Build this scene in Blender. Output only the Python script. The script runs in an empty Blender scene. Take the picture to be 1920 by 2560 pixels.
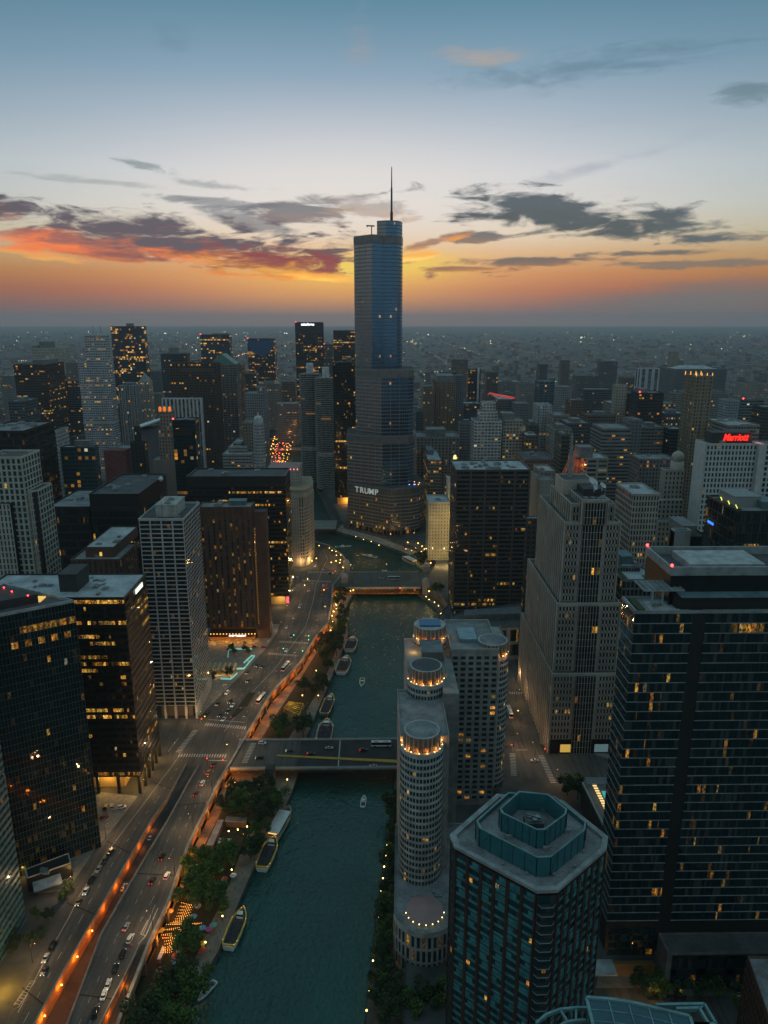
import bpy, math, random
from math import sin, cos, pi, atan, atan2, radians, sqrt
from mathutils import Vector, Matrix, Euler
from mathutils.geometry import tessellate_polygon
S = bpy.context.scene
COL = S.collection
rnd = random.Random(7)

# ---------------------------------------------------------------- camera
H, FPX, YE, VPX = 245.0, 1850.0, 800.0, 935.0       # height, focal length in photo pixels, eye level row, street vanishing column
PIT = atan((1280 - YE) / FPX)
YAW = atan((960 - VPX) / FPX * cos(PIT))
cam = bpy.data.cameras.new('camera')
cam.sensor_fit = 'VERTICAL'; cam.sensor_height = 24.0; cam.lens = FPX / 2560 * 24.0
cam.clip_start = 1.0; cam.clip_end = 120000
camo = bpy.data.objects.new('camera', cam); COL.objects.link(camo)
camo.location = (0, 0, H); camo.rotation_euler = (pi / 2 - PIT, 0, -YAW)
S.camera = camo

def ray(px, py):
    u = (px - 960) / FPX; v = (1280 - py) / FPX
    x = u; y = cos(PIT) + v * sin(PIT); z = -sin(PIT) + v * cos(PIT)
    c, s = cos(YAW), sin(YAW)
    return (c * x + s * y, -s * x + c * y, z)
def P(px, py, z=0.0):                    # the point at height z seen at a pixel of the photo
    d = ray(px, py); t = (z - H) / d[2]
    return (d[0] * t, d[1] * t)
def PD(px, py, d):                       # the point d metres out (along the streets) seen at a pixel
    r = ray(px, py); t = d / r[1]
    return (r[0] * t, d, H + r[2] * t)
def proj(x, y, z):
    c, s = cos(YAW), sin(YAW)
    X = c * x - s * y; Y = s * x + c * y; Z = z - H
    fw = Y * cos(PIT) - Z * sin(PIT); up = Y * sin(PIT) + Z * cos(PIT)
    return (960 + FPX * X / fw, 1280 - FPX * up / fw)

# ---------------------------------------------------------------- exposure, render
S.view_settings.view_transform = 'Standard'; S.view_settings.look = 'None'
S.view_settings.exposure = 0.0; S.view_settings.gamma = 1.0
S.render.engine = 'CYCLES'
cy = S.cycles
cy.max_bounces = 5; cy.diffuse_bounces = 2; cy.glossy_bounces = 3; cy.transmission_bounces = 2
cy.volume_bounces = 1; cy.transparent_max_bounces = 6
cy.caustics_reflective = False; cy.caustics_refractive = False
cy.sample_clamp_indirect = 3.0
cy.use_denoising = True

# ---------------------------------------------------------------- node helper
class NT:
    def __init__(s, tree): s.t = tree
    def node(s, typ, **kw):
        n = s.t.nodes.new(typ)
        for k, v in kw.items(): setattr(n, k, v)
        return n
    def put(s, sock, v):
        if isinstance(v, bpy.types.NodeSocket): s.t.links.new(v, sock)
        elif isinstance(v, (tuple, list)) and len(v) == 3 and sock.type == 'RGBA': sock.default_value = (*v, 1)
        else: sock.default_value = v
    def m(s, op, a, b=None, c=None, clamp=False):
        n = s.node('ShaderNodeMath', operation=op, use_clamp=clamp)
        for i, v in enumerate((a, b, c)):
            if v is not None: s.put(n.inputs[i], v)
        return n.outputs[0]
    def v(s, op, a, b=None, sc=None):
        n = s.node('ShaderNodeVectorMath', operation=op)
        s.put(n.inputs[0], a)
        if b is not None: s.put(n.inputs[1], b)
        if sc is not None: s.put(n.inputs['Scale'], sc)
        return n.outputs['Value'] if op in ('LENGTH', 'DOT_PRODUCT') else n.outputs[0]
    def mix(s, f, a, b, bt='MIX'):
        n = s.node('ShaderNodeMix', data_type='RGBA', blend_type=bt)
        s.put(n.inputs[0], f); s.put(n.inputs[6], a); s.put(n.inputs[7], b)
        return n.outputs[2]
    def smooth(s, x, a, b, lo=0.0, hi=1.0):
        n = s.node('ShaderNodeMapRange', interpolation_type='SMOOTHSTEP')
        for i, v in enumerate((x, a, b, lo, hi)): s.put(n.inputs[i], v)
        return n.outputs[0]
    def ramp(s, x, pts, interp='EASE'):
        n = s.node('ShaderNodeValToRGB'); r = n.color_ramp; r.interpolation = interp
        while len(r.elements) < len(pts): r.elements.new(0.5)
        for e, (p, c) in zip(r.elements, pts): e.position = p; e.color = (*c, 1)
        s.put(n.inputs[0], x); return n.outputs[0]
    def noise(s, vec, scale, detail=3.0, rough=0.55, dist=0.0, color=False):
        n = s.node('ShaderNodeTexNoise')
        if vec is not None: s.put(n.inputs['Vector'], vec)
        s.put(n.inputs['Scale'], scale); s.put(n.inputs['Detail'], detail)
        s.put(n.inputs['Roughness'], rough); s.put(n.inputs['Distortion'], dist)
        return n.outputs['Color' if color else 'Fac']
    def white(s, vec, color=False):
        n = s.node('ShaderNodeTexWhiteNoise', noise_dimensions='3D'); s.put(n.inputs['Vector'], vec)
        return n.outputs['Color' if color else 'Value']
    def xyz(s, x=0.0, y=0.0, z=0.0):
        n = s.node('ShaderNodeCombineXYZ')
        for i, v in enumerate((x, y, z)): s.put(n.inputs[i], v)
        return n.outputs[0]
    def sep(s, v):
        n = s.node('ShaderNodeSeparateXYZ'); s.put(n.inputs[0], v); return n.outputs

# ---------------------------------------------------------------- world: dusk sky
W = bpy.data.worlds.new('World'); S.world = W; W.use_nodes = True
nt = NT(W.node_tree); W.node_tree.nodes.clear()
tc = nt.node('ShaderNodeTexCoord').outputs['Generated']
dx, dy, dz = nt.sep(nt.v('NORMALIZE', tc))
az = nt.m('ARCTAN2', dx, dy); el = nt.m('ARCSINE', dz)
t = nt.m('SQRT', nt.m('MAXIMUM', nt.m('DIVIDE', el, pi / 2), 0.0))
def tt(deg): return sqrt(deg / 90)
west = nt.ramp(t, [(0, (.34, .17, .15)), (tt(1), (.36, .155, .12)), (tt(2.2), (.53, .175, .088)), (tt(3.3), (.66, .27, .095)), (tt(4.5), (.74, .43, .20)),
                   (tt(5.9), (.78, .64, .46)), (tt(7.6), (.74, .70, .65)), (tt(10), (.64, .66, .69)), (tt(13), (.42, .50, .59)),
                   (tt(16), (.24, .37, .49)), (tt(20), (.11, .25, .35)), (tt(45), (.21, .41, .47)), (1, (.23, .43, .49))], 'LINEAR')
east = nt.ramp(t, [(0, (.36, .365, .38)), (tt(6), (.42, .43, .45)), (tt(20), (.38, .45, .48)), (1, (.23, .43, .49))], 'LINEAR')
wf = nt.smooth(nt.m('COSINE', nt.m('SUBTRACT', az, -0.02)), -0.35, 1.0)
sky = nt.mix(wf, east, west)
side = nt.smooth(nt.m('ABSOLUTE', az), 0.12, 0.62)
sky = nt.mix(nt.m('MULTIPLY', side, 0.55), sky, (.36, .56, .60), 'MULTIPLY')
nis = nt.node('ShaderNodeTexSky', sky_type='NISHITA', sun_disc=False)
nis.sun_elevation = radians(0.5); nis.sun_rotation = radians(-3); nis.air_density = 1.5; nis.dust_density = 2.0
sky = nt.mix(1.0, sky, nt.v('SCALE', nis.outputs[0], sc=0.012), 'ADD')
cv = nt.xyz(nt.m('MULTIPLY', az, 9.0), nt.m('MULTIPLY', el, 42.0), 3.1)
n1 = nt.m('ADD', nt.m('MULTIPLY', nt.noise(cv, 1.0, 6.0, 0.60, 0.7), .72), nt.m('MULTIPLY', nt.noise(nt.xyz(nt.m('MULTIPLY', az, 26.0), nt.m('MULTIPLY', el, 95.0), 1.7), 1.0, 5.0, 0.62, 1.0), .28)); n2 = nt.noise(nt.v('ADD', cv, (7.7, 3.3, 1.0)), 2.3, 4.0, 0.6, 0.3)
def glow(px, py, sx, sy, col, k):
    global sky
    r = ray(px, py); a0 = atan2(r[0], r[1]); e0 = math.asin(r[2] / sqrt(sum(q * q for q in r)))
    d = nt.m('ADD', nt.m('POWER', nt.m('DIVIDE', nt.m('SUBTRACT', az, a0), sx / FPX), 2.0), nt.m('POWER', nt.m('DIVIDE', nt.m('SUBTRACT', el, e0), sy / FPX), 2.0))
    sky = nt.mix(nt.m('MULTIPLY', nt.m('EXPONENT', nt.m('MULTIPLY', d, -1.0)), k), sky, col)
def cloud(px, py, sx, sy, tilt, bot, top, op, soft=0.6, lit=0.0, k=2.0):
    global sky
    r = ray(px, py); a0 = atan2(r[0], r[1]); e0 = math.asin(r[2] / sqrt(sum(q * q for q in r)))
    da = nt.m('SUBTRACT', az, a0)
    de = nt.m('ADD', nt.m('SUBTRACT', el, e0), nt.m('MULTIPLY', da, tilt))
    de = nt.m('MULTIPLY', de, FPX / sy)
    d = nt.m('SQRT', nt.m('ADD', nt.m('POWER', nt.m('MULTIPLY', da, FPX / sx), 2.0), nt.m('POWER', de, 2.0)))
    f = nt.m('ADD', nt.m('SUBTRACT', 1.0, d), nt.m('MULTIPLY', nt.m('SUBTRACT', n1, 0.5), k * 2.0))
    f = nt.m('MULTIPLY', nt.smooth(f, 0.0, soft), op)
    g = nt.smooth(nt.m('ADD', de, nt.m('MULTIPLY', nt.m('SUBTRACT', n2, 0.5), 3.0)), -0.9 + lit, 0.5 + lit)
    sky = nt.mix(f, sky, nt.mix(g, bot, top))
glow(880, 500, 420, 150, (.86, .80, .74), .55)
glow(850, 695, 340, 66, (1.0, .50, .10), .8)
glow(860, 672, 120, 26, (1.0, .72, .14), .9); glow(1015, 660, 130, 30, (1.0, .68, .12), .9)
DK = (.10, .125, .14); GR = (.24, .25, .27)
for c in [(1500, 165, 420, 40, -.03, (.10, .20, .26), (.10, .20, .26), .55, 1.2), (1215, 140, 120, 20, .06, (.55, .40, .28), (.42, .36, .33), .55, .9),
          (905, 105, 50, 60, 0, (.42, .37, .36), (.30, .33, .36), .4, 1.2), (1870, 225, 80, 36, .1, (.10, .17, .21), (.10, .17, .21), .6, 1.0),
          (440, 110, 70, 40, 0, (.13, .24, .30), (.13, .24, .30), .35, 1.3),
          (1540, 402, 260, 20, -.22, (.40, .43, .50), (.40, .43, .50), .6, 1.1), (1490, 305, 140, 12, -.1, (.40, .46, .54), (.40, .46, .54), .4, 1.2),
          (341, 410, 85, 12, .10, (.26, .31, .32), (.26, .31, .32), .8), (231, 453, 180, 10, .02, (.34, .37, .38), (.34, .37, .38), .6, .8),
          (544, 465, 150, 10, .05, (.34, .35, .37), (.34, .35, .37), .65, .8), (532, 505, 140, 12, .04, GR, GR, .75), (625, 562, 150, 36, .2, (.22, .20, .21), GR, .8),
          (758, 531, 150, 30, .0, (.26, .20, .19), (.19, .19, .21), .9), (920, 525, 120, 28, .05, (.55, .36, .24), (.40, .34, .32), .7),
          (420, 598, 560, 62, .10, (1.0, .23, .05), (.12, .10, .125), .97, .5, -.35), (690, 660, 240, 46, .10, (1.0, .46, .06), (.30, .075, .07), .97, .5, -.1),
          (324, 647, 150, 13, .05, (1.0, .28, .06), (.28, .11, .10), .9), (133, 644, 120, 11, .12, (1.0, .5, .1), (1.0, .38, .1), .75),
          (800, 693, 130, 13, .05, (1.5, .80, .12), (1.2, .48, .07), .95), (1045, 640, 95, 12, -.12, (1.5, .85, .2), (1.1, .5, .1), .9), (640, 690, 150, 9, .04, (1.2, .42, .06), (.8, .25, .06), .85),
          (60, 592, 150, 26, .06, (1.0, .24, .07), (.40, .15, .12), .8),
          (1415, 536, 340, 50, .13, (.09, .105, .11), DK, .97), (1816, 598, 150, 16, .0, DK, DK, .92), (1625, 633, 200, 9, .0, (.15, .14, .13), DK, .85),
          (1336, 652, 270, 13, -.01, (.34, .17, .10), (.15, .14, .14), .9), (1741, 660, 210, 11, .0, (.2, .17, .14), (.17, .17, .16), .75),
          (1191, 595, 75, 17, -.08, (.26, .17, .13), (.14, .14, .145), .9), (1080, 608, 100, 13, -.26, (.95, .38, .08), (.36, .19, .13), .85),
          (1110, 672, 130, 8, .0, (.6, .24, .08), (.3, .15, .1), .8),
          (1790, 745, 520, 52, -.07, (.20, .17, .16), (.19, .18, .17), .85, .9, 0, .5)]:
    cloud(*c)
bg = nt.node('ShaderNodeBackground'); nt.put(bg.inputs[0], sky); bg.inputs[1].default_value = 1.0
nt.t.links.new(bg.outputs[0], nt.node('ShaderNodeOutputWorld').inputs[0])
# the sun has just gone down: one faint warm lamp from the west
sl = bpy.data.lights.new('sun', 'SUN'); sl.energy = 0.06; sl.angle = radians(8); sl.color = (1, .62, .38)
so = bpy.data.objects.new('sun', sl); COL.objects.link(so); so.location = (0, 0, 600)
so.rotation_euler = (radians(86), 0, pi + radians(3))
# ---------------------------------------------------------------- materials
MATS = {}
def newmat(name):
    m = bpy.data.materials.new(name); m.use_nodes = True; m.node_tree.nodes.clear()
    try: m.cycles.emission_sampling = 'NONE'
    except Exception: pass
    return m, NT(m.node_tree)
def out(n, sh): n.t.links.new(sh, n.node('ShaderNodeOutputMaterial').inputs[0])
def bsdf(n, col, rough=0.7, metal=0.0, em=None, es=0.0, spec=None, normal=None):
    b = n.node('ShaderNodeBsdfPrincipled')
    n.put(b.inputs['Base Color'], col); n.put(b.inputs['Roughness'], rough); n.put(b.inputs['Metallic'], metal)
    if spec is not None: n.put(b.inputs['Specular IOR Level'], spec)
    if em is not None: n.put(b.inputs['Emission Color'], em); n.put(b.inputs['Emission Strength'], es)
    if normal is not None: n.put(b.inputs['Normal'], normal)
    return b.outputs[0]
def mat(name, col, rough=0.75, metal=0.0, var=0.35, scale=0.25, spec=None, bump=0.0):
    """plain surface with weathering: two sizes of noise on the base colour"""
    if name in MATS: return MATS[name]
    m, n = newmat(name)
    geo = n.node('ShaderNodeNewGeometry').outputs['Position']
    a = n.noise(geo, scale, 4.0); b = n.noise(geo, scale * 9, 3.0)
    f = n.m('ADD', n.m('MULTIPLY', a, 0.65), n.m('MULTIPLY', b, 0.35))
    c = n.mix(n.smooth(f, 0.3, 0.7), tuple(x * (1 - var) for x in col), tuple(min(1, x * (1 + var)) for x in col))
    nm = None
    if bump:
        bn = n.node('ShaderNodeBump'); n.put(bn.inputs['Strength'], bump); n.put(bn.inputs['Height'], b); nm = bn.outputs[0]
    out(n, bsdf(n, c, rough, metal, spec=spec, normal=nm)); MATS[name] = m; return m
def emit(name, col, k, sample=False):
    if name in MATS: return MATS[name]
    m, n = newmat(name)
    if sample: m.cycles.emission_sampling = 'AUTO'
    out(n, bsdf(n, tuple(min(1, c * .8) for c in col), 0.5, em=col, es=k)); MATS[name] = m; return m

def lit_colour(n, h):
    return n.ramp(h, [(0, (1, .30, .03)), (.5, (1, .50, .055)), (.86, (1, .64, .15)), (.95, (1, .82, .5)), (.99, (.75, .95, .9)), (1, (.35, .55, 1))], 'LINEAR')

def glass(name, tint=(.008, .014, .016), pane=1.5, k=1.0, tilt=0.012, rough=0.05, spec=0.4, blinds_and_reflections=.10):
    """window glass: every pane of the window decides for itself whether its room is lit (attribute win: r share of lit panes, g brightness, b seed)"""
    if name in MATS: return MATS[name]
    m, n = newmat(name)
    a = n.node('ShaderNodeAttribute', attribute_name='win').outputs['Color']
    r, g, b = n.sep(a)
    uv = n.node('ShaderNodeUVMap').outputs[0]
    u, v, _ = n.sep(uv)
    orr = n.node('ShaderNodeObjectInfo').outputs['Random']
    iu = n.m('FLOOR', n.m('DIVIDE', u, pane))
    cell = n.xyz(iu, n.m('MULTIPLY', b, 913.0), n.m('MULTIPLY', orr, 517.0))
    wc = n.white(cell, True); w1, w2, w3 = n.sep(wc)
    lit = n.m('LESS_THAN', w1, r)
    room = n.noise(n.xyz(n.m('MULTIPLY', n.m('ADD', u, n.m('MULTIPLY', b, 91.0)), 1.6), v, n.m('MULTIPLY', orr, 37.0)), 0.8, 4.0, 0.65)
    e = n.m('MULTIPLY', n.m('MULTIPLY', n.m('ADD', 0.15, n.m('POWER', w2, 2.0)), g), n.smooth(room, 0.36, 0.66, 0.08, 1.9))
    e = n.m('ADD', n.m('MULTIPLY', lit, n.m('MULTIPLY', e, .50 * k)), 0.0)
    hue = n.m('ADD', n.m('MULTIPLY', w3, 0.75), n.m('MULTIPLY', b, 0.25))
    geo = n.node('ShaderNodeNewGeometry')
    nv = n.v('NORMALIZE', n.v('ADD', geo.outputs['Normal'], n.v('SCALE', n.v('SUBTRACT', wc, (.5, .5, .5)), sc=tilt)))
    col = n.mix(n.m('MULTIPLY', w2, 0.6), tint, tuple(x * 2.2 for x in tint))
    pale_pane = n.m('MULTIPLY', n.m('LESS_THAN', w3, blinds_and_reflections), n.m('SUBTRACT', 1.0, lit))
    col = n.mix(n.m('MULTIPLY', pale_pane, 0.6), col, (.07, .075, .07))
    out(n, bsdf(n, col, rough, 0.0, lit_colour(n, hue), e, spec, nv)); MATS[name] = m; return m

def facade_group():
    g = bpy.data.node_groups.new('facade', 'ShaderNodeTree')
    def inp(nm, typ, d):
        s = g.interface.new_socket(nm, in_out='INPUT', socket_type=typ); s.default_value = d
    inp('Wall', 'NodeSocketColor', (.3, .3, .3, 1)); inp('Glass', 'NodeSocketColor', (.015, .02, .025, 1))
    inp('FW', 'NodeSocketFloat', .6); inp('FH', 'NodeSocketFloat', .55); inp('Lit', 'NodeSocketFloat', .12)
    inp('Power', 'NodeSocketFloat', 1.0); inp('Seed', 'NodeSocketFloat', 0.0); inp('Shine', 'NodeSocketFloat', .12); inp('Metal', 'NodeSocketFloat', 0.0)
    g.interface.new_socket('BSDF', in_out='OUTPUT', socket_type='NodeSocketShader')
    n = NT(g); I = n.node('NodeGroupInput').outputs
    u, v, _ = n.sep(n.node('ShaderNodeUVMap').outputs[0])
    fu = n.m('ABSOLUTE', n.m('SUBTRACT', n.m('FRACT', u), .5)); fv = n.m('ABSOLUTE', n.m('SUBTRACT', n.m('FRACT', v), .5))
    win = n.m('MULTIPLY', n.m('LESS_THAN', fu, n.m('MULTIPLY', I['FW'], .5)), n.m('LESS_THAN', fv, n.m('MULTIPLY', I['FH'], .5)))
    iu, iv = n.m('FLOOR', u), n.m('FLOOR', v)
    nrm = n.sep(n.node('ShaderNodeNewGeometry').outputs['True Normal'])
    sd = n.m('ADD', I['Seed'], n.m('MULTIPLY', n.m('ROUND', nrm[0]), 11.0))
    wc = n.white(n.xyz(iu, iv, sd), True); w1, w2, w3 = n.sep(wc)
    row = n.white(n.xyz(17.0, iv, sd)); blk = n.white(n.xyz(n.m('FLOOR', n.m('DIVIDE', u, 5.0)), iv, n.m('ADD', sd, 3.0)))
    p = n.m('MULTIPLY', I['Lit'], n.m('ADD', .22, n.m('ADD', n.m('MULTIPLY', n.m('GREATER_THAN', blk, .84), 2.4), n.m('MULTIPLY', n.m('GREATER_THAN', row, .94), 3.0))))
    lit = n.m('MULTIPLY', n.m('LESS_THAN', w1, p), win)
    e = n.m('MULTIPLY', lit, n.m('MULTIPLY', I['Power'], n.m('ADD', .06, n.m('MULTIPLY', w2, n.m('MULTIPLY', w2, .62)))))
    pos = n.node('ShaderNodeNewGeometry').outputs['Position']
    st = n.noise(n.v('MULTIPLY', pos, (.05, .05, .015)), 1.0, 4.0)
    wall = n.mix(1.0, I['Wall'], n.ramp(st, [(.3, (.75, .75, .75)), (.7, (1.1, 1.1, 1.1))], 'LINEAR'), 'MULTIPLY')
    gl = n.mix(n.m('MULTIPLY', w3, .7), I['Glass'], n.mix(.5, I['Glass'], wall))
    col = n.mix(win, wall, gl)
    rough = n.m('SUBTRACT', .8, n.m('MULTIPLY', win, n.m('SUBTRACT', .8, I['Shine'])))
    nv = n.v('NORMALIZE', n.v('ADD', n.node('ShaderNodeNewGeometry').outputs['Normal'], n.v('SCALE', n.v('SUBTRACT', wc, (.5, .5, .5)), sc=n.m('MULTIPLY', win, .02))))
    b = bsdf(n, col, rough, n.m('MULTIPLY', win, I['Metal']), lit_colour(n, n.m('MULTIPLY', w3, .97)), e, None, nv)
    g.links.new(b, n.node('NodeGroupOutput').inputs[0]); return g
FG = facade_group(); FSEED = [0]
def facade(wall, gl=(.012, .018, .022), fw=.6, fh=.55, lit=.12, power=1.0, shine=.12, metal=0.0):
    FSEED[0] += 1
    m, n = newmat('facade'); gn = n.node('ShaderNodeGroup'); gn.node_tree = FG
    for k, v in (('Wall', wall), ('Glass', gl), ('FW', fw), ('FH', fh), ('Lit', lit), ('Power', power), ('Seed', FSEED[0] * 1.37), ('Shine', shine), ('Metal', metal)):
        gn.inputs[k].default_value = (*v, 1) if isinstance(v, tuple) else v
    out(n, gn.outputs[0]); return m

# ---------------------------------------------------------------- mesh building
class MB:
    def __init__(s): s.v = []; s.f = []; s.uv = []; s.w = []; s.mi = []; s.cur = 0
    def face(s, pts, uv=None, w=(0, 0, 0)):
        i = len(s.v); s.v.extend(pts); s.f.append(tuple(range(i, i + len(pts)))); s.mi.append(s.cur)
        s.uv.append(uv or [(0, 0)] * len(pts)); s.w.append(w); return s
    def wall(s, a, b, z0, z1, nu=None, nv=None, w=(0, 0, 0)):
        """vertical quad from a to b as seen from outside (a left, b right), uv in cells or metres"""
        L = math.hypot(b[0] - a[0], b[1] - a[1]); nu = L if nu is None else nu; nv = (z1 - z0) if nv is None else nv
        return s.face([(a[0], a[1], z0), (b[0], b[1], z0), (b[0], b[1], z1), (a[0], a[1], z1)], [(0, 0), (nu, 0), (nu, nv), (0, nv)], w)
    def box(s, x0, x1, y0, y1, z0, z1):
        return s.prism([(x0, y0), (x1, y0), (x1, y1), (x0, y1)], z0, z1)
    def prism(s, poly, z0, z1, top=True, bottom=True, scale=1.0):
        n = len(poly); cx = sum(p[0] for p in poly) / n; cy_ = sum(p[1] for p in poly) / n
        tp = [(cx + (x - cx) * scale, cy_ + (y - cy_) * scale) for x, y in poly]
        for i in range(n):
            a, b, c, d = poly[i], poly[(i + 1) % n], tp[(i + 1) % n], tp[i]
            s.face([(*a, z0), (*b, z0), (*c, z1), (*d, z1)])
        if top: s.face([(*p, z1) for p in tp])
        if bottom: s.face([(*p, z0) for p in reversed(poly)])
        return s
    def cyl(s, x, y, r, z0, z1, n=16, r1=None, top=True):
        r1 = r if r1 is None else r1
        for i in range(n):
            a, b = 2 * pi * i / n, 2 * pi * (i + 1) / n
            s.face([(x + r * cos(a), y + r * sin(a), z0), (x + r * cos(b), y + r * sin(b), z0), (x + r1 * cos(b), y + r1 * sin(b), z1), (x + r1 * cos(a), y + r1 * sin(a), z1)])
        if top and r1 > 0: s.face([(x + r1 * cos(2 * pi * i / n), y + r1 * sin(2 * pi * i / n), z1) for i in range(n)])
        return s
    def bar(s, a, b, wd, ht=None):
        """box beam between two points"""
        a, b = Vector(a), Vector(b); ht = ht or wd; d = (b - a).normalized()
        u = d.cross(Vector((0, 0, 1)));  u = Vector((1, 0, 0)) if u.length < 1e-4 else u.normalized()
        w = u.cross(d); u *= wd / 2; w *= ht / 2
        q = [a - u - w, a + u - w, a + u + w, a - u + w]; r = [p + (b - a) for p in q]
        for i in range(4): s.face([q[i], q[(i + 1) % 4], r[(i + 1) % 4], r[i]])
        s.face(list(reversed(q))); s.face(r); return s
    def sphere(s, c, r, n=8, m=5, sz=1.0, lo=-1.0):
        for j in range(m):
            a0 = pi / 2 * lo + (pi / 2 - pi / 2 * lo) * j / m; a1 = pi / 2 * lo + (pi / 2 - pi / 2 * lo) * (j + 1) / m
            for i in range(n):
                b0, b1 = 2 * pi * i / n, 2 * pi * (i + 1) / n
                q = [(c[0] + r * cos(a) * cos(b), c[1] + r * cos(a) * sin(b), c[2] + r * sz * sin(a)) for a, b in ((a0, b0), (a0, b1), (a1, b1), (a1, b0))]
                s.face(q[:3] if j == m - 1 else q)
        return s
    def loft(s, rings, cap=True):
        for q, r in zip(rings, rings[1:]):
            for i in range(len(q)): s.face([q[i], q[(i + 1) % len(q)], r[(i + 1) % len(q)], r[i]])
        if cap: s.face(list(reversed(rings[0]))); s.face(rings[-1])
        return s
    def poly(s, pts, z, holes=()):
        loops = [[Vector((x, y, 0)) for x, y in pts]] + [[Vector((x, y, 0)) for x, y in h] for h in holes]
        flat = [p for l in loops for p in l]
        for t3 in tessellate_polygon(loops):
            q = [flat[i] for i in t3]
            if (q[1] - q[0]).cross(q[2] - q[0]).z < 0: q.reverse()
            s.face([(p.x, p.y, z) for p in q])
        return s
    def mesh(s, name, mats, org=(0, 0, 0), smooth=False):
        me = bpy.data.meshes.new(name)
        ox, oy, oz = org
        me.from_pydata([(p[0] - ox, p[1] - oy, p[2] - oz) for p in s.v], [], s.f)
        for m in (mats if isinstance(mats, (list, tuple)) else [mats]): me.materials.append(m)
        if any(s.mi): me.polygons.foreach_set('material_index', s.mi)
        ul = me.uv_layers.new(name='UVMap')
        ul.data.foreach_set('uv', [c for f in s.uv for p in f for c in p])
        if any(w != (0, 0, 0) for w in s.w):
            at = me.color_attributes.new('win', 'FLOAT_COLOR', 'CORNER')
            at.data.foreach_set('color', [c for f, w in zip(s.f, s.w) for _ in f for c in (*w, 1)])
        if smooth:
            import bmesh
            bm = bmesh.new(); bm.from_mesh(me); bmesh.ops.remove_doubles(bm, verts=bm.verts, dist=1e-4); bm.to_mesh(me); bm.free()
            me.polygons.foreach_set('use_smooth', [True] * len(me.polygons))
        me.update(); return me
    def build(s, name, mats, parent=None, smooth=False):
        org = tuple(parent.location) if parent else (0, 0, 0)
        if parent and parent.parent: org = tuple(Vector(org) + parent.parent.location)
        o = bpy.data.objects.new(name, s.mesh(name, mats, org, smooth)); COL.objects.link(o)
        if parent: o.parent = parent
        return o
def tag(o, label=None, cat=None, group=None, kind=None):
    if label: o['label'] = label
    if cat: o['category'] = cat
    if group: o['group'] = group
    if kind: o['kind'] = kind
    return o
def thing(name, label, cat, loc=(0, 0, 0), rz=0.0, group=None):
    o = bpy.data.objects.new(name, None); COL.objects.link(o); o.empty_display_size = 1.0
    o.location = loc; o.rotation_euler = (0, 0, rz); return tag(o, label, cat, group)
def struct(name, mb, mats, smooth=False): return tag(mb.build(name, mats, None, smooth), kind='structure')
def dup(root, loc, rz=0.0, label=None, group=None, sc=None):
    r = root.copy(); COL.objects.link(r); r.location = loc; r.rotation_euler = (0, 0, rz)
    if sc is not None: r.scale = (sc, sc, sc)
    if label: r['label'] = label
    if group: r['group'] = group
    for ch in list(root.children):
        c = ch.copy(); COL.objects.link(c); c.parent = r
        for gch in list(ch.children):
            d = gch.copy(); COL.objects.link(d); d.parent = c
    return r
def rect(x0, x1, y0, y1): return [(x0, y0), (x1, y0), (x1, y1), (x0, y1)]

# stone, metal, glass shared by many buildings
C_STONE = (.30, .285, .26); C_CREAM = (.42, .39, .33); C_GREY = (.20, .205, .21); C_BROWN = (.075, .045, .033); C_DARK = (.012, .013, .014); C_WHITE = (.55, .56, .56)
ROOF = lambda: mat('gravel_roof', (.20, .20, .205), .9, var=.45, scale=.12)
ROOFL = lambda: mat('pale_roof', (.36, .37, .39), .85, var=.4, scale=.09)
ROOFD = lambda: mat('dark_roof', (.07, .07, .075), .9, var=.4, scale=.1)
METAL = lambda: mat('steel', (.25, .26, .27), .45, .8, var=.2)
PLANT = lambda: mat('plant_unit', (.22, .23, .24), .6, .3, var=.3)

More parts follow.
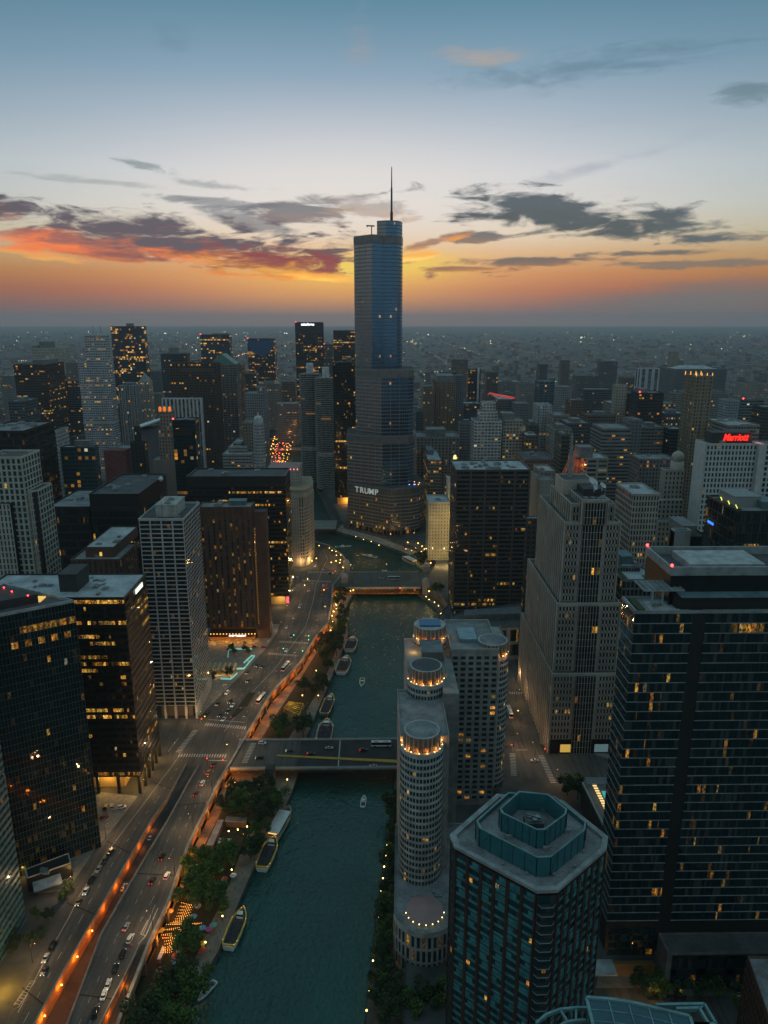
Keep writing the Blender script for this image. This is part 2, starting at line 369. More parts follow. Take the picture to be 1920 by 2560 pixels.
# ---------------------------------------------------------------- building kit
class Bld:
    """one building: an Empty at its foot, walls, roof and windows as its children"""
    def __init__(s, name, label, cat, x, y, z=0.0, group=None):
        s.r = thing(name, label, cat, (x, y, z), 0, group); s.win = []; s.frame = MB(); s.seed = rnd.random()
        s.rng = random.Random(int(s.seed * 1e6))
    def part(s, name, mb, m, smooth=False): return mb.build(name, m, s.r, smooth)
    def lattice(s, a, b, z0, z1, nb, nf, pier=.9, span=1.3, dp=.45, ds=.25, lit=.1, rowp=.12, ribbon=False, skip=None, litrow=(), top=None, G=1.0):
        """piers and spandrels standing proud of the plane a-b, with a window in every opening"""
        ax, ay = a; L = math.hypot(b[0] - ax, b[1] - ay); ux, uy = (b[0] - ax) / L, (b[1] - ay) / L; nx, ny = uy, -ux
        def pt(u, d): return (ax + ux * u + nx * d, ay + uy * u + ny * d)
        def slab(u0, u1, d, za, zb):
            p, q, r_, t_ = pt(u0, 0), pt(u1, 0), pt(u1, d), pt(u0, d)
            s.frame.prism([t_, r_, q, p], za, zb)
        bw = L / nb; fh = (z1 - z0) / nf
        if dp > 0:
            for i in range(nb + 1):
                c = i * bw; slab(max(0, c - pier / 2), min(L, c + pier / 2), dp, z0, z1)
        if ds > 0:
            for j in range(nf + 1):
                zz = z0 + j * fh; slab(0.0, L, ds, max(z0, zz - span * .45), min(z1 - .003, zz + span * .55))
        for j in range(nf):
            hot = s.rng.random() < rowp or j in litrow; r0 = s.rng.random() * .8; r1 = r0 + s.rng.uniform(.15, .7)
            for i in ([0] if ribbon else range(nb)):
                if skip and skip(i, j): continue
                u0 = (pier / 2 if not ribbon else 0) + i * bw; u1 = L if ribbon else (i + 1) * bw - pier / 2
                za = z0 + j * fh + span * .55; zb = z0 + (j + 1) * fh - span * .45
                p = (lit * .8 * s.rng.random() ** 2 if not hot else min(.85, lit * 2.0 + .4))
                if hot and not ribbon and not (r0 <= (i + .5) / nb <= r1): p = lit * .4
                if j in litrow: p = .95
                p0, p1 = pt(u0, .06), pt(u1, .06)
                s.win.append((p0, p1, za, zb, (p, G * (.7 + .6 * s.rng.random()) * (1.5 if hot else 1.0), s.rng.random())))
    def finish(s, glassm, wallm, n=100, name='window', frame='frame'):
        if s.frame.f: s.frame.build(frame, wallm, s.r)
        if not s.win: return
        cx, cy_, cz = 0, 0, H
        def size(w):
            (x0, y0), (x1, y1), za, zb, _ = w
            mx, my, mz = (x0 + x1) / 2, (y0 + y1) / 2, (za + zb) / 2
            L = math.hypot(x1 - x0, y1 - y0); nx, ny = (y1 - y0) / L, -(x1 - x0) / L
            D = Vector((cx - mx, cy_ - my, cz - mz)); d = D.length
            fac = (D.x * nx + D.y * ny) / d
            if fac <= 0: return -1
            px, py = proj(mx, my, mz)
            if not (0 <= px <= 1920 and 0 <= py <= 2560): return -.5
            return L * (zb - za) * fac / d ** 2 * (1 + .6 * max(0, mz) / 100)
        ws = sorted(s.win, key=size, reverse=True)
        good = [w for w in ws if size(w) > 0]
        n = min(n, len(good)); cache = {}
        if len(ws) <= 110: n = len(ws)
        for w in ws[:n]:
            p0, p1, za, zb, at = w
            L = math.hypot(p1[0] - p0[0], p1[1] - p0[1])
            key = (round(L, 2), round(zb - za, 2), min(9, int(at[0] * 10)), int(at[1] * 3), int(at[2] * 2))
            if key not in cache:
                mb = MB(); mb.wall((-L / 2, 0), (L / 2, 0), 0, zb - za, w=at); cache[key] = mb.mesh(name, glassm)
            o = bpy.data.objects.new(name, cache[key]); COL.objects.link(o); o.parent = s.r
            rl = s.r.location
            o.location = ((p0[0] + p1[0]) / 2 - rl.x, (p0[1] + p1[1]) / 2 - rl.y, za - rl.z)
            o.rotation_euler = (0, 0, atan2(p1[1] - p0[1], p1[0] - p0[0]))
        if n < len(ws):
            mb = MB()
            for p0, p1, za, zb, at in ws[n:]: mb.wall(p0, p1, za, zb, w=at)
            tag(mb.build(name, glassm, s.r), kind='stuff')
    def roof(s, poly, z, par=1.0, th=.5, m=None, pm=None, deck=True):
        """roof deck inside a parapet"""
        cx = sum(p[0] for p in poly) / len(poly); cy_ = sum(p[1] for p in poly) / len(poly)
        R = max(math.hypot(p[0] - cx, p[1] - cy_) for p in poly)
        k = 1 - th * 1.5 / R
        inn = [(cx + (x - cx) * k, cy_ + (y - cy_) * k) for x, y in poly]
        if deck: s.part('roof', MB().poly(poly, z + .05), m or ROOF())
        mb = MB(); n = len(poly)
        for i in range(n):
            a, b, c, d = poly[i], poly[(i + 1) % n], inn[(i + 1) % n], inn[i]
            mb.prism([a, b, c, d], z, z + par)
        s.part('parapet', mb, pm or mat('parapet', (.22, .225, .23), .8))
    def pent(s, x0, x1, y0, y1, z0, h, m=None, name='penthouse'):
        mb = MB().box(x0, x1, y0, y1, z0, z0 + h); mb.box(x0 - .3, x1 + .3, y0 - .3, y1 + .3, z0 + h, z0 + h + .5)
        return s.part(name, mb, m or mat('penthouse', (.16, .165, .17), .8))
    def units(s, x0, x1, y0, y1, z, n, big=1.0):
        """small plant on a roof: boxes, fans and pipes"""
        for _ in range(n):
            x, y = s.rng.uniform(x0, x1), s.rng.uniform(y0, y1); a, b, h = [s.rng.uniform(.9, 3.2) * big for _ in range(3)]
            mb = MB().box(x - a, x + a, y - b, y + b, z, z + h * .7)
            if a > 1.2: mb.cyl(x, y, min(a, b) * .7, z + h * .7, z + h * .7 + .4, 10)
            s.part('rooftop_unit', mb, PLANT())

def solve_back(x, d, z, pxb):
    """how far back a side wall runs, from the photo column where its top ends"""
    y = d
    while y < d + 200:
        q = proj(x, y, z)[0]
        if (x < 0 and q >= pxb) or (x > 0 and q <= pxb): break
        y += 1.0
    return max(6.0, y - d)

def B(name, label, xl, xr, yt, d, back=None, dep=30.0, cat='skyscraper', wall=C_GREY, fl=3.9, bay=3.4, fw=.6, fh=.5, lit=.10, power=1.0,
      gl=(.012, .018, .022), roof=None, pent=(), z0=0.0, tiers=(), ribs=0, shine=.12, par=1.2, group=None, crown=None, units=2, flat=None, beacon=False):
    """a tower placed by the photo columns and row of its front top edge at distance d (a building in the middle or far distance)"""
    (xa, _, z), (xb, _, zz) = PD(xl, yt, d), PD(xr, yt, d); z = (z + zz) / 2
    if back is not None: dep = solve_back(xb if xb < 0 else xa, d, z, back)
    b = Bld(name, label, cat, (xa + xb) / 2, d + dep / 2, z0, group)
    fm = facade(wall, gl, fw, fh, lit, power, shine); wm = mat('wall_%.2f_%.2f_%.2f' % wall, wall, .8)
    W_ = xb - xa
    def shaft(x0, x1, y0, y1, za, zb, nm='wall'):
        mb = MB(); pl = rect(x0, x1, y0, y1); nf = max(1, round((zb - za) / fl))
        for i in range(4):
            p, q = pl[i], pl[(i + 1) % 4]; L = math.hypot(p[0] - q[0], p[1] - q[1])
            mb.wall(p, q, za, zb, max(1, round(L / bay)), nf)
        b.part(nm, mb, fm)
        if ribs:
            rb = MB(); k = max(2, round((x1 - x0) / ribs))
            for i in range(k + 1):
                x = x0 + (x1 - x0) * i / k; rb.box(x - .45, x + .45, y0 - .6, y0, za, zb + .6)
            k = max(2, round((y1 - y0) / ribs))
            for xs, o in ((x0, -1), (x1, 1)):
                for i in range(k + 1):
                    y = y0 + (y1 - y0) * i / k; rb.box(min(xs, xs + .6 * o), max(xs, xs + .6 * o), y - .45, y + .45, za, zb + .6)
            b.part('pier', rb, wm)
    shaft(xa, xb, d, d + dep, z0, z)
    b.roof(rect(xa - .15, xb + .15, d - .15, d + dep + .15), z, par, .5, roof or ROOF(), wm)
    top = z
    for i, (f0, f1, g0, g1, h) in enumerate(tiers):           # setbacks above the shaft, as fractions of the plan
        x0, x1, y0, y1 = xa + W_ * f0, xa + W_ * f1, d + dep * g0, d + dep * g1
        shaft(x0, x1, y0, y1, top, top + h, 'upper_wall'); b.roof(rect(x0 - .1, x1 + .1, y0 - .1, y1 + .1), top + h, .9, .4, roof or ROOF(), wm); top += h
    for f0, f1, g0, g1, h in pent: b.pent(xa + W_ * f0, xa + W_ * f1, d + dep * g0, d + dep * g1, top + .06, h)
    if units and not pent: b.units(xa + W_ * .2, xb - W_ * .2, d + dep * .2, d + dep * .8, top + .06, units)
    if beacon: b.part('beacon', MB().sphere((xa + 1, d + 1, top + 2), .9, 8, 6).cyl(xa + 1, d + 1, .15, top, top + 1.5, 6), emit('red_beacon', (1, .03, .03), 12))
    b.x0, b.x1, b.y0, b.y1, b.z = xa, xb, d, d + dep, top
    return b
# ---------------------------------------------------------------- ground, river, quays
ZW = -9.0; ZQ = -6.4                                  # water level, lower river walk
deckR = [(-62, -300)] + [P(*q) for q in [(297, 2560), (374, 2361), (419, 2264), (469, 2121), (552, 1949), (577, 1909), (613, 1847), (678, 1735), (751, 1659), (787, 1598), (821, 1558), (829, 1510), (832, 1465), (850, 1443),
         (872, 1412), (856, 1388), (822, 1364), (785, 1354), (775, 1318), (735, 1250), (690, 1200), (672, 1130), (676, 1067)]]
bankR = [(-18, -300)] + [P(px, py, ZW) for px, py in [(913, 2560), (926, 2433), (940, 2306), (957, 2171), (975, 2047), (1001, 1857), (1015, 1741), (1032, 1596), (1097, 1537), (1077, 1511), (1041, 1487),
         (1073, 1431), (1063, 1412), (1000, 1383), (933, 1359), (836, 1332), (826, 1300), (800, 1240), (768, 1190), (766, 1130), (768, 1067)]]
bankR[8] = (bankR[8][0] + 2, bankR[8][1])
def off(pl, d):                                       # shift a bank line sideways (to the right of travel)
    r = []
    for i, p in enumerate(pl):
        a, b = pl[max(0, i - 1)], pl[min(len(pl) - 1, i + 1)]; L = math.hypot(b[0] - a[0], b[1] - a[1]) or 1
        r.append((p[0] + (b[1] - a[1]) / L * d, p[1] - (b[0] - a[0]) / L * d))
    return r
landR = [(x + w, y) for (x, y), w in zip(bankR, [14, 14, 14, 13, 13, 12, 11, 11, 12, 8, 9, 6, 7, 9, 9, 12, 12, 10, 6, 8, 8, 8])]
bankL = [(-52, -300)] + [P(px, py, ZW) for px, py in [(440, 2600), (467, 2537), (506, 2460), (544, 2398), (610, 2240), (649, 2151), (699, 2063), (730, 1993), (748, 1935), (769, 1847), (823, 1717), (845, 1663), (870, 1595), (867, 1518), (886, 1486)]]
hole = deckR + landR[::-1]
# open ramps cut into the Wacker deck
tL = [(465, 1912), (418, 1999), (380, 2050), (295, 2195), (250, 2273), (169, 2412), (87, 2560), (-30, 2760)]
tR = [(497, 1914), (470, 1960), (419, 2053), (362, 2147), (318, 2222), (253, 2337), (169, 2560), (80, 2760)]
rL = [(351, 2361), (318, 2430), (295, 2475), (247, 2570), (160, 2740)]
rR = [(373, 2361), (345, 2434), (330, 2472), (294, 2570), (220, 2740)]
TL, TR, RL, RR = [[P(*q) for q in l] for l in (tL, tR, rL, rR)]
RR = [(x, y) for x, y in RR]
trench, ramp2 = TL + TR[::-1], RL + RR[::-1]
def landmat():
    m, n = newmat('city_ground'); pos = n.node('ShaderNodeNewGeometry').outputs['Position']
    x, y, z = n.sep(pos)
    a = n.noise(pos, .004, 5.0); b = n.noise(pos, .06, 4.0)
    f = n.m('ADD', n.m('MULTIPLY', a, .6), n.m('MULTIPLY', b, .4))
    c = n.ramp(f, [(.35, (.020, .032, .026)), (.47, (.050, .052, .050)), (.55, (.085, .085, .085)), (.68, (.15, .148, .145))], 'LINEAR')
    gx = n.m('LESS_THAN', n.m('ABSOLUTE', n.m('SUBTRACT', n.m('FRACT', n.m('DIVIDE', x, 120.0)), .5)), .06)
    gy = n.m('LESS_THAN', n.m('ABSOLUTE', n.m('SUBTRACT', n.m('FRACT', n.m('DIVIDE', y, 105.0)), .5)), .06)
    far = n.m('GREATER_THAN', y, 900.0)
    c = n.mix(n.m('MULTIPLY', n.m('MAXIMUM', gx, gy), far), c, (.06, .055, .05))
    out(n, bsdf(n, c, .9)); return m
LAND = landmat()
G = 30000.0
struct('ground', MB().poly([(-G, -3000), (G, -3000), (G, G), (-G, G)], 0, [hole, trench, ramp2]), LAND)
def sidewall(pl, z0, z1, flip=False):
    mb = MB()
    for a, b in zip(pl, pl[1:]): mb.wall(*((b, a) if flip else (a, b)), z0, z1)
    return mb
def watermat():
    m, n = newmat('river_water'); pos = n.node('ShaderNodeNewGeometry').outputs['Position']
    w1 = n.noise(n.v('MULTIPLY', pos, (1, .55, 1)), .16, 3.0, .55, .8); w2 = n.noise(n.v('ADD', n.v('MULTIPLY', pos, (1, .7, 1)), (31, 7, 0)), .62, 4.0, .6, .5); w3 = n.noise(pos, .03, 3.0)
    h = n.m('ADD', n.m('MULTIPLY', w1, .8), n.m('MULTIPLY', w2, .6))
    bn = n.node('ShaderNodeBump'); n.put(bn.inputs['Strength'], 1.0); n.put(bn.inputs['Distance'], .9); n.put(bn.inputs['Height'], h)
    c = n.mix(n.smooth(w3, .3, .7), (.0008, .044, .036), (.0015, .060, .049))
    out(n, bsdf(n, c, n.m('ADD', .10, n.m('MULTIPLY', w3, .12)), 0, normal=bn.outputs[0], spec=.5)); return m
struct('river_water', MB().poly([(-500, -310), (150, -310), (150, 2000), (-500, 2000)], ZW), watermat())
CONC = mat('concrete', (.23, .22, .20), .85, var=.35, scale=.3); CONCD = mat('dark_concrete', (.11, .105, .10), .9, var=.4, scale=.2)
PAVE = mat('pavement', (.20, .185, .165), .9, var=.3, scale=.35)
def asphalt():
    m, n = newmat('asphalt'); pos = n.node('ShaderNodeNewGeometry').outputs['Position']
    a = n.noise(n.v('MULTIPLY', pos, (.55, .03, 1)), 1.0, 4.0, .6); b = n.noise(pos, .9, 3.0); c = n.noise(n.v('MULTIPLY', pos, (.06, .05, 1)), 1.0, 2.0)
    f = n.m('ADD', n.m('MULTIPLY', a, .5), n.m('ADD', n.m('MULTIPLY', b, .2), n.m('MULTIPLY', c, .3)))
    out(n, bsdf(n, n.ramp(f, [(.36, (.045, .043, .042)), (.5, (.085, .080, .075)), (.64, (.125, .117, .108))], 'LINEAR'), .85, spec=.3)); return m
ASPH = asphalt(); ASPHD = mat('fresh_asphalt', (.022, .022, .023), .8, var=.5, scale=.12)
PAINT = mat('road_paint', (.40, .39, .37), .7, var=.3, scale=1.5)
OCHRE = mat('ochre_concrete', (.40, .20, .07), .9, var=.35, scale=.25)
quayL = deckR[:15] + [bankL[-1]] + bankL[:-1][::-1]
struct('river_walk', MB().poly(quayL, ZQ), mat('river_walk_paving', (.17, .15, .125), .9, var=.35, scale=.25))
tag(sidewall(bankL, ZW - 2, ZQ + .5, True).build('quay_wall', CONCD), 'low concrete quay wall along the left bank of the river', 'quay wall')
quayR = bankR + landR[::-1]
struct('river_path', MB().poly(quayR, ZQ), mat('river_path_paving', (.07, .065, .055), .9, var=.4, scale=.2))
tag(sidewall(bankR, ZW - 2, ZQ + .4).build('quay_wall', CONCD), 'dark quay wall along the right bank of the river', 'quay wall')
tag(sidewall(landR, ZQ - 3, .9, False).build('retaining_wall', CONCD), 'dark retaining wall above the right bank river path', 'retaining wall')

# --- Wacker Drive: lower level wall with lit bays, deck edge and parapet
w = thing('retaining_wall', 'ochre lower level road wall glowing orange between piers beside the river walk', 'retaining wall', (deckR[5][0], deckR[5][1], ZQ))
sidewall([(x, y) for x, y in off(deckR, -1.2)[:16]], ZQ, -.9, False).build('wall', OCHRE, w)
mb = MB(); pr = MB()
def along(pl, step, start=0.0):
    """points every step metres along a line, with direction"""
    acc = start; r = []
    for a, b in zip(pl, pl[1:]):
        L = math.hypot(b[0] - a[0], b[1] - a[1])
        while acc < L:
            r.append((a[0] + (b[0] - a[0]) * acc / L, a[1] + (b[1] - a[1]) * acc / L, (b[0] - a[0]) / L, (b[1] - a[1]) / L)); acc += step
        acc -= L
    return r
for x, y, ux, uy in along(deckR[1:14], 13.5):
    if y < 640: mb.prism([(x - ux * .8 - uy * .9, y - uy * .8 + ux * .9), (x + ux * .8 - uy * .9, y + uy * .8 + ux * .9), (x + ux * .8 + uy * .9, y + uy * .8 - ux * .9), (x - ux * .8 + uy * .9, y - uy * .8 - ux * .9)][::-1], ZQ, -.9)
mb.build('pier', CONCD, w)
d2 = off(deckR, .5); d3 = off(deckR, -.8)
for i in range(len(deckR) - 2):
    pr.prism([d3[i], d3[i + 1], d2[i + 1], d2[i]][::-1], -.9, 1.1)
pr.build('parapet', CONC, w)
BED = mat('planting_soil', (.018, .022, .012), .95, var=.6, scale=.8)
for pts in ([(305, 2560), (385, 2380), (440, 2260), (500, 2135), (565, 2005), (650, 2005), (610, 2110), (565, 2230), (510, 2345), (465, 2450), (430, 2560)], [(645, 1860), (695, 1780), (755, 1690), (805, 1610), (838, 1560), (852, 1560), (846, 1610), (815, 1690), (768, 1775), (715, 1855)]):
    struct('planting_bed', MB().poly([P(*q, ZQ) for q in pts], ZQ + .03), BED)
# --- ramps
def ramp(Lp, Rp, zs, nm, label, m):
    t_ = thing(nm, label, 'ramp', (Lp[0][0], Lp[0][1], 0))
    a, lw, rw = MB(), MB(), MB()
    for i in range(len(Lp) - 1):
        z0, z1 = zs[i], zs[i + 1]
        a.face([(*Lp[i], z0), (*Rp[i], z0), (*Rp[i + 1], z1), (*Lp[i + 1], z1)][::-1])
        lw.face([(*Lp[i + 1], z1), (*Lp[i], z0), (*Lp[i], 0), (*Lp[i + 1], 0)]); rw.face([(*Rp[i], z0), (*Rp[i + 1], z1), (*Rp[i + 1], 0), (*Rp[i], 0)])
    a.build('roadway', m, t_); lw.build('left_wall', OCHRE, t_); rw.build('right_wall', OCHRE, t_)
    p = MB()
    for pl, s in ((Lp, -1), (Rp, 1)):
        o1, o2 = off(pl, .25), off(pl, -.25)
        for i in range(len(pl) - 1): p.prism([o1[i], o1[i + 1], o2[i + 1], o2[i]], 0.004, .95)
    p.build('parapet', CONC, t_); return t_
ramp(TL, TR, [0, -1.6, -3, -5.5, -6.2, -6.2, -6.2, -6.2], 'ramp', 'long open ramp sinking between the two carriageways with glowing orange wall', mat('ramp_asphalt', (.045, .042, .04), .85, var=.5, scale=.12))
ramp(RL, RR, [0, -2, -3.5, -5.6, -6], 'ramp', 'second narrow black ramp sinking beside the river edge of the road', ASPHD)
# --- roads
def strip(name, lp, rp, z, m):
    mb = MB()
    for i in range(len(lp) - 1): mb.face([(*lp[i], z), (*rp[i], z), (*rp[i + 1], z), (*lp[i + 1], z)])
    return struct(name, mb, m)
curbL = [P(*q) for q in [(-60, 2700), (30, 2520), (110, 2362), (150, 2290), (181, 2225), (250, 2120), (289, 2077), (355, 1990), (442, 1883)]]
lcar = [P(*q) for q in [(-30, 2762), (87, 2562), (169, 2414), (235, 2302), (250, 2275), (294, 2197), (378, 2052), (417, 2001), (464, 1914)]]
strip('road', curbL, [(x - .3, y) for x, y in lcar], .02, ASPH)
rin = [P(*q) for q in [(80, 2760), (169, 2560), (253, 2337), (318, 2222), (362, 2147), (419, 2053), (470, 1960), (497, 1914)]]
ro = off(deckR, -3.2)
rout = [P(*q) for q in [(220, 2740), (292, 2560), (374, 2361), (411, 2264), (461, 2121), (498, 2046), (540, 1953), (560, 1914)]]
rout[0] = RL[4]; rout[1] = (RL[3][0] - .3, RL[3][1]); rout[2] = (RL[0][0] + 1, RL[0][1] + 2)
strip('road', [(x + .3, y) for x, y in rin], rout, .02, ASPH)
up_l = [P(*q) for q in [(442, 1883), (505, 1806), (560, 1745), (620, 1681), (671, 1627), (700, 1585), (730, 1502), (744, 1460), (752, 1428), (786, 1402), (800, 1378)]]
up_r = [P(*q) for q in [(568, 1905), (603, 1847), (668, 1735), (740, 1659), (776, 1598), (808, 1556), (820, 1508), (824, 1462), (842, 1430), (842, 1394), (815, 1370)]]
up_l.insert(1, P(480, 1835)); up_r.insert(1, P(588, 1872))
strip('road', [P(465, 1912), *up_l[0:]], [P(560, 1914), *up_r[0:]], .02, ASPH)
strip('cross_street', [P(300, 1830), P(470, 1770)], [P(360, 1985), P(455, 1893)], .03, ASPH)
# Columbus Drive over the river and on to the right
CY0, CY1 = P(700, 1922)[1], P(718, 1850)[1]
strip('road', [(deckR[7][0] - 2, CY1), (landR[6][0] + 2, CY1)], [(deckR[6][0] - 2, CY0), (landR[6][0] + 2, CY0)], .05, ASPH)
strip('road', [(landR[6][0], CY1 + 2), (330, CY1 + 6)], [(landR[6][0], CY0 - 8), (330, CY0 - 22)], .02, ASPH)
NX0, NX1 = P(1278, 1800)[0], P(1350, 1800)[0]
strip('side_street', [(NX0, CY1), (NX0, 640)], [(NX1, CY1), (NX1, 640)], .025, ASPH)
strip('side_street', [P(1530, 2440), P(1930, 2440)], [P(1440, 2640), P(1930, 2640)], .025, ASPH)
strip('side_street', [P(1325, 1420), P(1290, 1520)], [P(1352, 1420), P(1340, 1520)], .03, ASPH)
# Michigan Avenue
MY0, MY1 = P(900, 1470)[1], P(900, 1432)[1]
strip('road', [(P(830, 1440)[0] - 30, MY1 + 2), (bankR[11][0] + 30, MY1)], [(P(830, 1460)[0] - 30, MY0 - 2), (bankR[11][0] + 30, MY0)], .04, ASPH)
strip('road', [(60, MY1 + 3), (280, MY1 + 3)], [(60, MY0), (280, MY0)], .02, ASPH)
# paved plazas beside the road
struct('pavement', MB().poly([P(*q) for q in [(100, 2060), (250, 1980), (345, 1990), (280, 2075), (240, 2120), (170, 2225), (90, 2235)]], .015), PAVE)
struct('pavement', MB().poly([P(*q) for q in [(480, 1560), (700, 1560), (690, 1585), (660, 1627), (610, 1680), (500, 1790), (480, 1700)]], .015), PAVE)
struct('pavement', MB().poly([P(*q) for q in [(1340, 1690), (1360, 1690), (1440, 1870), (1530, 1900), (1530, 1880), (1350, 1860)]], .03), PAVE)
struct('pavement', MB().poly([P(*q) for q in [(1500, 2420), (1930, 2420), (1930, 2470), (1490, 2470)]], .03), PAVE)
struct('lawn', MB().poly([P(*q) for q in [(1310, 1490), (1345, 1490), (1345, 1515), (1305, 1515)]], .05), mat('lawn', (.035, .075, .02), .95, var=.4))
# --- markings
pm = MB()
def line(pl, wd=.18, dash=0.0, gap=0.0, z=.055):
    for a, b in zip(pl, pl[1:]):
        L = math.hypot(b[0] - a[0], b[1] - a[1]); ux, uy = (b[0] - a[0]) / L, (b[1] - a[1]) / L; s = 0.0
        while s < L:
            e = min(L, s + (dash or L))
            p, q = (a[0] + ux * s, a[1] + uy * s), (a[0] + ux * e, a[1] + uy * e)
            pm.face([(p[0] + uy * wd, p[1] - ux * wd, z), (q[0] + uy * wd, q[1] - ux * wd, z), (q[0] - uy * wd, q[1] + ux * wd, z), (p[0] - uy * wd, p[1] + ux * wd, z)][::1])
            s = e + gap
            if not dash: break
def zebra(a, b, wd=1.6, step=1.5, z=.06):
    """ladder crossing from a to b (photo pixels)"""
    a, b = P(*a), P(*b); L = math.hypot(b[0] - a[0], b[1] - a[1]); ux, uy = (b[0] - a[0]) / L, (b[1] - a[1]) / L
    s = 0.0
    while s < L:
        c = (a[0] + ux * s, a[1] + uy * s)
        line([(c[0] - uy * wd, c[1] + ux * wd), (c[0] + uy * wd, c[1] - ux * wd)], .3, z=z); s += step
def mid(l, r, f): return [(a[0] + (b[0] - a[0]) * f, a[1] + (b[1] - a[1]) * f) for a, b in zip(l, r)]
line(mid(rin, rout, .36), .09, 2.5, 6.5); line(mid(rin, rout, .68), .09, 2.5, 6.5)
line(mid(curbL[1:], lcar[1:], .27), .13); line(mid(curbL, lcar, .62), .10, 2.5, 6)
for f in (.22, .40, .78, .9): line(mid(up_l[2:], up_r[2:], f), .09, 2.5, 6.5)
line(mid(up_l[2:], up_r[2:], .58), .15)
zebra((515, 1811), (615, 1820)); zebra((448, 1888), (568, 1890)); zebra((446, 1880), (490, 1824)); zebra((700, 1604), (770, 1608)); zebra((672, 1634), (748, 1640))
zebra((612, 1906), (634, 1858)); zebra((772, 1430), (836, 1432)); zebra((758, 1452), (828, 1454))
zebra((1281, 1885), (1285, 1940)); zebra((1353, 1890), (1385, 1960)); zebra((1275, 1732), (1305, 1733))
line([P(520, 1901), P(568, 1902)], .25); line([P(522, 1799), P(612, 1806)], .25); line([P(420, 1880), P(445, 1846)], .15)
line([P(395, 2270), P(364, 2340), P(346, 2360)], .2); line([P(388, 2262), P(358, 2335)], .12); line([P(370, 2300), P(352, 2335), P(364, 2340)], .2); line([P(1290, 1875), P(1318, 1875)], .2)
hx = [P(*q) for q in [(45, 2520), (88, 2453), (78, 2453), (33, 2515), (45, 2520)]]; line(hx, .12)
for i in range(9): line([(hx[0][0] + (hx[1][0] - hx[0][0]) * i / 9, hx[0][1] + (hx[1][1] - hx[0][1]) * i / 9), (hx[3][0] + (hx[2][0] - hx[3][0]) * i / 9, hx[3][1] + (hx[2][1] - hx[3][1]) * i / 9)], .1)
for q in [(650, 1450), (745, 1460)]: pass
struct('road_marking', pm, PAINT)
pm = MB()
for i, f in ((1, .3), (3, .5), (5, .4), (7, .3)):
    for lp, rp in ((curbL, lcar), (rin, rout)):
        if i + 1 < min(len(lp), len(rp)): line([tuple(lp[i][k] + (lp[i + 1][k] - lp[i][k]) * f for k in (0, 1)), tuple(rp[i][k] + (rp[i + 1][k] - rp[i][k]) * f for k in (0, 1))], .28)
for i, f in ((3, .4), (5, .2), (6, .7), (8, .5)): line([tuple(up_l[i][k] + (up_l[i + 1][k] - up_l[i][k]) * f for k in (0, 1)), tuple(up_r[i][k] + (up_r[i + 1][k] - up_r[i][k]) * f for k in (0, 1))], .25)
struct('road_joint', pm, mat('joint_rubber', (.015, .015, .016), .9))
isl = MB()
for pts in ([(594, 1768), (622, 1731), (639, 1732), (618, 1767)], [(575, 1797), (592, 1771), (611, 1773), (585, 1794)]): isl.poly([P(*q) for q in pts], .12)
struct('road_median', isl, mat('planted_median', (.02, .018, .012), .95, var=.5, scale=.8))

# ---------------------------------------------------------------- far city: thousands of blocks fading into the haze
fm1 = facade((.13, .125, .125), fw=.55, fh=.5, lit=.05, power=1.6); fm2 = facade((.22, .21, .20), fw=.5, fh=.5, lit=.04, power=1.6)
mb = MB(); R2 = random.Random(3)
def sprawl_box(x, y, a, b, h):
    pl = rect(x - a, x + a, y - b, y + b); mb.cur = 0 if R2.random() < .6 else 1
    for i in range(4): mb.wall(pl[i], pl[(i + 1) % 4], 0, h, round(2 * a / 4) + 1, round(h / 3.6) + 1)
    mb.cur = 2 if R2.random() < .6 else 3; mb.face([(*p, h) for p in pl]); mb.cur = 0
for _ in range(9500):
    y = 1250 * math.exp(R2.random() * 2.45); x = R2.uniform(-.62, .62) * y
    gx = round(x / 30) * 30 + R2.uniform(-3, 3); gy = round(y / 26.25) * 26.25 + R2.uniform(-3, 3)
    if abs(gx % 120 - 60) < 12 or abs(gy % 105 - 52) < 11: continue
    if gy < 1900 and -360 < gx < -80: continue
    big = R2.random(); h = R2.uniform(5, 9) if big < .75 else R2.uniform(12, 28) if big < .985 else R2.uniform(30, 55) * (1.0 if y < 4000 else .6)
    s = 1.0 if y < 4000 else 1.5
    sprawl_box(gx, gy, R2.uniform(6, 13) * s, R2.uniform(6, 12) * s, h)
tag(mb.build('far_city', [fm1, fm2, ROOF(), ROOFD()]), 'low city blocks spreading flat to the horizon and fading into the haze', 'city', kind='stuff')
lt = MB()
for i in range(1000):
    y = 1500 * math.exp(R2.random() ** .8 * 2.35); x = R2.uniform(-.58, .58) * y; k = R2.random()
    lt.cur = 0 if k < .45 else 1 if k < .8 else 2 if k < .93 else 3
    r = y / 3700 * (.4 + R2.random() ** 4 * 1.5); n = 1 if R2.random() < .9 else 4
    for j in range(n): lt.sphere((x + j * 22 * R2.random(), y + R2.uniform(-10, 10), 9 + r), r, 4, 2)
for i in range(60):                                   # long straight streets running off west
    for xx, n_ in ((-880, 3),): 
        y = 2600 + i * 55; lt.cur = 0 if i % 3 else 3; lt.sphere((xx - (y - 2600) * .02 + R2.uniform(-9, 9), y, 8), y / 3000, 4, 2)
for i in range(70):
    y = 1500 + i * 32; lt.cur = 3 if R2.random() < .7 else 0; lt.sphere((75 + (y - 1500) * .006 + R2.uniform(-5, 5), y, 5), y / 2600, 4, 2)
for sx in (-1750, -1330, -950, -620, 420, 760, 1180, 1650, 2300):
    y = 1500 + R2.uniform(0, 200)
    while y < 9000:
        lt.cur = 4 if R2.random() < .8 else 0; lt.sphere((sx + R2.uniform(-4, 4), y, 8), y / 5200, 4, 2); y += 60 + y * .018
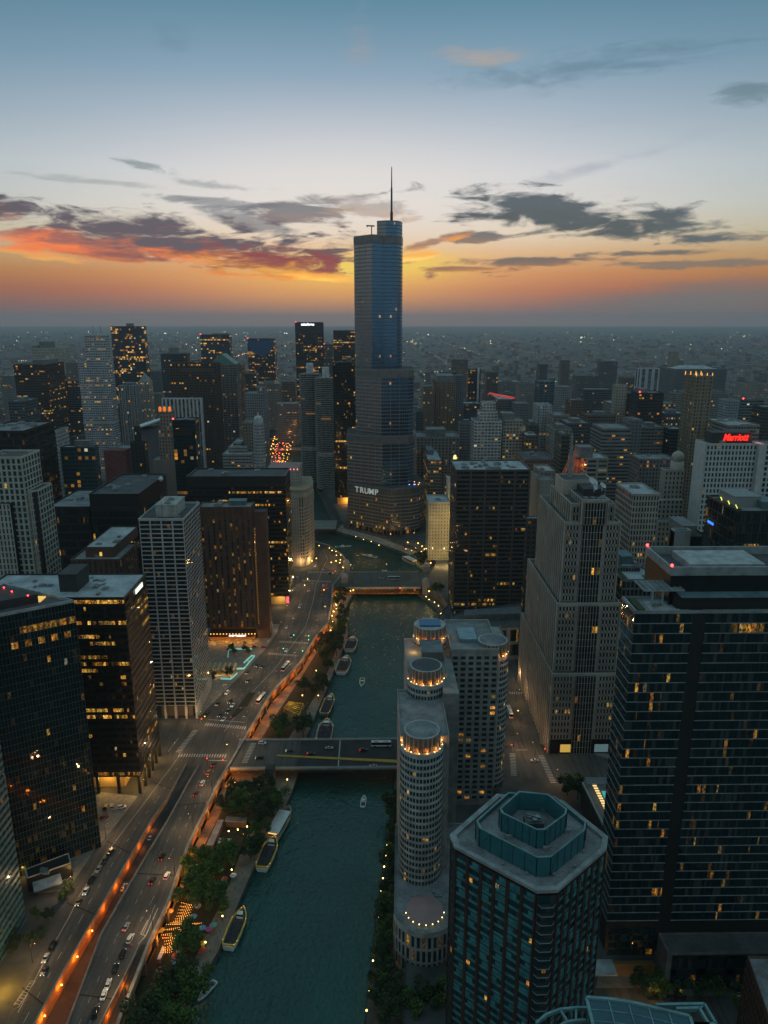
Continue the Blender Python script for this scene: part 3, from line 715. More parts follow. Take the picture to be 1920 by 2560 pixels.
for sy in (1650, 2050, 2600, 3400, 4600):
    x = -.55 * sy
    while x < .55 * sy:
        lt.cur = 4 if R2.random() < .8 else 1; lt.sphere((x, sy + R2.uniform(-5, 5), 8), sy / 5600, 4, 2); x += 70 * R2.uniform(.6, 1.6)
for yy in (640, 715, 815, 905, 1000, 1095, 1200, 1320):
    for i in range(34):
        x = -560 + i * 34 + R2.uniform(-8, 8); p = proj(x, yy, 6)
        if abs(x + .09 * yy) < 70 and yy > 650: continue
        lt.cur = 4 if R2.random() < .8 else 3; lt.sphere((x, yy + R2.uniform(-6, 6), R2.uniform(3, 8)), R2.uniform(.35, .8), 5, 3)
for xx in (-300, -235, 165, 235, 300, 365, 430, -365):
    for i in range(26):
        y = 620 + i * 34 + R2.uniform(-8, 8); lt.cur = 4 if R2.random() < .75 else 3; lt.sphere((xx + R2.uniform(-7, 7), y, R2.uniform(2, 8)), R2.uniform(.35, .8), 5, 3)
tag(lt.build('city_lights', [emit('far_lamp_yellow', (1, .66, .28), 5), emit('far_lamp_white', (1, .92, .7), 6), emit('far_lamp_green', (.75, 1, .7), 5), emit('far_lamp_red', (1, .08, .06), 5), emit('street_amber', (1, .46, .10), 5, True)]),
    'scattered points of street light over the hazy flat city', 'lights', kind='stuff')
# ---------------------------------------------------------------- haze
hm = bpy.data.materials.new('haze'); hm.use_nodes = True; hm.node_tree.nodes.clear(); hn = NT(hm.node_tree)
pv = hn.node('ShaderNodeVolumePrincipled'); pv.inputs['Color'].default_value = (.66, .76, .82, 1); pv.inputs['Density'].default_value = .54e-4; pv.inputs['Anisotropy'].default_value = .5
hn.t.links.new(pv.outputs[0], hn.node('ShaderNodeOutputMaterial').inputs[1])
hz = MB().box(-31000, 31000, -4000, 31000, -12, 440).build('haze', hm); tag(hz, 'thin blue grey evening haze over the whole city', 'haze', kind='stuff')
# ---------------------------------------------------------------- towers of the middle and far distance
def cylpoly(x, y, r, n, f=None): return [(x + r * cos(2 * pi * i / n) * (f(i) if f else 1), y + r * sin(2 * pi * i / n) * (f(i) if f else 1)) for i in range(n)]
BR = (.10, .065, .05)
# left of the river, far to near
B('office_tower', 'dark brown slab tower with red lit floors at the left edge', 33, 112, 913, 1200, back=159, wall=(.055, .036, .03), fw=.85, fh=.5, lit=.14, pent=[(.5, .95, .2, .8, 7)], roof=ROOFD())
B('office_block', 'beige far block left of the white stepped tower', 79, 152, 871, 2000, dep=60, wall=C_CREAM, pent=[(.2, .55, .2, .8, 16), (-.05, .15, .2, .8, 6)], lit=.06)
b = B('stepped_tower', 'white stepped tower with a finned crown and one glowing floor', 194, 270, 907, 1150, back=284, wall=(.40, .41, .43), fw=.72, fh=.5, lit=.16, fl=3.6, tiers=[(.28, .95, .15, .85, 40)], roof=ROOFL(), units=0)
m_ = MB(); W_ = b.x1 - b.x0
for k in range(7): m_.box(b.x0 + W_ * (.3 + .1 * k) - .6, b.x0 + W_ * (.3 + .1 * k) + .6, b.y0 + 5, b.y0 + 7, b.z - 40, b.z + 4)
b.part('fin', m_, mat('white_stone', C_WHITE))
for k in (.5, .75): b.part('flagpole', MB().cyl(b.x0 + W_ * k, b.y0 + 14, .35, b.z, b.z + 14, 6), METAL())
zz = PD(240, 1057, 1150)[2]; b.part('lit_floor', MB().box(b.x0 - .3, b.x1 + .3, b.y0 - .4, b.y1, zz - 2.2, zz + 1.6), facade((.4, .4, .4), fw=.8, fh=.9, lit=1.0, power=.9))
b.part('lower_wing', MB().box(b.x1, b.x1 + 32, b.y0 - 6, b.y0 + 30, 0, PD(300, 1123, 1144)[2]), facade((.36, .36, .37), fw=.7, fh=.5, lit=.12))
B('glass_tower', 'tall dark glass tower with scattered lit offices against the horizon', 276, 359, 817, 1750, back=366, wall=(.02, .03, .045), fw=.95, fh=.8, lit=.28, power=1.5, pent=[(.45, .65, .3, .7, 7)], gl=(.02, .035, .055), tiers=[])
B('office_tower', 'narrow tower with stepped arched crown and lit band beside the white stepped tower', 166, 201, 968, 1300, back=212, wall=(.10, .13, .16), fw=.9, fh=.6, lit=.14, tiers=[(0, .8, 0, 1, 6), (0, .55, 0, 1, 5)])
B('office_tower', 'dull grey slab behind the white stepped tower on its left', 163, 205, 908, 1500, wall=(.19, .18, .17), fw=.5, fh=.6, lit=.03)
B('office_tower', 'grey tower with white vertical piers behind the dark spire', 296, 338, 965, 1250, back=352, wall=(.33, .34, .35), ribs=4.5, fw=.7, fh=.8, lit=.07, pent=[(.2, .8, .2, .8, 4)])
b = B('pyramid_tower', 'pale tower with pyramid roof left of the brown office tower', 345, 371, 956, 1350, dep=26, wall=(.34, .33, .30), fw=.5, fh=.6, lit=.2, units=0)
b.part('pyramid_roof', MB().prism(rect(b.x0, b.x1, b.y0, b.y1), b.z, b.z + 16, scale=.04), mat('slate', (.20, .23, .25), .6))
B('office_tower', 'dark blue glass office with boxy penthouse far behind the left towers', 401, 467, 886, 1700, wall=(.05, .065, .08), fw=.9, fh=.6, lit=.10, pent=[(.3, .6, .2, .8, 14)])
B('glass_tower', 'blue topped glass tower behind the green gabled tower', 500, 573, 838, 1650, back=579, wall=(.04, .06, .085), fw=.95, fh=.7, lit=.26, power=1.3, gl=(.02, .04, .06), pent=[(.4, .9, .3, .8, 3)], beacon=True)
b = B('gabled_tower', 'grey stone tower with verdigris gable roof', 543, 590, 912, 1240, back=600, wall=(.20, .185, .175), ribs=6, fw=.8, fh=.6, lit=.09, units=0)
x0, x1, y0, y1 = b.x0 - 14, b.x1 - 1, b.y0, b.y1; z = b.z + .3; xm = (x0 + x1) / 2
b.part('gable_roof', MB().loft([[(x0, y0, z), (x1, y0, z), (x1, y1, z), (x0, y1, z)], [(xm - .5, y0, z + 17), (xm + .5, y0, z + 17), (xm + .5, y1, z + 17), (xm - .5, y1, z + 17)]]), mat('verdigris', (.10, .22, .19), .6))
b = B('office_tower', 'dark brown grid tower with a row of lit windows along its top', 424, 541, 909, 1150, back=549, wall=(.075, .05, .042), ribs=4.0, fw=.62, fh=.55, lit=.10, bay=4.0, roof=ROOFD())
zz = PD(480, 922, 1150)[2]; b.part('lit_floor', MB().box(b.x0 + 14, b.x1 - 5, b.y0 - .5, b.y0 + 1, zz - 5, zz + 1), facade(BR, fw=.6, fh=.95, lit=1.0, power=.6))
B('office_tower', 'brown tower right of the green gabled tower', 588, 603, 915, 1300, back=612, wall=BR, fw=.6, fh=.5, lit=.08)
b = B('marble_tower', 'white marble tower with dark vertical window strips behind the stone tower', 405, 502, 998, 960, back=505, wall=(.50, .50, .50), fw=.5, fh=1.0, lit=.02, bay=5.2, roof=ROOFL(), ribs=5.2)
b = B('stone_tower', 'warm stone tower with orange floodlit crown', 395, 432, 1075, 850, dep=18, wall=(.26, .205, .165), fw=.4, fh=.6, lit=.08, tiers=[(.15, .95, .1, .9, 21)], units=0)
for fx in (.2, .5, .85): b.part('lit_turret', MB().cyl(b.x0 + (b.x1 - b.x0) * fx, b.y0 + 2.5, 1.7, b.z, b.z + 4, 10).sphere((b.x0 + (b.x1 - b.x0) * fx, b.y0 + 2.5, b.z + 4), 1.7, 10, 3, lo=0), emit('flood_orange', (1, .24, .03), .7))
b.part('lower_wing', MB().box(b.x0 - 8, b.x1 + 3, b.y0 - 3, b.y1, 0, PD(410, 1150, 847)[2]), facade((.24, .2, .17), fw=.4, fh=.55, lit=.12))
b = B('glass_tower', 'slim dark glass tower with glowing top floors in front of the marble tower', 430, 486, 1052, 800, back=497, wall=(.012, .02, .024), fw=.95, fh=.85, lit=.10, gl=(.01, .02, .026), beacon=True)
zz = PD(450, 1080, 800)[2]; b.part('lit_floor', MB().box(b.x0 + 1, b.x1 - 4, b.y0 - .3, b.y0 + 1, zz - 3.5, zz + 3.5), facade(C_DARK, fw=.8, fh=.8, lit=1.0, power=.7))
b = B('dark_spire_tower', 'dark green stone tower with slender gilded spire', 325, 362, 1108, 720, back=368, wall=(.022, .026, .022), fw=.4, fh=.6, lit=.12, tiers=[(.28, .68, .3, .7, 15)], units=0)
xc = (b.x0 + b.x1) / 2 - 1; b.part('gilded_spire', MB().cyl(xc, b.y0 + 8, 2.4, b.z, b.z + 7, 8, 1.3).cyl(xc, b.y0 + 8, .6, b.z + 7, b.z + 12, 6, .1), mat('gilding', (.16, .11, .03), .4, .6))
b = Bld('theatre_block', 'low block under a tilted white elliptical roof', 'building', *P(368, 1120)[:2])
(xc, yc, zc) = PD(370, 1058, 1000); ring = [(xc + 19 * cos(2 * pi * i / 28), yc + 36 * sin(2 * pi * i / 28)) for i in range(28)]
b.part('elliptical_roof', MB().loft([[(x, y, zc + (x - xc) * .28 - 1) for x, y in ring], [(x, y, zc + (x - xc) * .28 + .6) for x, y in ring]]), mat('white_membrane', (.62, .64, .65), .6, var=.1))
b.part('wall', MB().cyl(xc + 2, yc, 17, 0, zc - 6, 28), facade((.14, .14, .15), fw=.9, fh=.4, lit=.08))
b.part('red_wing', MB().box(xc - 48, xc - 20, yc - 42, yc - 20, 0, zc - 30), mat('red_cladding', (.14, .035, .035), .8))
B('glass_block', 'teal glass office behind the low black roof', 150, 236, 1120, 700, back=246, wall=(.04, .07, .075), fw=.92, fh=.75, lit=.12, gl=(.02, .045, .05), pent=[(.4, .85, .2, .8, 6)], roof=ROOFL())
B('office_block', 'small pale slab left of the teal glass office', 132, 142, 1080, 760, wall=(.34, .36, .37), fw=.5, fh=.5, lit=.03)
B('office_block', 'white stepped low building below the green gabled tower', 556, 628, 1137, 880, dep=60, wall=(.33, .33, .33), fw=.9, fh=.35, lit=.06, roof=ROOFL(), tiers=[(.15, .8, .2, .9, 7), (.3, .6, .3, .8, 5)])
b = Bld('octagonal_tower', 'slender white octagonal tower with small dome', 'skyscraper', *PD(644, 1100, 840)[:2])
xc, yc, zc = PD(644, 1062, 840); r_ = PD(659, 1062, 840)[0] - xc
pl = cylpoly(xc, yc + r_, r_, 8); m_ = MB()
for i in range(8): m_.wall(pl[i], pl[(i + 1) % 8], 0, zc, 3, 36)
b.part('wall', m_, facade((.42, .43, .44), fw=.55, fh=.6, lit=.05)); b.part('lantern', MB().cyl(xc, yc + r_, r_ * .78, zc, zc + 5, 8).sphere((xc, yc + r_, zc + 5), r_ * .78, 10, 4, .9, 0).cyl(xc, yc + r_, .5, zc + 9, zc + 15, 6, .1), mat('white_terracotta', (.45, .47, .48), .7))
B('office_tower', 'grey stone tower behind the slender octagonal tower', 612, 662, 985, 1100, back=670, wall=(.24, .24, .25), fw=.5, fh=.5, lit=.05, tiers=[(.6, .95, .2, .8, 8)])
B('office_block', 'brownish stone block left of the slender octagonal tower', 606, 640, 1058, 900, wall=(.22, .18, .16), fw=.45, fh=.5, lit=.06)
b = B('glass_tower', 'glass tower with arched blue crown over the river bend', 618, 686, 848, 2000, dep=40, wall=(.03, .04, .05), fw=.9, fh=.7, lit=.45, power=1.2, gl=(.02, .03, .04), units=0, beacon=True)
W_ = (b.x1 - b.x0) / 2; m_ = MB(); xc = (b.x0 + b.x1) / 2
m_.face([(xc + W_ * cos(a), b.y0 - 1.2, b.z + 1 - 40 * (1 - abs(cos(a)) ** 1.6) ** .75) for a in [pi - pi * i / 16 for i in range(17)]][::-1])
b.part('arched_glazing', MB().loft([[(xc + W_ * .97 * cos(pi + pi * i / 16), b.y0 - 1.2, b.z - 2 + 40 * sin(pi + pi * i / 16)) for i in range(17)], [(xc + W_ * .97 * cos(pi + pi * i / 16), b.y0 + .5, b.z - 2 + 40 * sin(pi + pi * i / 16)) for i in range(17)]][::-1]), mat('blue_glazing', (.03, .10, .22), .12, var=.1))
b = B('glass_tower', 'tall lit glass tower with white lettering on its dark crown', 738, 805, 807, 1740, back=808, wall=(.022, .026, .03), fw=.88, fh=.7, lit=.34, power=1.3, gl=(.015, .02, .028), ribs=6, units=0, beacon=True)
m_ = MB(); m_.box(b.x0 - .8, b.x1 + .8, b.y0 - .9, b.y0, b.z - 24, b.z + 1.5); b.part('crown_band', m_, mat('dark_louvre', (.02, .022, .026), .5))
m_ = MB(); zz = PD(770, 910, 1740)[2]; m_.box(b.x0 - .8, b.x1 + .8, b.y0 - .9, b.y0, zz - 6, zz + 8); b.part('plant_band', m_, mat('dark_louvre', (.02, .022, .026), .5))
def text(body, size, loc, rot, m, parent, name='lettering', ext=.15, align='CENTER', shear=0, sx=1.0, bold=0.0):
    cu = bpy.data.curves.new(name, 'FONT'); cu.body = body; cu.size = size; cu.extrude = ext; cu.align_x = align; cu.align_y = 'CENTER'; cu.shear = shear; cu.offset = bold
    to = bpy.data.objects.new(name, cu); COL.objects.link(to)
    dg = bpy.context.evaluated_depsgraph_get(); me = bpy.data.meshes.new_from_object(to.evaluated_get(dg)); bpy.data.objects.remove(to); bpy.data.curves.remove(cu)
    me.materials.clear(); me.materials.append(m)
    o = bpy.data.objects.new(name, me); COL.objects.link(o); o.parent = parent
    o.location = Vector(loc) - parent.location; o.rotation_euler = rot; o.scale = (sx, 1, 1); return o
x, y, z = PD(769, 811, 1739); text('salesforce', 7.5, (x, b.y0 - 1.3, z), (pi / 2, 0, 0), emit('sign_white', (.9, .95, 1), 3.0), b.r, bold=.12)
B('office_tower', 'dark far tower with lit windows just left of the tall spired tower', 833, 893, 828, 1500, dep=40, wall=(.03, .032, .036), fw=.8, fh=.6, lit=.34, power=1.2)
B('office_tower', 'thin far tower between the two lit glass towers', 809, 832, 862, 1950, wall=(.10, .11, .12), fw=.6, fh=.6, lit=.12, beacon=True)
B('office_block', 'dark low block right of the arched glass tower', 606, 640, 935, 1500, wall=(.05, .06, .06), fw=.8, fh=.5, lit=.18)
# right of the river
B('office_block', 'stone block with bright top storey and white roof right of the spired tower', 1070, 1104, 1152, 880, back=1052, wall=(.20, .18, .15), fw=.8, fh=.5, lit=.22, roof=ROOFL(), pent=[(.1, .6, .3, .8, 5)])
zz = PD(1085, 1150, 880)[2]; bb = B('apartment_tower', 'wide curved grey stone block behind the white roofed office', 1042, 1148, 1096, 960, dep=50, wall=(.25, .235, .215), fw=.5, fh=.55, lit=.07, par=2.5, pent=[(.25, .7, .3, .8, 9)], bay=4.5)
B('apartment_tower', 'tan tower with white central stripes right of the spired tower', 1092, 1139, 955, 1200, back=1084, wall=(.22, .165, .12), ribs=7, fw=.5, fh=.6, lit=.06, pent=[(.05, .95, .1, .9, 9)])
B('apartment_tower', 'lower tan wing tower beside the striped tan tower', 1058, 1086, 967, 1180, wall=(.22, .17, .13), fw=.5, fh=.55, lit=.06)
B('apartment_tower', 'dark tower behind the striped tan tower', 1101, 1140, 932, 1350, wall=(.07, .08, .09), fw=.7, fh=.5, lit=.04)
B('apartment_tower', 'grey blue slab right of the striped tan tower', 1140, 1160, 940, 1300, wall=(.14, .16, .18), fw=.6, fh=.5, lit=.05)
b = B('apartment_tower', 'dark tower with a white edge strip among the haze', 1171, 1202, 924, 1480, wall=(.045, .05, .055), fw=.8, fh=.6, lit=.08)
b.part('edge_strip', MB().box(b.x0 + 18, b.x0 + 22, b.y0 - 1.2, b.y0 - .2, 0, b.z + 3), mat('white_stone', C_WHITE))
B('apartment_tower', 'grey tower with lit base right of the white edged dark tower', 1216, 1245, 932, 1450, back=1211, wall=(.11, .115, .12), fw=.6, fh=.6, lit=.08)
B('apartment_tower', 'white rounded balcony tower with stepped penthouse', 1186, 1255, 1055, 900, dep=34, wall=(.44, .46, .48), fw=.72, fh=.5, lit=.05, bay=4.2, tiers=[(.2, .85, .1, .9, 11), (.33, .78, .2, .8, 11)], units=0)
B('apartment_tower', 'beige grid tower right of the white balcony tower', 1258, 1314, 1068, 905, dep=36, wall=(.34, .32, .27), fw=.62, fh=.55, lit=.09, bay=4.0, tiers=[(.05, .9, .2, .8, 7)], pent=[(.0, .55, .3, .9, 8)])
B('glass_tower', 'blue glass tower with white ladder front in the right middle distance', 1349, 1386, 955, 1150, wall=(.10, .15, .18), fw=.8, fh=.7, lit=.06, ribs=9, bay=3)
B('apartment_tower', 'white ribbed tower in front of the blue ladder front tower', 1345, 1380, 1014, 1050, wall=(.42, .44, .46), ribs=4.5, fw=.6, fh=.55, lit=.07)
B('apartment_tower', 'beige tower with dark glass corner left of the dark slab', 1541, 1568, 966, 1000, back=1532, wall=(.33, .295, .25), fw=.35, fh=.4, lit=.05, par=2)
B('apartment_tower', 'dark glass flank tower behind the beige tower', 1569, 1596, 985, 1010, wall=(.05, .06, .065), fw=.7, fh=.5, lit=.08)
B('apartment_tower', 'dark slab tower with red beacon on the right', 1598, 1660, 984, 950, wall=(.03, .036, .042), fw=.75, fh=.5, lit=.06, pent=[(.1, .4, .2, .8, 5)], beacon=True)
B('apartment_tower', 'thin white slab far behind the dark slab tower', 1602, 1650, 923, 1500, wall=(.42, .44, .46), fw=.5, fh=.9, lit=.01, bay=12)
b = B('apartment_tower', 'tall tan tower with lit pinnacles along its crown', 1742, 1782, 942, 800, back=1713, wall=(.25, .205, .15), ribs=5, fw=.5, fh=.55, lit=.05, bay=3.6, units=0)
for k in range(4):
    for yy in (0, 1): b.part('lit_pinnacle', MB().cyl(b.x0 + (b.x1 - b.x0) * k / 3, b.y0 + 1 + (b.y1 - b.y0 - 2) * yy, .55, b.z, b.z + 4, 6, .3), emit('pinnacle_lamp', (1, .42, .06), 1.6))
B('apartment_tower', 'teal slatted balcony tower near the right edge', 1857, 1911, 1000, 1000, back=1850, wall=(.13, .17, .17), fw=1.0, fh=.5, lit=.05, beacon=True)
B('apartment_tower', 'pale teal tower left of the slatted balcony tower', 1822, 1852, 1003, 1060, wall=(.26, .32, .33), fw=.5, fh=.5, lit=.03)
B('apartment_tower', 'dark tower cut by the right edge of the picture', 1912, 1960, 1020, 900, wall=(.05, .06, .06), fw=.8, fh=.5, lit=.05)
b = B('office_tower', 'grey terraced office tower with ribbon windows behind the crown of stone', 1506, 1579, 1085, 780, back=1477, wall=(.20, .205, .205), fw=1.0, fh=.42, lit=.07, tiers=[(.03, .97, .05, .95, 5)], roof=ROOF(), units=0)
B('office_tower', 'narrow grey slab right of the terraced office tower', 1580, 1606, 1052, 820, wall=(.17, .175, .18), fw=.4, fh=.4, lit=.06)
B('office_tower', 'teal slim tower right of the dark slab tower', 1652, 1690, 1010, 1050, wall=(.12, .17, .19), fw=.8, fh=.6, lit=.10)
B('office_block', 'blue glass low tower below the tall tan tower', 1676, 1712, 1075, 850, wall=(.035, .06, .075), fw=.9, fh=.6, lit=.05)
B('office_block', 'white roofed stone office behind the orange lit crown', 1468, 1521, 1148, 640, back=1448, wall=(.27, .25, .22), fw=.8, fh=.55, lit=.16, bay=8, roof=ROOFL(), pent=[(-.3, .35, .25, .8, 9)])
B('office_block', 'dark grid block wall below the terraced office tower', 1600, 1690, 1150, 720, wall=(.16, .15, .145), fw=.5, fh=.6, lit=.05, tiers=[])
B('office_block', 'long low brown block in front of the beige grid tower', 1312, 1384, 1150, 760, dep=50, wall=(.15, .12, .10), fw=.7, fh=.4, lit=.05, roof=ROOFD(), units=6)
B('office_block', 'pink stone box with white roof behind the black grid slab', 1350, 1388, 1180, 640, back=1333, wall=(.26, .205, .185), fw=.3, fh=.35, lit=.05, roof=ROOFL())
B('office_block', 'plain pale stone box below the pink stone box', 1350, 1384, 1202, 620, back=1328, wall=(.30, .285, .26), fw=.15, fh=.2, lit=.02, roof=ROOF())
B('glass_block', 'green glass slab behind the orange lit crown', 1405, 1424, 1090, 700, back=1388, wall=(.05, .075, .06), fw=.9, fh=.6, lit=.08)
B('apartment_tower', 'square brown tower with lamps at mid distance on the right', 1428, 1462, 1002, 1100, wall=(.15, .11, .09), fw=.5, fh=.5, lit=.05, beacon=False)
B('apartment_tower', 'wide dark blue block behind the square brown tower', 1462, 1530, 975, 1300, wall=(.07, .09, .11), fw=.7, fh=.5, lit=.06)
B('apartment_tower', 'pale grey block left of the wide dark blue block', 1392, 1428, 968, 1280, wall=(.24, .26, .27), fw=.5, fh=.5, lit=.05)
B('apartment_tower', 'hazy slim dark block far on the right plain', 1348, 1370, 912, 2000, wall=(.08, .10, .12), fw=.6, fh=.5, lit=.03)
B('apartment_tower', 'hazy beige slab standing alone on the right plain', 1680, 1698, 880, 2600, wall=(.30, .26, .21), fw=.5, fh=.5, lit=.02)
B('apartment_tower', 'hazy brown box far off behind the lit street', 1404, 1425, 902, 2300, wall=(.12, .10, .10), fw=.5, fh=.5, lit=.02)
B('apartment_tower', 'grey balcony block between the white ribbed tower and the beige grid tower', 1288, 1322, 1010, 1150, wall=(.20, .215, .22), fw=.6, fh=.5, lit=.06)
b = B('arena', 'low dark arena with white dished roof far on the right', 1690, 1818, 925, 2100, dep=130, cat='arena', wall=(.10, .12, .13), fw=.9, fh=.3, lit=.03, roof=ROOFL(), units=0, par=3)
b.part('dished_roof', MB().cyl((b.x0 + b.x1) / 2, b.y0 + 65, 66, b.z, b.z + 7, 24, 40), ROOFL())
b = B('low_block', 'low block whose sloping roof edge glows red', 1245, 1285, 1000, 1180, dep=80, cat='building', wall=(.13, .13, .13), fw=.7, fh=.4, lit=.1, roof=ROOFL())
b.part('red_roof_light', MB().bar((b.x0 - 2, b.y1, b.z + 3), (b.x1, b.y0, b.z + 3), 2.4), emit('red_neon', (1, .07, .05), .4))
# further mid rise blocks that show between the named towers
R3 = random.Random(11)
mids = [(20, 60, 1005, 1000), (60, 120, 1090, 900), (205, 250, 950, 1700), (250, 300, 1010, 1450), (370, 402, 985, 1450), (540, 560, 880, 1900), (590, 640, 1010, 1350), (640, 700, 960, 1700), (700, 738, 955, 1800),
        (690, 745, 1010, 1500), (1040, 1058, 1030, 1100), (1062, 1100, 1000, 1500), (1150, 1186, 1060, 1020), (1160, 1200, 1010, 1350), (1205, 1240, 985, 1600), (1255, 1285, 985, 1550), (1300, 1340, 960, 1700), (1322, 1348, 1065, 980),
        (1315, 1345, 1090, 880), (1385, 1420, 1040, 1000), (1385, 1430, 1075, 850), (1420, 1475, 1060, 900), (1470, 1540, 1040, 950), (1530, 1600, 1010, 1150), (1606, 1660, 1070, 850), (1660, 1715, 1035, 980), (1790, 1860, 1055, 850), (1820, 1900, 1065, 760),
        (1780, 1822, 985, 1400), (1860, 1920, 960, 1700), (1690, 1740, 985, 1500), (1240, 1300, 955, 1900), (1440, 1500, 940, 1900), (1560, 1600, 945, 1900), (100, 165, 940, 1800), (0, 60, 940, 1700), (360, 400, 930, 2100), (470, 500, 900, 2000), (1130, 1170, 900, 2300), (1500, 1545, 905, 2500)]
tones = [((.19, .19, .19), 'grey'), ((.26, .245, .22), 'pale stone'), ((.13, .105, .09), 'brown brick'), ((.08, .10, .115), 'blue grey glass')]
for xl, xr, yt, d in mids:
    c, nm = R3.choice(tones)
    B('city_block', 'hazy flat roofed mid rise block standing between the taller towers', xl, xr, yt, d, dep=R3.uniform(24, 45), cat='building', wall=c, fw=R3.uniform(.45, .85), fh=R3.uniform(.4, .6), lit=.07, roof=R3.choice([ROOF(), ROOFL(), ROOFD()]), group='hazy mid rise blocks between the towers',
      pent=[(.3, .7, .3, .7, 4)] if R3.random() < .6 else ())
# ---------------------------------------------------------------- near towers with modelled facades
GL = glass('office_glass'); GLT = glass('teal_glass', (.010, .045, .052), 1.5, .9, .02); GLB = glass('blue_glass', (.004, .014, .017), 1.15, .8, .02, .04, .5, .16); GLH = glass('hotel_glass', (.008, .03, .034), 3.0, 1.0)  # blue_glass: larger share of pale panes, painted in as patches of reflection
CORE = mat('dark_core', (.010, .011, .012), .5, var=.2)
BLACK = mat('black_steel', (.012, .0125, .013), .45, var=.25, spec=.4); STONE = mat('limestone', (.37, .335, .29), .85, var=.22, scale=.08)
BRICK = mat('brown_brick', (.085, .048, .034), .9, var=.25, scale=.15); PALE = mat('pale_concrete', (.37, .38, .375), .8, var=.18, scale=.08); CREAM = mat('cream_concrete', (.40, .385, .33), .8, var=.2, scale=.1)
def L(name, label, xl, xr, yt, d, back=None, dep=30.0, cat='skyscraper', wall=BLACK, gm=None, nb=8, nf=30, nbs=8, pier=.9, span=1.3, dp=.4, ds=.2, ribbon=False, lit=.1, rowp=.12, litrow=(), z0=0.0, lobby=0.0,
      roof=None, par=1.2, pent=(), units=3, n=100, done=True, sides=True, G=1.0, zroof=None, coremat=None):
    (xa, _, z), (xb, _, zz) = PD(xl, yt, d), PD(xr, yt, d); z = (z + zz) / 2
    if back is not None: dep = solve_back(xb if xb < 0 else xa, d, z, back)
    b = Bld(name, label, cat, (xa + xb) / 2, d + dep / 2, z0)
    zl = z0 + lobby
    b.part('wall', MB().box(xa, xb, d, d + dep, zl, z), coremat or CORE)
    lit_kw = dict(pier=pier, span=span, dp=dp, ds=ds, lit=lit, rowp=rowp, ribbon=ribbon, litrow=litrow, G=G)
    b.lattice((xa, d), (xb, d), zl, z, nb, nf, **lit_kw)
    if sides:
        sk = {**lit_kw, 'lit': lit * .7, 'dp': dp * .35, 'ds': ds * .35}; b.lattice((xb, d), (xb, d + dep), zl, z, nbs, nf, **sk)
        b.lattice((xa, d + dep), (xa, d), zl, z, nbs, nf, **sk)
    e = max(dp, ds) + .03
    b.roof(rect(xa - e, xb + e, d - e, d + dep + e), z, par, .6, roof or ROOF(), wall)
    for f0, f1, g0, g1, h in pent: b.pent(xa + (xb - xa) * f0, xa + (xb - xa) * f1, d + dep * g0, d + dep * g1, z + .06, h, None)
    b.units(xa + (xb - xa) * .12, xb - (xb - xa) * .12, d + dep * .15, d + dep * .85, z + .06, units)
    b.x0, b.x1, b.y0, b.y1, b.z = xa, xb, d, d + dep, z
    if done: b.finish(gm or GL, wall, n)
    return b
def lamp_light(loc, e, col=(1, .55, .2), r=.4, parent=None, name='lamp_light'):
    l = bpy.data.lights.new(name, 'POINT'); l.energy = e; l.color = col; l.shadow_soft_size = r
    o = bpy.data.objects.new(name, l); COL.objects.link(o); o.location = loc
    if parent: o.parent = parent; o.location = Vector(loc) - parent.location
    return o
# white grid tower on the left
b = L('grid_tower', 'tall white concrete grid tower standing at the street corner left of the road', 347, 458, 1301, 424, back=497, wall=PALE, nb=4, nf=45, nbs=11, pier=.85, span=.7, dp=.3, ds=.15, lit=.06, rowp=.02, lobby=9, roof=ROOFD(), done=False, units=5)
b.pent(b.x0 + 8, b.x0 + 20, b.y0 + 8, b.y0 + 30, b.z + .06, 7, mat('pale_penthouse', (.34, .345, .32), .8)); b.units(b.x0 + 10, b.x0 + 18, b.y0 + 10, b.y0 + 24, b.z + 7.6, 3, .6)
b.part('antenna', MB().cyl(b.x0 + 12, b.y0 + 7, .15, b.z, b.z + 13, 5), METAL())
m_ = MB()
for i in range(5):
    x = b.x0 + (b.x1 - b.x0) * i / 4; b.part('column', MB().box(x - .7, x + .7, b.y0 - .6, b.y0 + .8, 0, 9), PALE)
for i in range(1, 12):
    y = b.y0 + (b.y1 - b.y0) * i / 11; b.part('column', MB().box(b.x1 - .8, b.x1 + .6, y - .6, y + .6, 0, 9), PALE)
b.part('lobby', MB().box(b.x0 + 3, b.x1 - 3, b.y0 + 3, b.y1 - 3, 0, 9), facade((.16, .13, .10), fw=.8, fh=.8, lit=.4, power=.5))
b.finish(GL, PALE)
lamp_light((b.x1 - 6, b.y0 - 5, 4), 500, (1, .6, .25), .5, b.r); lamp_light((b.x0 + 8, b.y0 - 5, 4), 350, (1, .6, .25), .5, b.r)
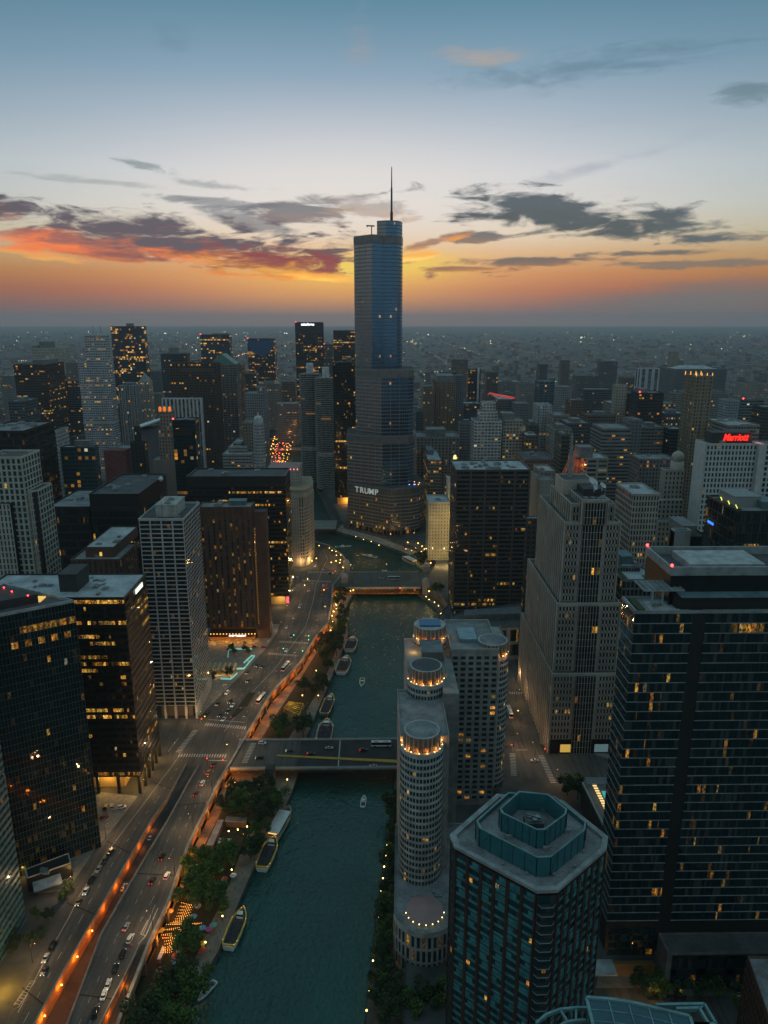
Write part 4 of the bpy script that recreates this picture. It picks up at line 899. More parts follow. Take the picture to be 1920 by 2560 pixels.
# black tower with flat pale roof
def black_tower():
    z = 111.0; x1, y0 = P(310.5, 1496, z); y1 = P(363, 1437, z)[1]; x0 = P(25, 1442, z)[0] - 3
    b = Bld('black_tower', 'black steel tower with pale flat roof and scattered amber office floors', 'skyscraper', (x0 + x1) / 2, (y0 + y1) / 2)
    b.part('wall', MB().box(x0, x1, y0, y1, 10, z), CORE)
    kw = dict(pier=.2, span=1.75, dp=.15, ds=.1)
    b.lattice((x0, y0), (x1, y0), 10, z, 27, 27, lit=.10, rowp=.30, litrow=(26,), G=1.0, **kw); b.lattice((x1, y0), (x1, y1), 10, z, 22, 27, lit=.13, rowp=.15, **kw)
    b.roof(rect(x0 - .4, x1 + .4, y0 - .4, y1 + .4), z, .8, .5, ROOFL(), BLACK)
    xa, ya = P(150, 1480, z); b.pent(xa, xa + 9, ya, ya + 16, z + .06, 9, mat('dark_penthouse', (.03, .032, .034), .7)); b.units(x0 + 6, x1 - 4, y0 + 4, y1 - 4, z + .06, 16, .55)
    b.part('roof_sign_light', MB().box(x1 + .35, x1 + .5, y0 + 16, y0 + 28, z - 4, z - 1.5), emit('cool_sign', (.85, 1, .8), 1.3))
    b.finish(GL, BLACK, 100)
    m_ = MB()
    for i in range(4): x = x1 - 1 - i * 11; b.part('column', MB().box(x - 1, x + .4, y0 - .2, y0 + 1.2, 0, 10), BLACK)
    for i in range(1, 6): y = y0 + (y1 - y0) * i / 5; b.part('column', MB().box(x1 - 1, x1 + .3, y - .8, y + .6, 0, 10), BLACK)
    b.part('lobby', MB().box(x0 + 6, x1 - 11, y0 + 6, y1 - 6, 0, 10), facade((.5, .33, .12), fw=.7, fh=.85, lit=1.0, power=.9))
    for k in range(3): lamp_light((x1 - 4, y0 + 4 + k * (y1 - y0) * .4, 7.5), 2600, (1, .58, .14), .6, b.r)
    lamp_light((x1 - 20, y0 + 2, 7.5), 2600, (1, .58, .14), .6, b.r)
    return b
BT = black_tower()
# triangular glass hotel
def triangle_tower():
    bx, by = P(253, 2117, 0); z = H + ray(194, 1506)[2] / ray(194, 1506)[1] * by
    v1 = (bx, by); q = P(0, 1542, z); dx, dy = q[0] - bx, q[1] - by; v2 = (bx + dx * 2.0, by + dy * 2.0); v3 = P(10, 1464, z)
    b = Bld('triangular_tower', 'dark teal curtain wall tower with triangular roof beside the road', 'skyscraper', (v1[0] + v2[0] + v3[0]) / 3, (v1[1] + v2[1] + v3[1]) / 3)
    poly = [v2, v1, v3]
    b.part('wall', MB().prism(poly, 0, z), CORE)
    kw = dict(pier=.10, span=.16, dp=.10, ds=.08)
    nf = 40
    b.lattice(v2, v1, 0, z, 44, nf, lit=.035, rowp=.03, litrow=(), **kw)
    for i, w in enumerate(b.win):
        j = i // 44; k = i % 44
        if j == nf - 3 and k > 26: b.win[i] = w[:4] + ((.9, .8, rnd.random()),)
        if j == nf - 5 and k > 22 and k % 4 < 2: b.win[i] = w[:4] + ((1.0, 1.3, rnd.random() * .5),)
        if j < 6 and rnd.random() < .12: b.win[i] = w[:4] + ((.7, .3, .1),)
    b.lattice(v1, v3, 0, z, 30, nf, lit=.03, rowp=.05, **kw)
    b.roof(poly, z, 1.3, .7, ROOFD(), mat('pale_rim', (.30, .32, .33), .5))
    c = ((v1[0] + v2[0] + v3[0]) / 3 - 4, (v1[1] + v2[1] + v3[1]) / 3 + 3); tri = [(c[0] + (p[0] - c[0]) * .55, c[1] + (p[1] - c[1]) * .55) for p in poly]
    b.part('penthouse', MB().prism(tri, z + .06, z + 4), mat('dark_penthouse', (.03, .032, .034), .7)); 
    p = P(85, 1500, z); b.part('skylight', MB().box(p[0] - 4, p[0] + 4, p[1] - 3, p[1] + 3, z + .06, z + .7), emit('skylight_glow', (1, .6, .13), .75))
    for k, q in enumerate(((10, 1472), (30, 1482), (70, 1492))):
        p = P(q[0], q[1], z + 4); b.part('beacon', MB().sphere((p[0], p[1], z + 4.6), .35, 6, 4), emit('red_beacon', (1, .03, .03), 12))
    b.units(c[0] - 12, c[0] + 3, c[1] - 10, c[1] - 4, z + .06, 4, .8)
    b.finish(glass('dark_teal_glass', (.004, .013, .015), 1.6, .8, .02, .04, .4, .02), mat('teal_mullion', (.10, .13, .135), .5, .3), 100)
triangle_tower()
# striped glass tower cut by the left edge
def striped_tower():
    ax, ay = P(64, 2300, 0); q = P(0, 2408, 0); dx, dy = q[0] - ax, q[1] - ay; L_ = math.hypot(dx, dy); dx, dy = dx / L_, dy / L_
    a = (ax, ay); f = (ax + dx * 45, ay + dy * 45); nx, ny = dy, -dx
    if nx > 0: nx, ny = -nx, -ny
    c = (f[0] + nx * 30, f[1] + ny * 30); e = (a[0] + nx * 30, a[1] + ny * 30); z = 138.0
    b = Bld('striped_tower', 'pale teal striped glass tower cut off by the left edge of the photo', 'skyscraper', (a[0] + c[0]) / 2, (a[1] + c[1]) / 2)
    b.part('wall', MB().prism([f, a, e, c], 0, z), CORE)
    b.lattice(f, a, 0, z, 18, 42, pier=.12, span=1.5, dp=.12, ds=.35, lit=.03, rowp=.02); b.lattice(a, e, 0, z, 12, 42, pier=.12, span=1.5, dp=.12, ds=.35, lit=.03, rowp=.02)
    b.roof([f, a, e, c], z); b.finish(GLT, mat('teal_spandrel', (.10, .18, .19), .35, .2, var=.5, scale=.5), 100)
striped_tower()
# brown hotel slab
b = L('brown_hotel', 'reddish brown brick hotel slab with columns of small orange windows', 496, 627, 1270, 542, back=635, wall=BRICK, nb=9, nf=33, nbs=5, pier=3.0, span=.5, dp=.5, ds=.0, lit=.8, rowp=.0, G=.55, lobby=11, roof=ROOF(), done=False, units=2, par=1.0, coremat=BRICK)
b.pent(b.x0 + 21, b.x0 + 34, b.y0 + 8, b.y0 + 16, b.z + .06, 3, mat('teal_plant', (.08, .14, .15), .6))
zt = b.z; b.win = [w for w in b.win if w[2] < zt - 11]
x2 = PD(663, 1283, 545)[0]; z2 = PD(640, 1283, 545)[2]
b.part('annex', MB().box(b.x1, x2, b.y0 + 4, b.y1, 0, z2), BRICK); b.roof(rect(b.x1 + .6, x2, b.y0 + 4, b.y1), z2, .8, .4, ROOFD(), BRICK)
for k in range(34):
    zz = 12 + k * (zt - 28) / 34; b.win.append(((b.x1 + .8, b.y0 + 3.9), (b.x1 + 2.0, b.y0 + 3.9), zz, zz + 1.9, (1.0, .55, .1)))
b.part('lobby', MB().box(b.x0 + 2, b.x1 - 2, b.y0 + 3, b.y1 - 3, 0, 11), facade((.30, .14, .05), fw=.8, fh=.8, lit=.9, power=.5))
cn = b.part('canopy', MB().box(b.x0 + 3, b.x1 - 1, b.y0 - 7, b.y0 + 3, 6, 8.2), mat('canopy_brown', (.06, .03, .02), .7))
m_ = [b.part('canopy_lamp', MB().sphere((b.x0 + 5 + k * 2.45, b.y0 - 7.2, 8.6), .45, 6, 4), emit('canopy_lamp', (1, .42, .06), 2.6)) for k in range(15)]
text('HYATT REGENCY', 1.7, ((b.x0 + b.x1) / 2 + 6, b.y0 - 7.3, 7), (pi / 2, 0, 0), emit('sign_white', (.9, .95, 1), 3.0), b.r)
b.finish(GLH, BRICK)
for k in range(4): lamp_light((b.x0 + 5 + k * 10, b.y0 - 3, 5.0), 2200, (1, .42, .07), .5, b.r)
# black slab behind it
b = L('black_slab', 'wide black glass slab with amber lit floors beyond the brown hotel', 466.7, 713, 1194, 614, back=724.5, nb=30, nf=29, nbs=8, pier=.15, span=1.9, dp=.15, ds=.1, lit=.10, rowp=.34, lobby=9, roof=ROOFD(), units=4, done=False, G=1.1)
b.win = [w for w in b.win if w[2] < b.z - 10]
b.finish(GL, BLACK)
b.part('lobby', MB().box(b.x0 + 4, b.x1 - 4, b.y0 + 4, b.y1 - 4, 0, 9), facade((.4, .3, .12), fw=.8, fh=.85, lit=.9, power=.8)); lamp_light((b.x1 - 8, b.y0 - 1, 6), 2500, (1, .6, .2), .5, b.r)
b.part('red_sign', MB().box(b.x1 - 2.5, b.x1 - .3, b.y0 - .8, b.y0 - .5, 3, 9), emit('sign_pink', (1, .12, .2), 1.3))
# low black pair
b = L('black_block', 'low black office block with dark gravel roof and one glowing band of windows', 223, 346, 1238, 570, back=415, nb=16, nf=18, nbs=14, pier=.3, span=1.4, dp=.25, ds=.1, lit=.06, rowp=.10, roof=ROOFD(), units=5, done=False)
b.win = [w for w in b.win if w[2] < b.z - 12]; zb = PD(300, 1271, 570)[2]
b.part('lit_floor', MB().box(b.x0 + 1, b.x1 - 1, b.y0 - .35, b.y0 + 1, zb - 2, zb + 2), facade(C_DARK, fw=.85, fh=.9, lit=1.0, power=.55)); b.finish(GL, BLACK)
b.part('dish', MB().sphere((b.x1 + 4, b.y0 + 50, b.z + 2.5), 2.0, 10, 5).cyl(b.x1 + 4, b.y0 + 50, .4, b.z, b.z + 2, 6), mat('white_stone', C_WHITE))
L('black_block', 'black low wing with pale roof and amber windows left of the glowing band', 118, 222.5, 1270, 572, dep=62, nb=24, nf=15, nbs=6, pier=.12, span=2.1, dp=.15, ds=.1, lit=.12, rowp=.30, G=.8, roof=ROOF(), units=3)
L('black_tower', 'black tower with cluttered pale roof at the left edge above the cream flats', -60, 58, 1080, 630, back=134, nb=24, nf=26, nbs=30, pier=.12, span=2.1, dp=.12, ds=.1, lit=.12, rowp=.22, G=.7, roof=ROOF(), units=12, n=100)
# cream flats at the left edge
b = L('cream_flats', 'cream balcony flats with rounded corner at the left edge', -40, 53, 1146, 470, dep=26, wall=CREAM, nb=7, nf=40, nbs=6, pier=1.3, span=1.0, dp=.5, ds=.3, lit=.07, rowp=.0, roof=ROOFD(), units=2, done=False)
x2, _, z2 = PD(86, 1232, 470)
pl = [(b.x1, b.y0 + 2), (x2 - 3, b.y0 + 2), (x2 - .8, b.y0 + 3), (x2, b.y0 + 5), (x2, b.y1), (b.x1, b.y1)]; b.part('rounded_wing', MB().prism(pl, 0, z2), CORE)
b.lattice(pl[0], pl[1], 0, z2, 2, 34, pier=.9, span=.9, dp=.4, ds=.3, lit=.1, rowp=0); b.lattice(pl[3], pl[4], 0, z2, 5, 34, pier=.9, span=.9, dp=.4, ds=.3, lit=.07, rowp=0); b.lattice(pl[1], pl[3], 0, z2, 1, 34, pier=.4, span=.9, dp=.3, ds=.3, lit=.1, rowp=0)
b.roof(pl, z2, 1.2, .5, ROOFD(), CREAM); x3, _, z3 = PD(-40, 1258, 468); b.part('bay', MB().box(b.x0, PD(28, 1258, 468)[0], 466, 470, 0, z3), CORE); b.lattice((b.x0, 466), (PD(28, 1258, 468)[0], 466), 0, z3, 6, 32, pier=1.3, span=1.0, dp=.3, ds=.2, lit=.08, rowp=0)
b.finish(GLT, CREAM)
# small brown tower
b = L('brown_block', 'small brown brick block with pale roof box behind the flat black roof', 178, 298, 1402, 455, dep=36, cat='building', wall=BRICK, nb=9, nf=18, nbs=8, pier=2.4, span=.6, dp=.5, ds=0, lit=.12, rowp=.0, roof=ROOF(), units=1, done=False, coremat=BRICK)
xa, xb = PD(213, 1372, 462)[0], PD(284, 1372, 462)[0]; zt = PD(250, 1370, 462)[2]
b.part('upper_wall', MB().box(xa, xb, 462, b.y1 - 1 + 22, b.z, zt), BRICK); b.roof(rect(xa, xb, 462, b.y1 + 21), zt, .6, .4, ROOFL(), BRICK); b.units(xa + 2, xb - 2, 466, b.y1 + 12, zt + .06, 3, .8)
b.part('lit_opening', MB().box(xa + 9, xa + 10.6, 461.8, 462.2, b.z + 1, b.z + 3.6), emit('skylight_glow', (1, .6, .13), .75)); b.finish(GLH, BRICK)
# pink crowned stone tower and the curved stone block at the road bend
b = L('stone_tower', 'narrow grey stone tower crowned with a pink lit colonnade', 722, 748, 1178, 745, dep=24, wall=STONE, nb=5, nf=28, nbs=5, pier=1.6, span=1.6, dp=.3, ds=.15, lit=.12, rowp=.02, roof=ROOF(), units=1)
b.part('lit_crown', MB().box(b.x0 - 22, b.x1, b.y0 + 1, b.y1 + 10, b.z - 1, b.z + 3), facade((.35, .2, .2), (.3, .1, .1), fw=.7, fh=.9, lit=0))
for k in range(9): b.part('crown_lamp', MB().cyl(b.x0 - 20 + k * 3.6, b.y0 + .6, .5, b.z - 1, b.z + 2.5, 6), emit('pink_lamp', (1, .30, .28), 1.6))
def curved_block():
    pts = [PD(px, 1300, d)[:2] for px, d in [(748, 722), (760, 723), (772, 730), (781, 742), (785, 760)]]; z = PD(770, 1232, 730)[2]; back = [(pts[-1][0] - 4, pts[-1][1] + 30), (pts[0][0] - 10, pts[-1][1] + 30), (pts[0][0] - 10, pts[0][1] + 1)]
    pl = pts + back; b = Bld('curved_block', 'curved pale stone block with columned crown at the bend of the road', 'building', pts[2][0] - 8, pts[2][1] + 10)
    b.part('wall', MB().prism(pl, 0, z), STONE)
    for i in range(4):
        k = max(2, round(math.hypot(pts[i + 1][0] - pts[i][0], pts[i + 1][1] - pts[i][1]) / 3))
        b.lattice(pts[i], pts[i + 1], 8, z - 14, k, 15, pier=1.3, span=1.5, dp=.25, ds=.12, lit=.08, rowp=0); b.lattice(pts[i], pts[i + 1], z - 13, z - 3, k, 1, pier=1.3, span=.5, dp=.8, ds=.3, lit=0, rowp=0)
    b.lattice(back[-1], pts[0], 8, z - 3, 4, 20, pier=2, span=2, dp=.25, ds=.12, lit=.15, rowp=0)
    b.roof(pl, z, 1.2, .5, ROOF(), STONE); b.part('lit_attic', MB().prism([(x * .985 - 1, y + 3) for x, y in pl], z + .1, z + 4), facade((.34, .25, .17), fw=.5, fh=.7, lit=.7, power=.4))
    b.finish(GL, STONE); lamp_light((pts[2][0] + 3, pts[2][1] - 2, 6), 2500, (1, .6, .22), .4, b.r); lamp_light((pts[0][0] + 1, pts[0][1] - 4, 6), 2500, (1, .6, .22), .4, b.r)
curved_block()
# ---- tall spired tower
def spired_tower():
    x, y = PD(950, 1300, 900)[0], 900
    b = Bld('spired_tower', 'tallest blue glass tower with tiered setbacks, spire and TRUMP lettering', 'skyscraper', x, y)
    def poly(v): return [PD(px, 900, d)[:2] for px, d in v]
    def zt(yy, d): return PD(950, yy, d)[2]
    zs = [6, zt(1219, 842), zt(1087, 865), zt(923, 880), zt(590, 893), zt(560, 893)]
    t4 = poly([(864.6, 868), (978, 832), (1030, 838), (1052, 846), (1063, 858), (1065, 880), (1040, 915), (868, 915)])
    t3 = poly([(864.6, 869), (956, 846), (1022, 852), (1036, 862), (1037, 905), (868, 917)])
    t2 = poly([(888, 880), (954, 856), (1022, 860), (1034, 868), (1036, 885), (1030, 920), (890, 925)])
    t1 = poly([(887.5, 907), (930, 884), (956, 890), (957, 893), (992, 895), (1001, 902), (1005, 914), (1000, 935), (890, 940)])
    t0 = poly([(943, 898), (965, 893), (992, 895.3), (1000, 902), (1004, 914), (998, 933), (945, 935)])
    FM = facade((.13, .15, .18), (.075, .21, .36), fw=.88, fh=.72, lit=.004, power=1.0, shine=.12, metal=.9); FS = facade((.24, .225, .225), (.30, .28, .29), fw=.88, fh=.62, lit=.008, power=1.0, shine=.22, metal=.8)
    FB = facade((.24, .22, .20), (.16, .17, .175), fw=.85, fh=.6, lit=.06, power=1.0, shine=.15, metal=.7); FL = facade((.26, .21, .17), (.22, .16, .13), fw=.85, fh=.6, lit=.07, power=1.0, shine=.2, metal=.6)
    for k, (pl, z0, z1, fm) in enumerate(((t4, zs[0], zs[1], FB), (t3, zs[1], zs[2], FM), (t2, zs[2], zs[3], FM), (t1, zs[3], zs[4], FM), (t0, zs[4], zs[5] + 3, FM))):
        m_ = MB(); n = len(pl)
        for i in range(n):
            m_.cur = 1 if i == 0 or k == 4 and i < 1 else 0  # left facet takes a greyer copy: its reflected sky tone is put into the colour
            p, q = pl[i], pl[(i + 1) % n]; L_ = math.hypot(q[0] - p[0], q[1] - p[1]); m_.wall(p, q, z0, z1, max(1, round(L_ / 2.2)), max(1, round((z1 - z0) / 4.1)))
        b.part('wall' if k == 0 else 'upper_wall', m_, [fm, FL if k == 0 else FS]); b.roof(pl, z1, 1.0, .5, ROOFD(), METAL())
        if k < 4:
            c = (sum(p[0] for p in pl) / n, sum(p[1] for p in pl) / n); e = [(c[0] + (p[0] - c[0]) * 1.012, c[1] + (p[1] - c[1]) * 1.012) for p in pl]
            b.part('louvre_band', MB().prism(e, z1 - 7.5, z1 - .6), mat('steel_band', (.17, .165, .165), .4, .5, var=.2))
            pass
        rb = MB()
        for i in range(3 if k != 3 else 5):
            p, q = pl[i], pl[i + 1]; L_ = math.hypot(q[0] - p[0], q[1] - p[1]); c = int(L_ / 8.8)
            for j in range(1, c): f = j / c; X, Y = p[0] + (q[0] - p[0]) * f, p[1] + (q[1] - p[1]) * f; rb.box(X - .14, X + .14, Y - .35, Y + .1, z0, z1 - 7)
        if rb.f: b.part('mullion', rb, METAL())
    sx, sy = PD(979, 500, 914)[:2]; zz = lambda yy: PD(979, yy, 914)[2]
    b.part('spire', MB().cyl(sx, sy, 1.75, zs[5], zz(530), 12, 1.6).cyl(sx, sy, 1.15, zz(530), zz(470), 10, 1.0).cyl(sx, sy, .75, zz(470), zz(417), 8, .45), mat('spire_steel', (.05, .055, .06), .4, .6))
    cx_, cy2 = PD(929, 570, 905)[:2]; b.part('roof_crane', MB().bar((cx_, cy2, zs[4]), (cx_, cy2, zs[4] + 12), 1.1).bar((cx_ - 6, cy2, zs[4] + 12.4), (cx_ + 3.5, cy2, zs[4] + 12.0), 1.0, 1.4).bar((cx_ - 5.6, cy2, zs[4] + 12), (cx_ - 4.6, cy2, zs[4] + 10.6), .7), mat('crane_green', (.06, .065, .04), .6))
    p, q = t4[0], t4[1]; L_ = math.hypot(q[0] - p[0], q[1] - p[1]); ux, uy = (q[0] - p[0]) / L_, (q[1] - p[1]) / L_; f = L_ * .46
    sm = emit('trump_letters', (.60, .66, .62), .32); X, Y = p[0] + ux * f + uy * .9, p[1] + uy * f - ux * .9
    for i, ch in enumerate('TRUMP'):
        s = (i - 2) * 7.0; text(ch, 9.6, (X + ux * s, Y + uy * s, zs[1] - 6.2), (pi / 2, 0, atan2(uy, ux)), sm, b.r, 'letter', .3, bold=.12)
    e = poly([(868, 876), (976, 838), (1028, 844), (1055, 862), (1060, 905), (870, 915)])
    m_ = MB()
    for i in range(4): pq = e[i], e[i + 1]; m_.wall(pq[0], pq[1], -2, 6.5, max(2, round(math.hypot(pq[1][0] - pq[0][0], pq[1][1] - pq[0][1]) / 5)), 1)
    b.part('lit_arcade', m_, facade((.25, .16, .08), fw=.6, fh=.8, lit=.9, power=.6))
    m_ = MB()
    for i in range(3):
        p, q = t4[i], t4[i + 1]; c = max(2, int(math.hypot(q[0] - p[0], q[1] - p[1]) / 9))
        for j in range(c): f = j / c; b.part('column', MB().cyl(p[0] + (q[0] - p[0]) * f, p[1] + (q[1] - p[1]) * f + .8, .8, -2, 6, 8), METAL())
    rr = random.Random(5)
    tx, ty = PD(1020, 1215, 850)[:2]
    for i in range(14): b.part('terrace_lamp', MB().sphere((tx + rr.uniform(-22, 16), ty + rr.uniform(-2, 16), zs[1] + 1.8), .55, 5, 3), emit('terrace_blue', (.25, .3, 1), 5) if i > 8 else emit('terrace_warm', (1, .45, .15), 4))
    return zs
spired_tower()
# terraced river front below it
t_ = thing('river_terrace', 'stepped stone river terrace with small lamps in front of the tallest tower', 'terrace', (*P(950, 1350)[:2], -6))
A_, B_ = [P(px, py, ZW) for px, py in [(1063, 1412), (1000, 1383), (933, 1359), (836, 1332)]], None
for k in range(4):
    o1, o2 = off(A_, 1 + k * 3.2), off(A_, 1 + (k + 1) * 3.2)
    m_ = MB()
    for i in range(3): m_.prism([o1[i], o2[i], o2[i + 1], o1[i + 1]], -9 + 0, ZQ + .3 + k * 1.6)
    m_.build('step', STONE, t_)
# ---- corncob towers
def corncob():
    m_ = MB(); r = 17.0; base = -4.0
    prof = lambda i: 1 + .055 * abs(sin(pi * i / 4))
    fl = MB(); pk = MB()
    for k in range(60):
        z = base + 6 + k * 2.72 + (3 if k > 19 else 0)
        pl = cylpoly(0, 0, r * .955, 64, lambda i: .985 + .055 * abs(sin(pi * i / 4)))
        (pk if k < 19 else fl).prism(pl, z, z + (.9 if k < 19 else 1.05))
    core = MB().cyl(0, 0, r * .86, base, base + 60 * 2.72 + 8, 32); cap = MB().cyl(0, 0, 5.2, base + 60 * 2.72 + 8, base + 60 * 2.72 + 23, 20); win = MB(); z0, z1 = base + 62, base + 60 * 2.72 + 8
    for i in range(64): a, c = 2 * pi * i / 64, 2 * pi * (i + 1) / 64; win.wall((r * .875 * cos(a), r * .875 * sin(a)), (r * .875 * cos(c), r * .875 * sin(c)), z0, z1, 1, 40)
    ring = MB().cyl(0, 0, r * .9, base + 56, base + 62, 32)
    return [('balcony', fl, mat('grey_concrete', (.27, .265, .26), .85)), ('parking_level', pk, mat('pale_balcony', (.36, .355, .34), .8)), ('wall', core, CORE), ('penthouse', cap, mat('white_stone', C_WHITE)), ('window', win, facade((.03, .03, .03), fw=.8, fh=.7, lit=.14)), ('waist', ring, mat('pale_waist', (.40, .38, .33), .8))]
x, y = PD(776, 980, 1135)[:2]; t1 = thing('corncob_tower', 'left and farther of the two round scalloped balcony towers', 'skyscraper', (0, 0, 0), 0, 'pair of round balcony towers')
for nm, m_, mm in corncob():
    o = m_.build(nm, mm, t1, smooth=False)
    if nm == 'window': o['kind'] = 'stuff'
t1.location = (x, y, 0)
x, y = PD(815, 990, 1105)[:2]; dup(t1, (x, y, -4), .2, 'right and nearer of the two round scalloped balcony towers', 'pair of round balcony towers')
# ---- black slab tower by the spired tower
b = L('black_tower', 'slim black steel slab tower touching the left of the tallest tower', 832, 893, 908, 985, dep=40, nb=13, nf=50, nbs=8, pier=.3, span=1.4, dp=.25, ds=.1, lit=.13, rowp=.06, litrow=(21,), lobby=10, roof=ROOFD(), units=2, G=1.2, pent=[(.55, .75, .3, .7, 6)])
b.part('lobby', MB().box(b.x0 + 3, b.x1 - 3, b.y0 + 3, b.y1 - 3, 0, 10), facade((.5, .33, .12), fw=.8, fh=.9, lit=1.0, power=1.0)); lamp_light(((b.x0 + b.x1) / 2, b.y0 - 2, 6), 6000, (1, .5, .12), .5, b.r)
# ---- cream floodlit pair behind the dark grid slab
b = L('floodlit_tower', 'cream terracotta block glowing yellow beside the dark grid slab', 1072, 1124, 1258, 742, dep=34, wall=CREAM, nb=7, nf=17, nbs=6, pier=2.3, span=1.9, dp=.35, ds=.15, lit=.05, rowp=0, roof=ROOFL(), units=2)
for dxx, zl_, el_ in ((.3, 6, 4500), (.9, 6, 6000), (1.1, 45, 13000), (.2, 40, 3000)): lamp_light((b.x0 + (b.x1 - b.x0) * dxx, b.y0 - 22, zl_), el_, (1, .66, .2), 1.0, b.r)
cx_, _, cz = PD(1139, 1180, 770)
b.part('clock_tower', MB().box(cx_ - 9, cx_ + 5, 765, 779, 0, cz - 6).box(cx_ - 5, cx_ + 3, 767, 776, cz - 6, cz + 6).cyl(cx_ - 1, 771, 3, cz + 6, cz + 14, 8, 2.2), CREAM); b.part('lantern', MB().cyl(cx_ - 1, 771, 2, cz + 14, cz + 18, 8, 1.2), emit('lantern_yellow', (1, .75, .25), 1.4))
lamp_light((cx_ - 8, 757, 40), 16000, (1, .7, .22), 1.0, b.r)
# ---- dark grid slab
b = L('grid_slab', 'dark brown grid office slab with white roof right of the river', 1141, 1325, 1177, 593, back=1128, wall=mat('bronze_frame', (.062, .052, .046), .6, var=.2), nb=5, nf=34, nbs=5, pier=1.4, span=1.5, dp=.6, ds=.3, lit=.06, rowp=.13, roof=ROOFL(), units=15, done=True, n=100)
# ---- low curved block in front
def low_block():
    z = 26.0; A = [(1125, 1578), (1128, 1540), (1160, 1532), (1280, 1513), (1335, 1510), (1335, 1566), (1240, 1570), (1180, 1560)]
    pl = [P(*q, z) for q in A]; b = Bld('low_block', 'low pale block with sweeping grey roof below the dark grid slab', 'building', pl[0][0] + 20, pl[0][1] + 8)
    f = [pl[0], pl[7], pl[6], pl[5]]
    b.part('wall', MB().prism(pl[::-1] if False else [pl[0], pl[7], pl[6], pl[5], pl[4], pl[3], pl[2], pl[1]], 0, z), mat('pale_precast', (.30, .29, .275), .85))
    b.roof([pl[0], pl[7], pl[6], pl[5], pl[4], pl[3], pl[2], pl[1]], z, 1.2, .6, ROOFD(), mat('zinc', (.16, .17, .18), .5, .4))
    q0, q1, q2, q3 = P(1160, 1553, z), P(1335, 1548, z), P(1335, 1530, z), P(1160, 1540, z); b.part('roof_ridge', MB().prism([q0, q1, q2, q3], z, z + 5), mat('zinc', (.16, .17, .18), .5, .4))
    for i in range(3): b.lattice(f[i], f[i + 1], 2, z - 1, 3, 2, pier=3, span=2.5, dp=.4, ds=.2, lit=.25, rowp=0)
    b.finish(GL, mat('pale_precast', (.30, .29, .275), .85)); return b
low_block()
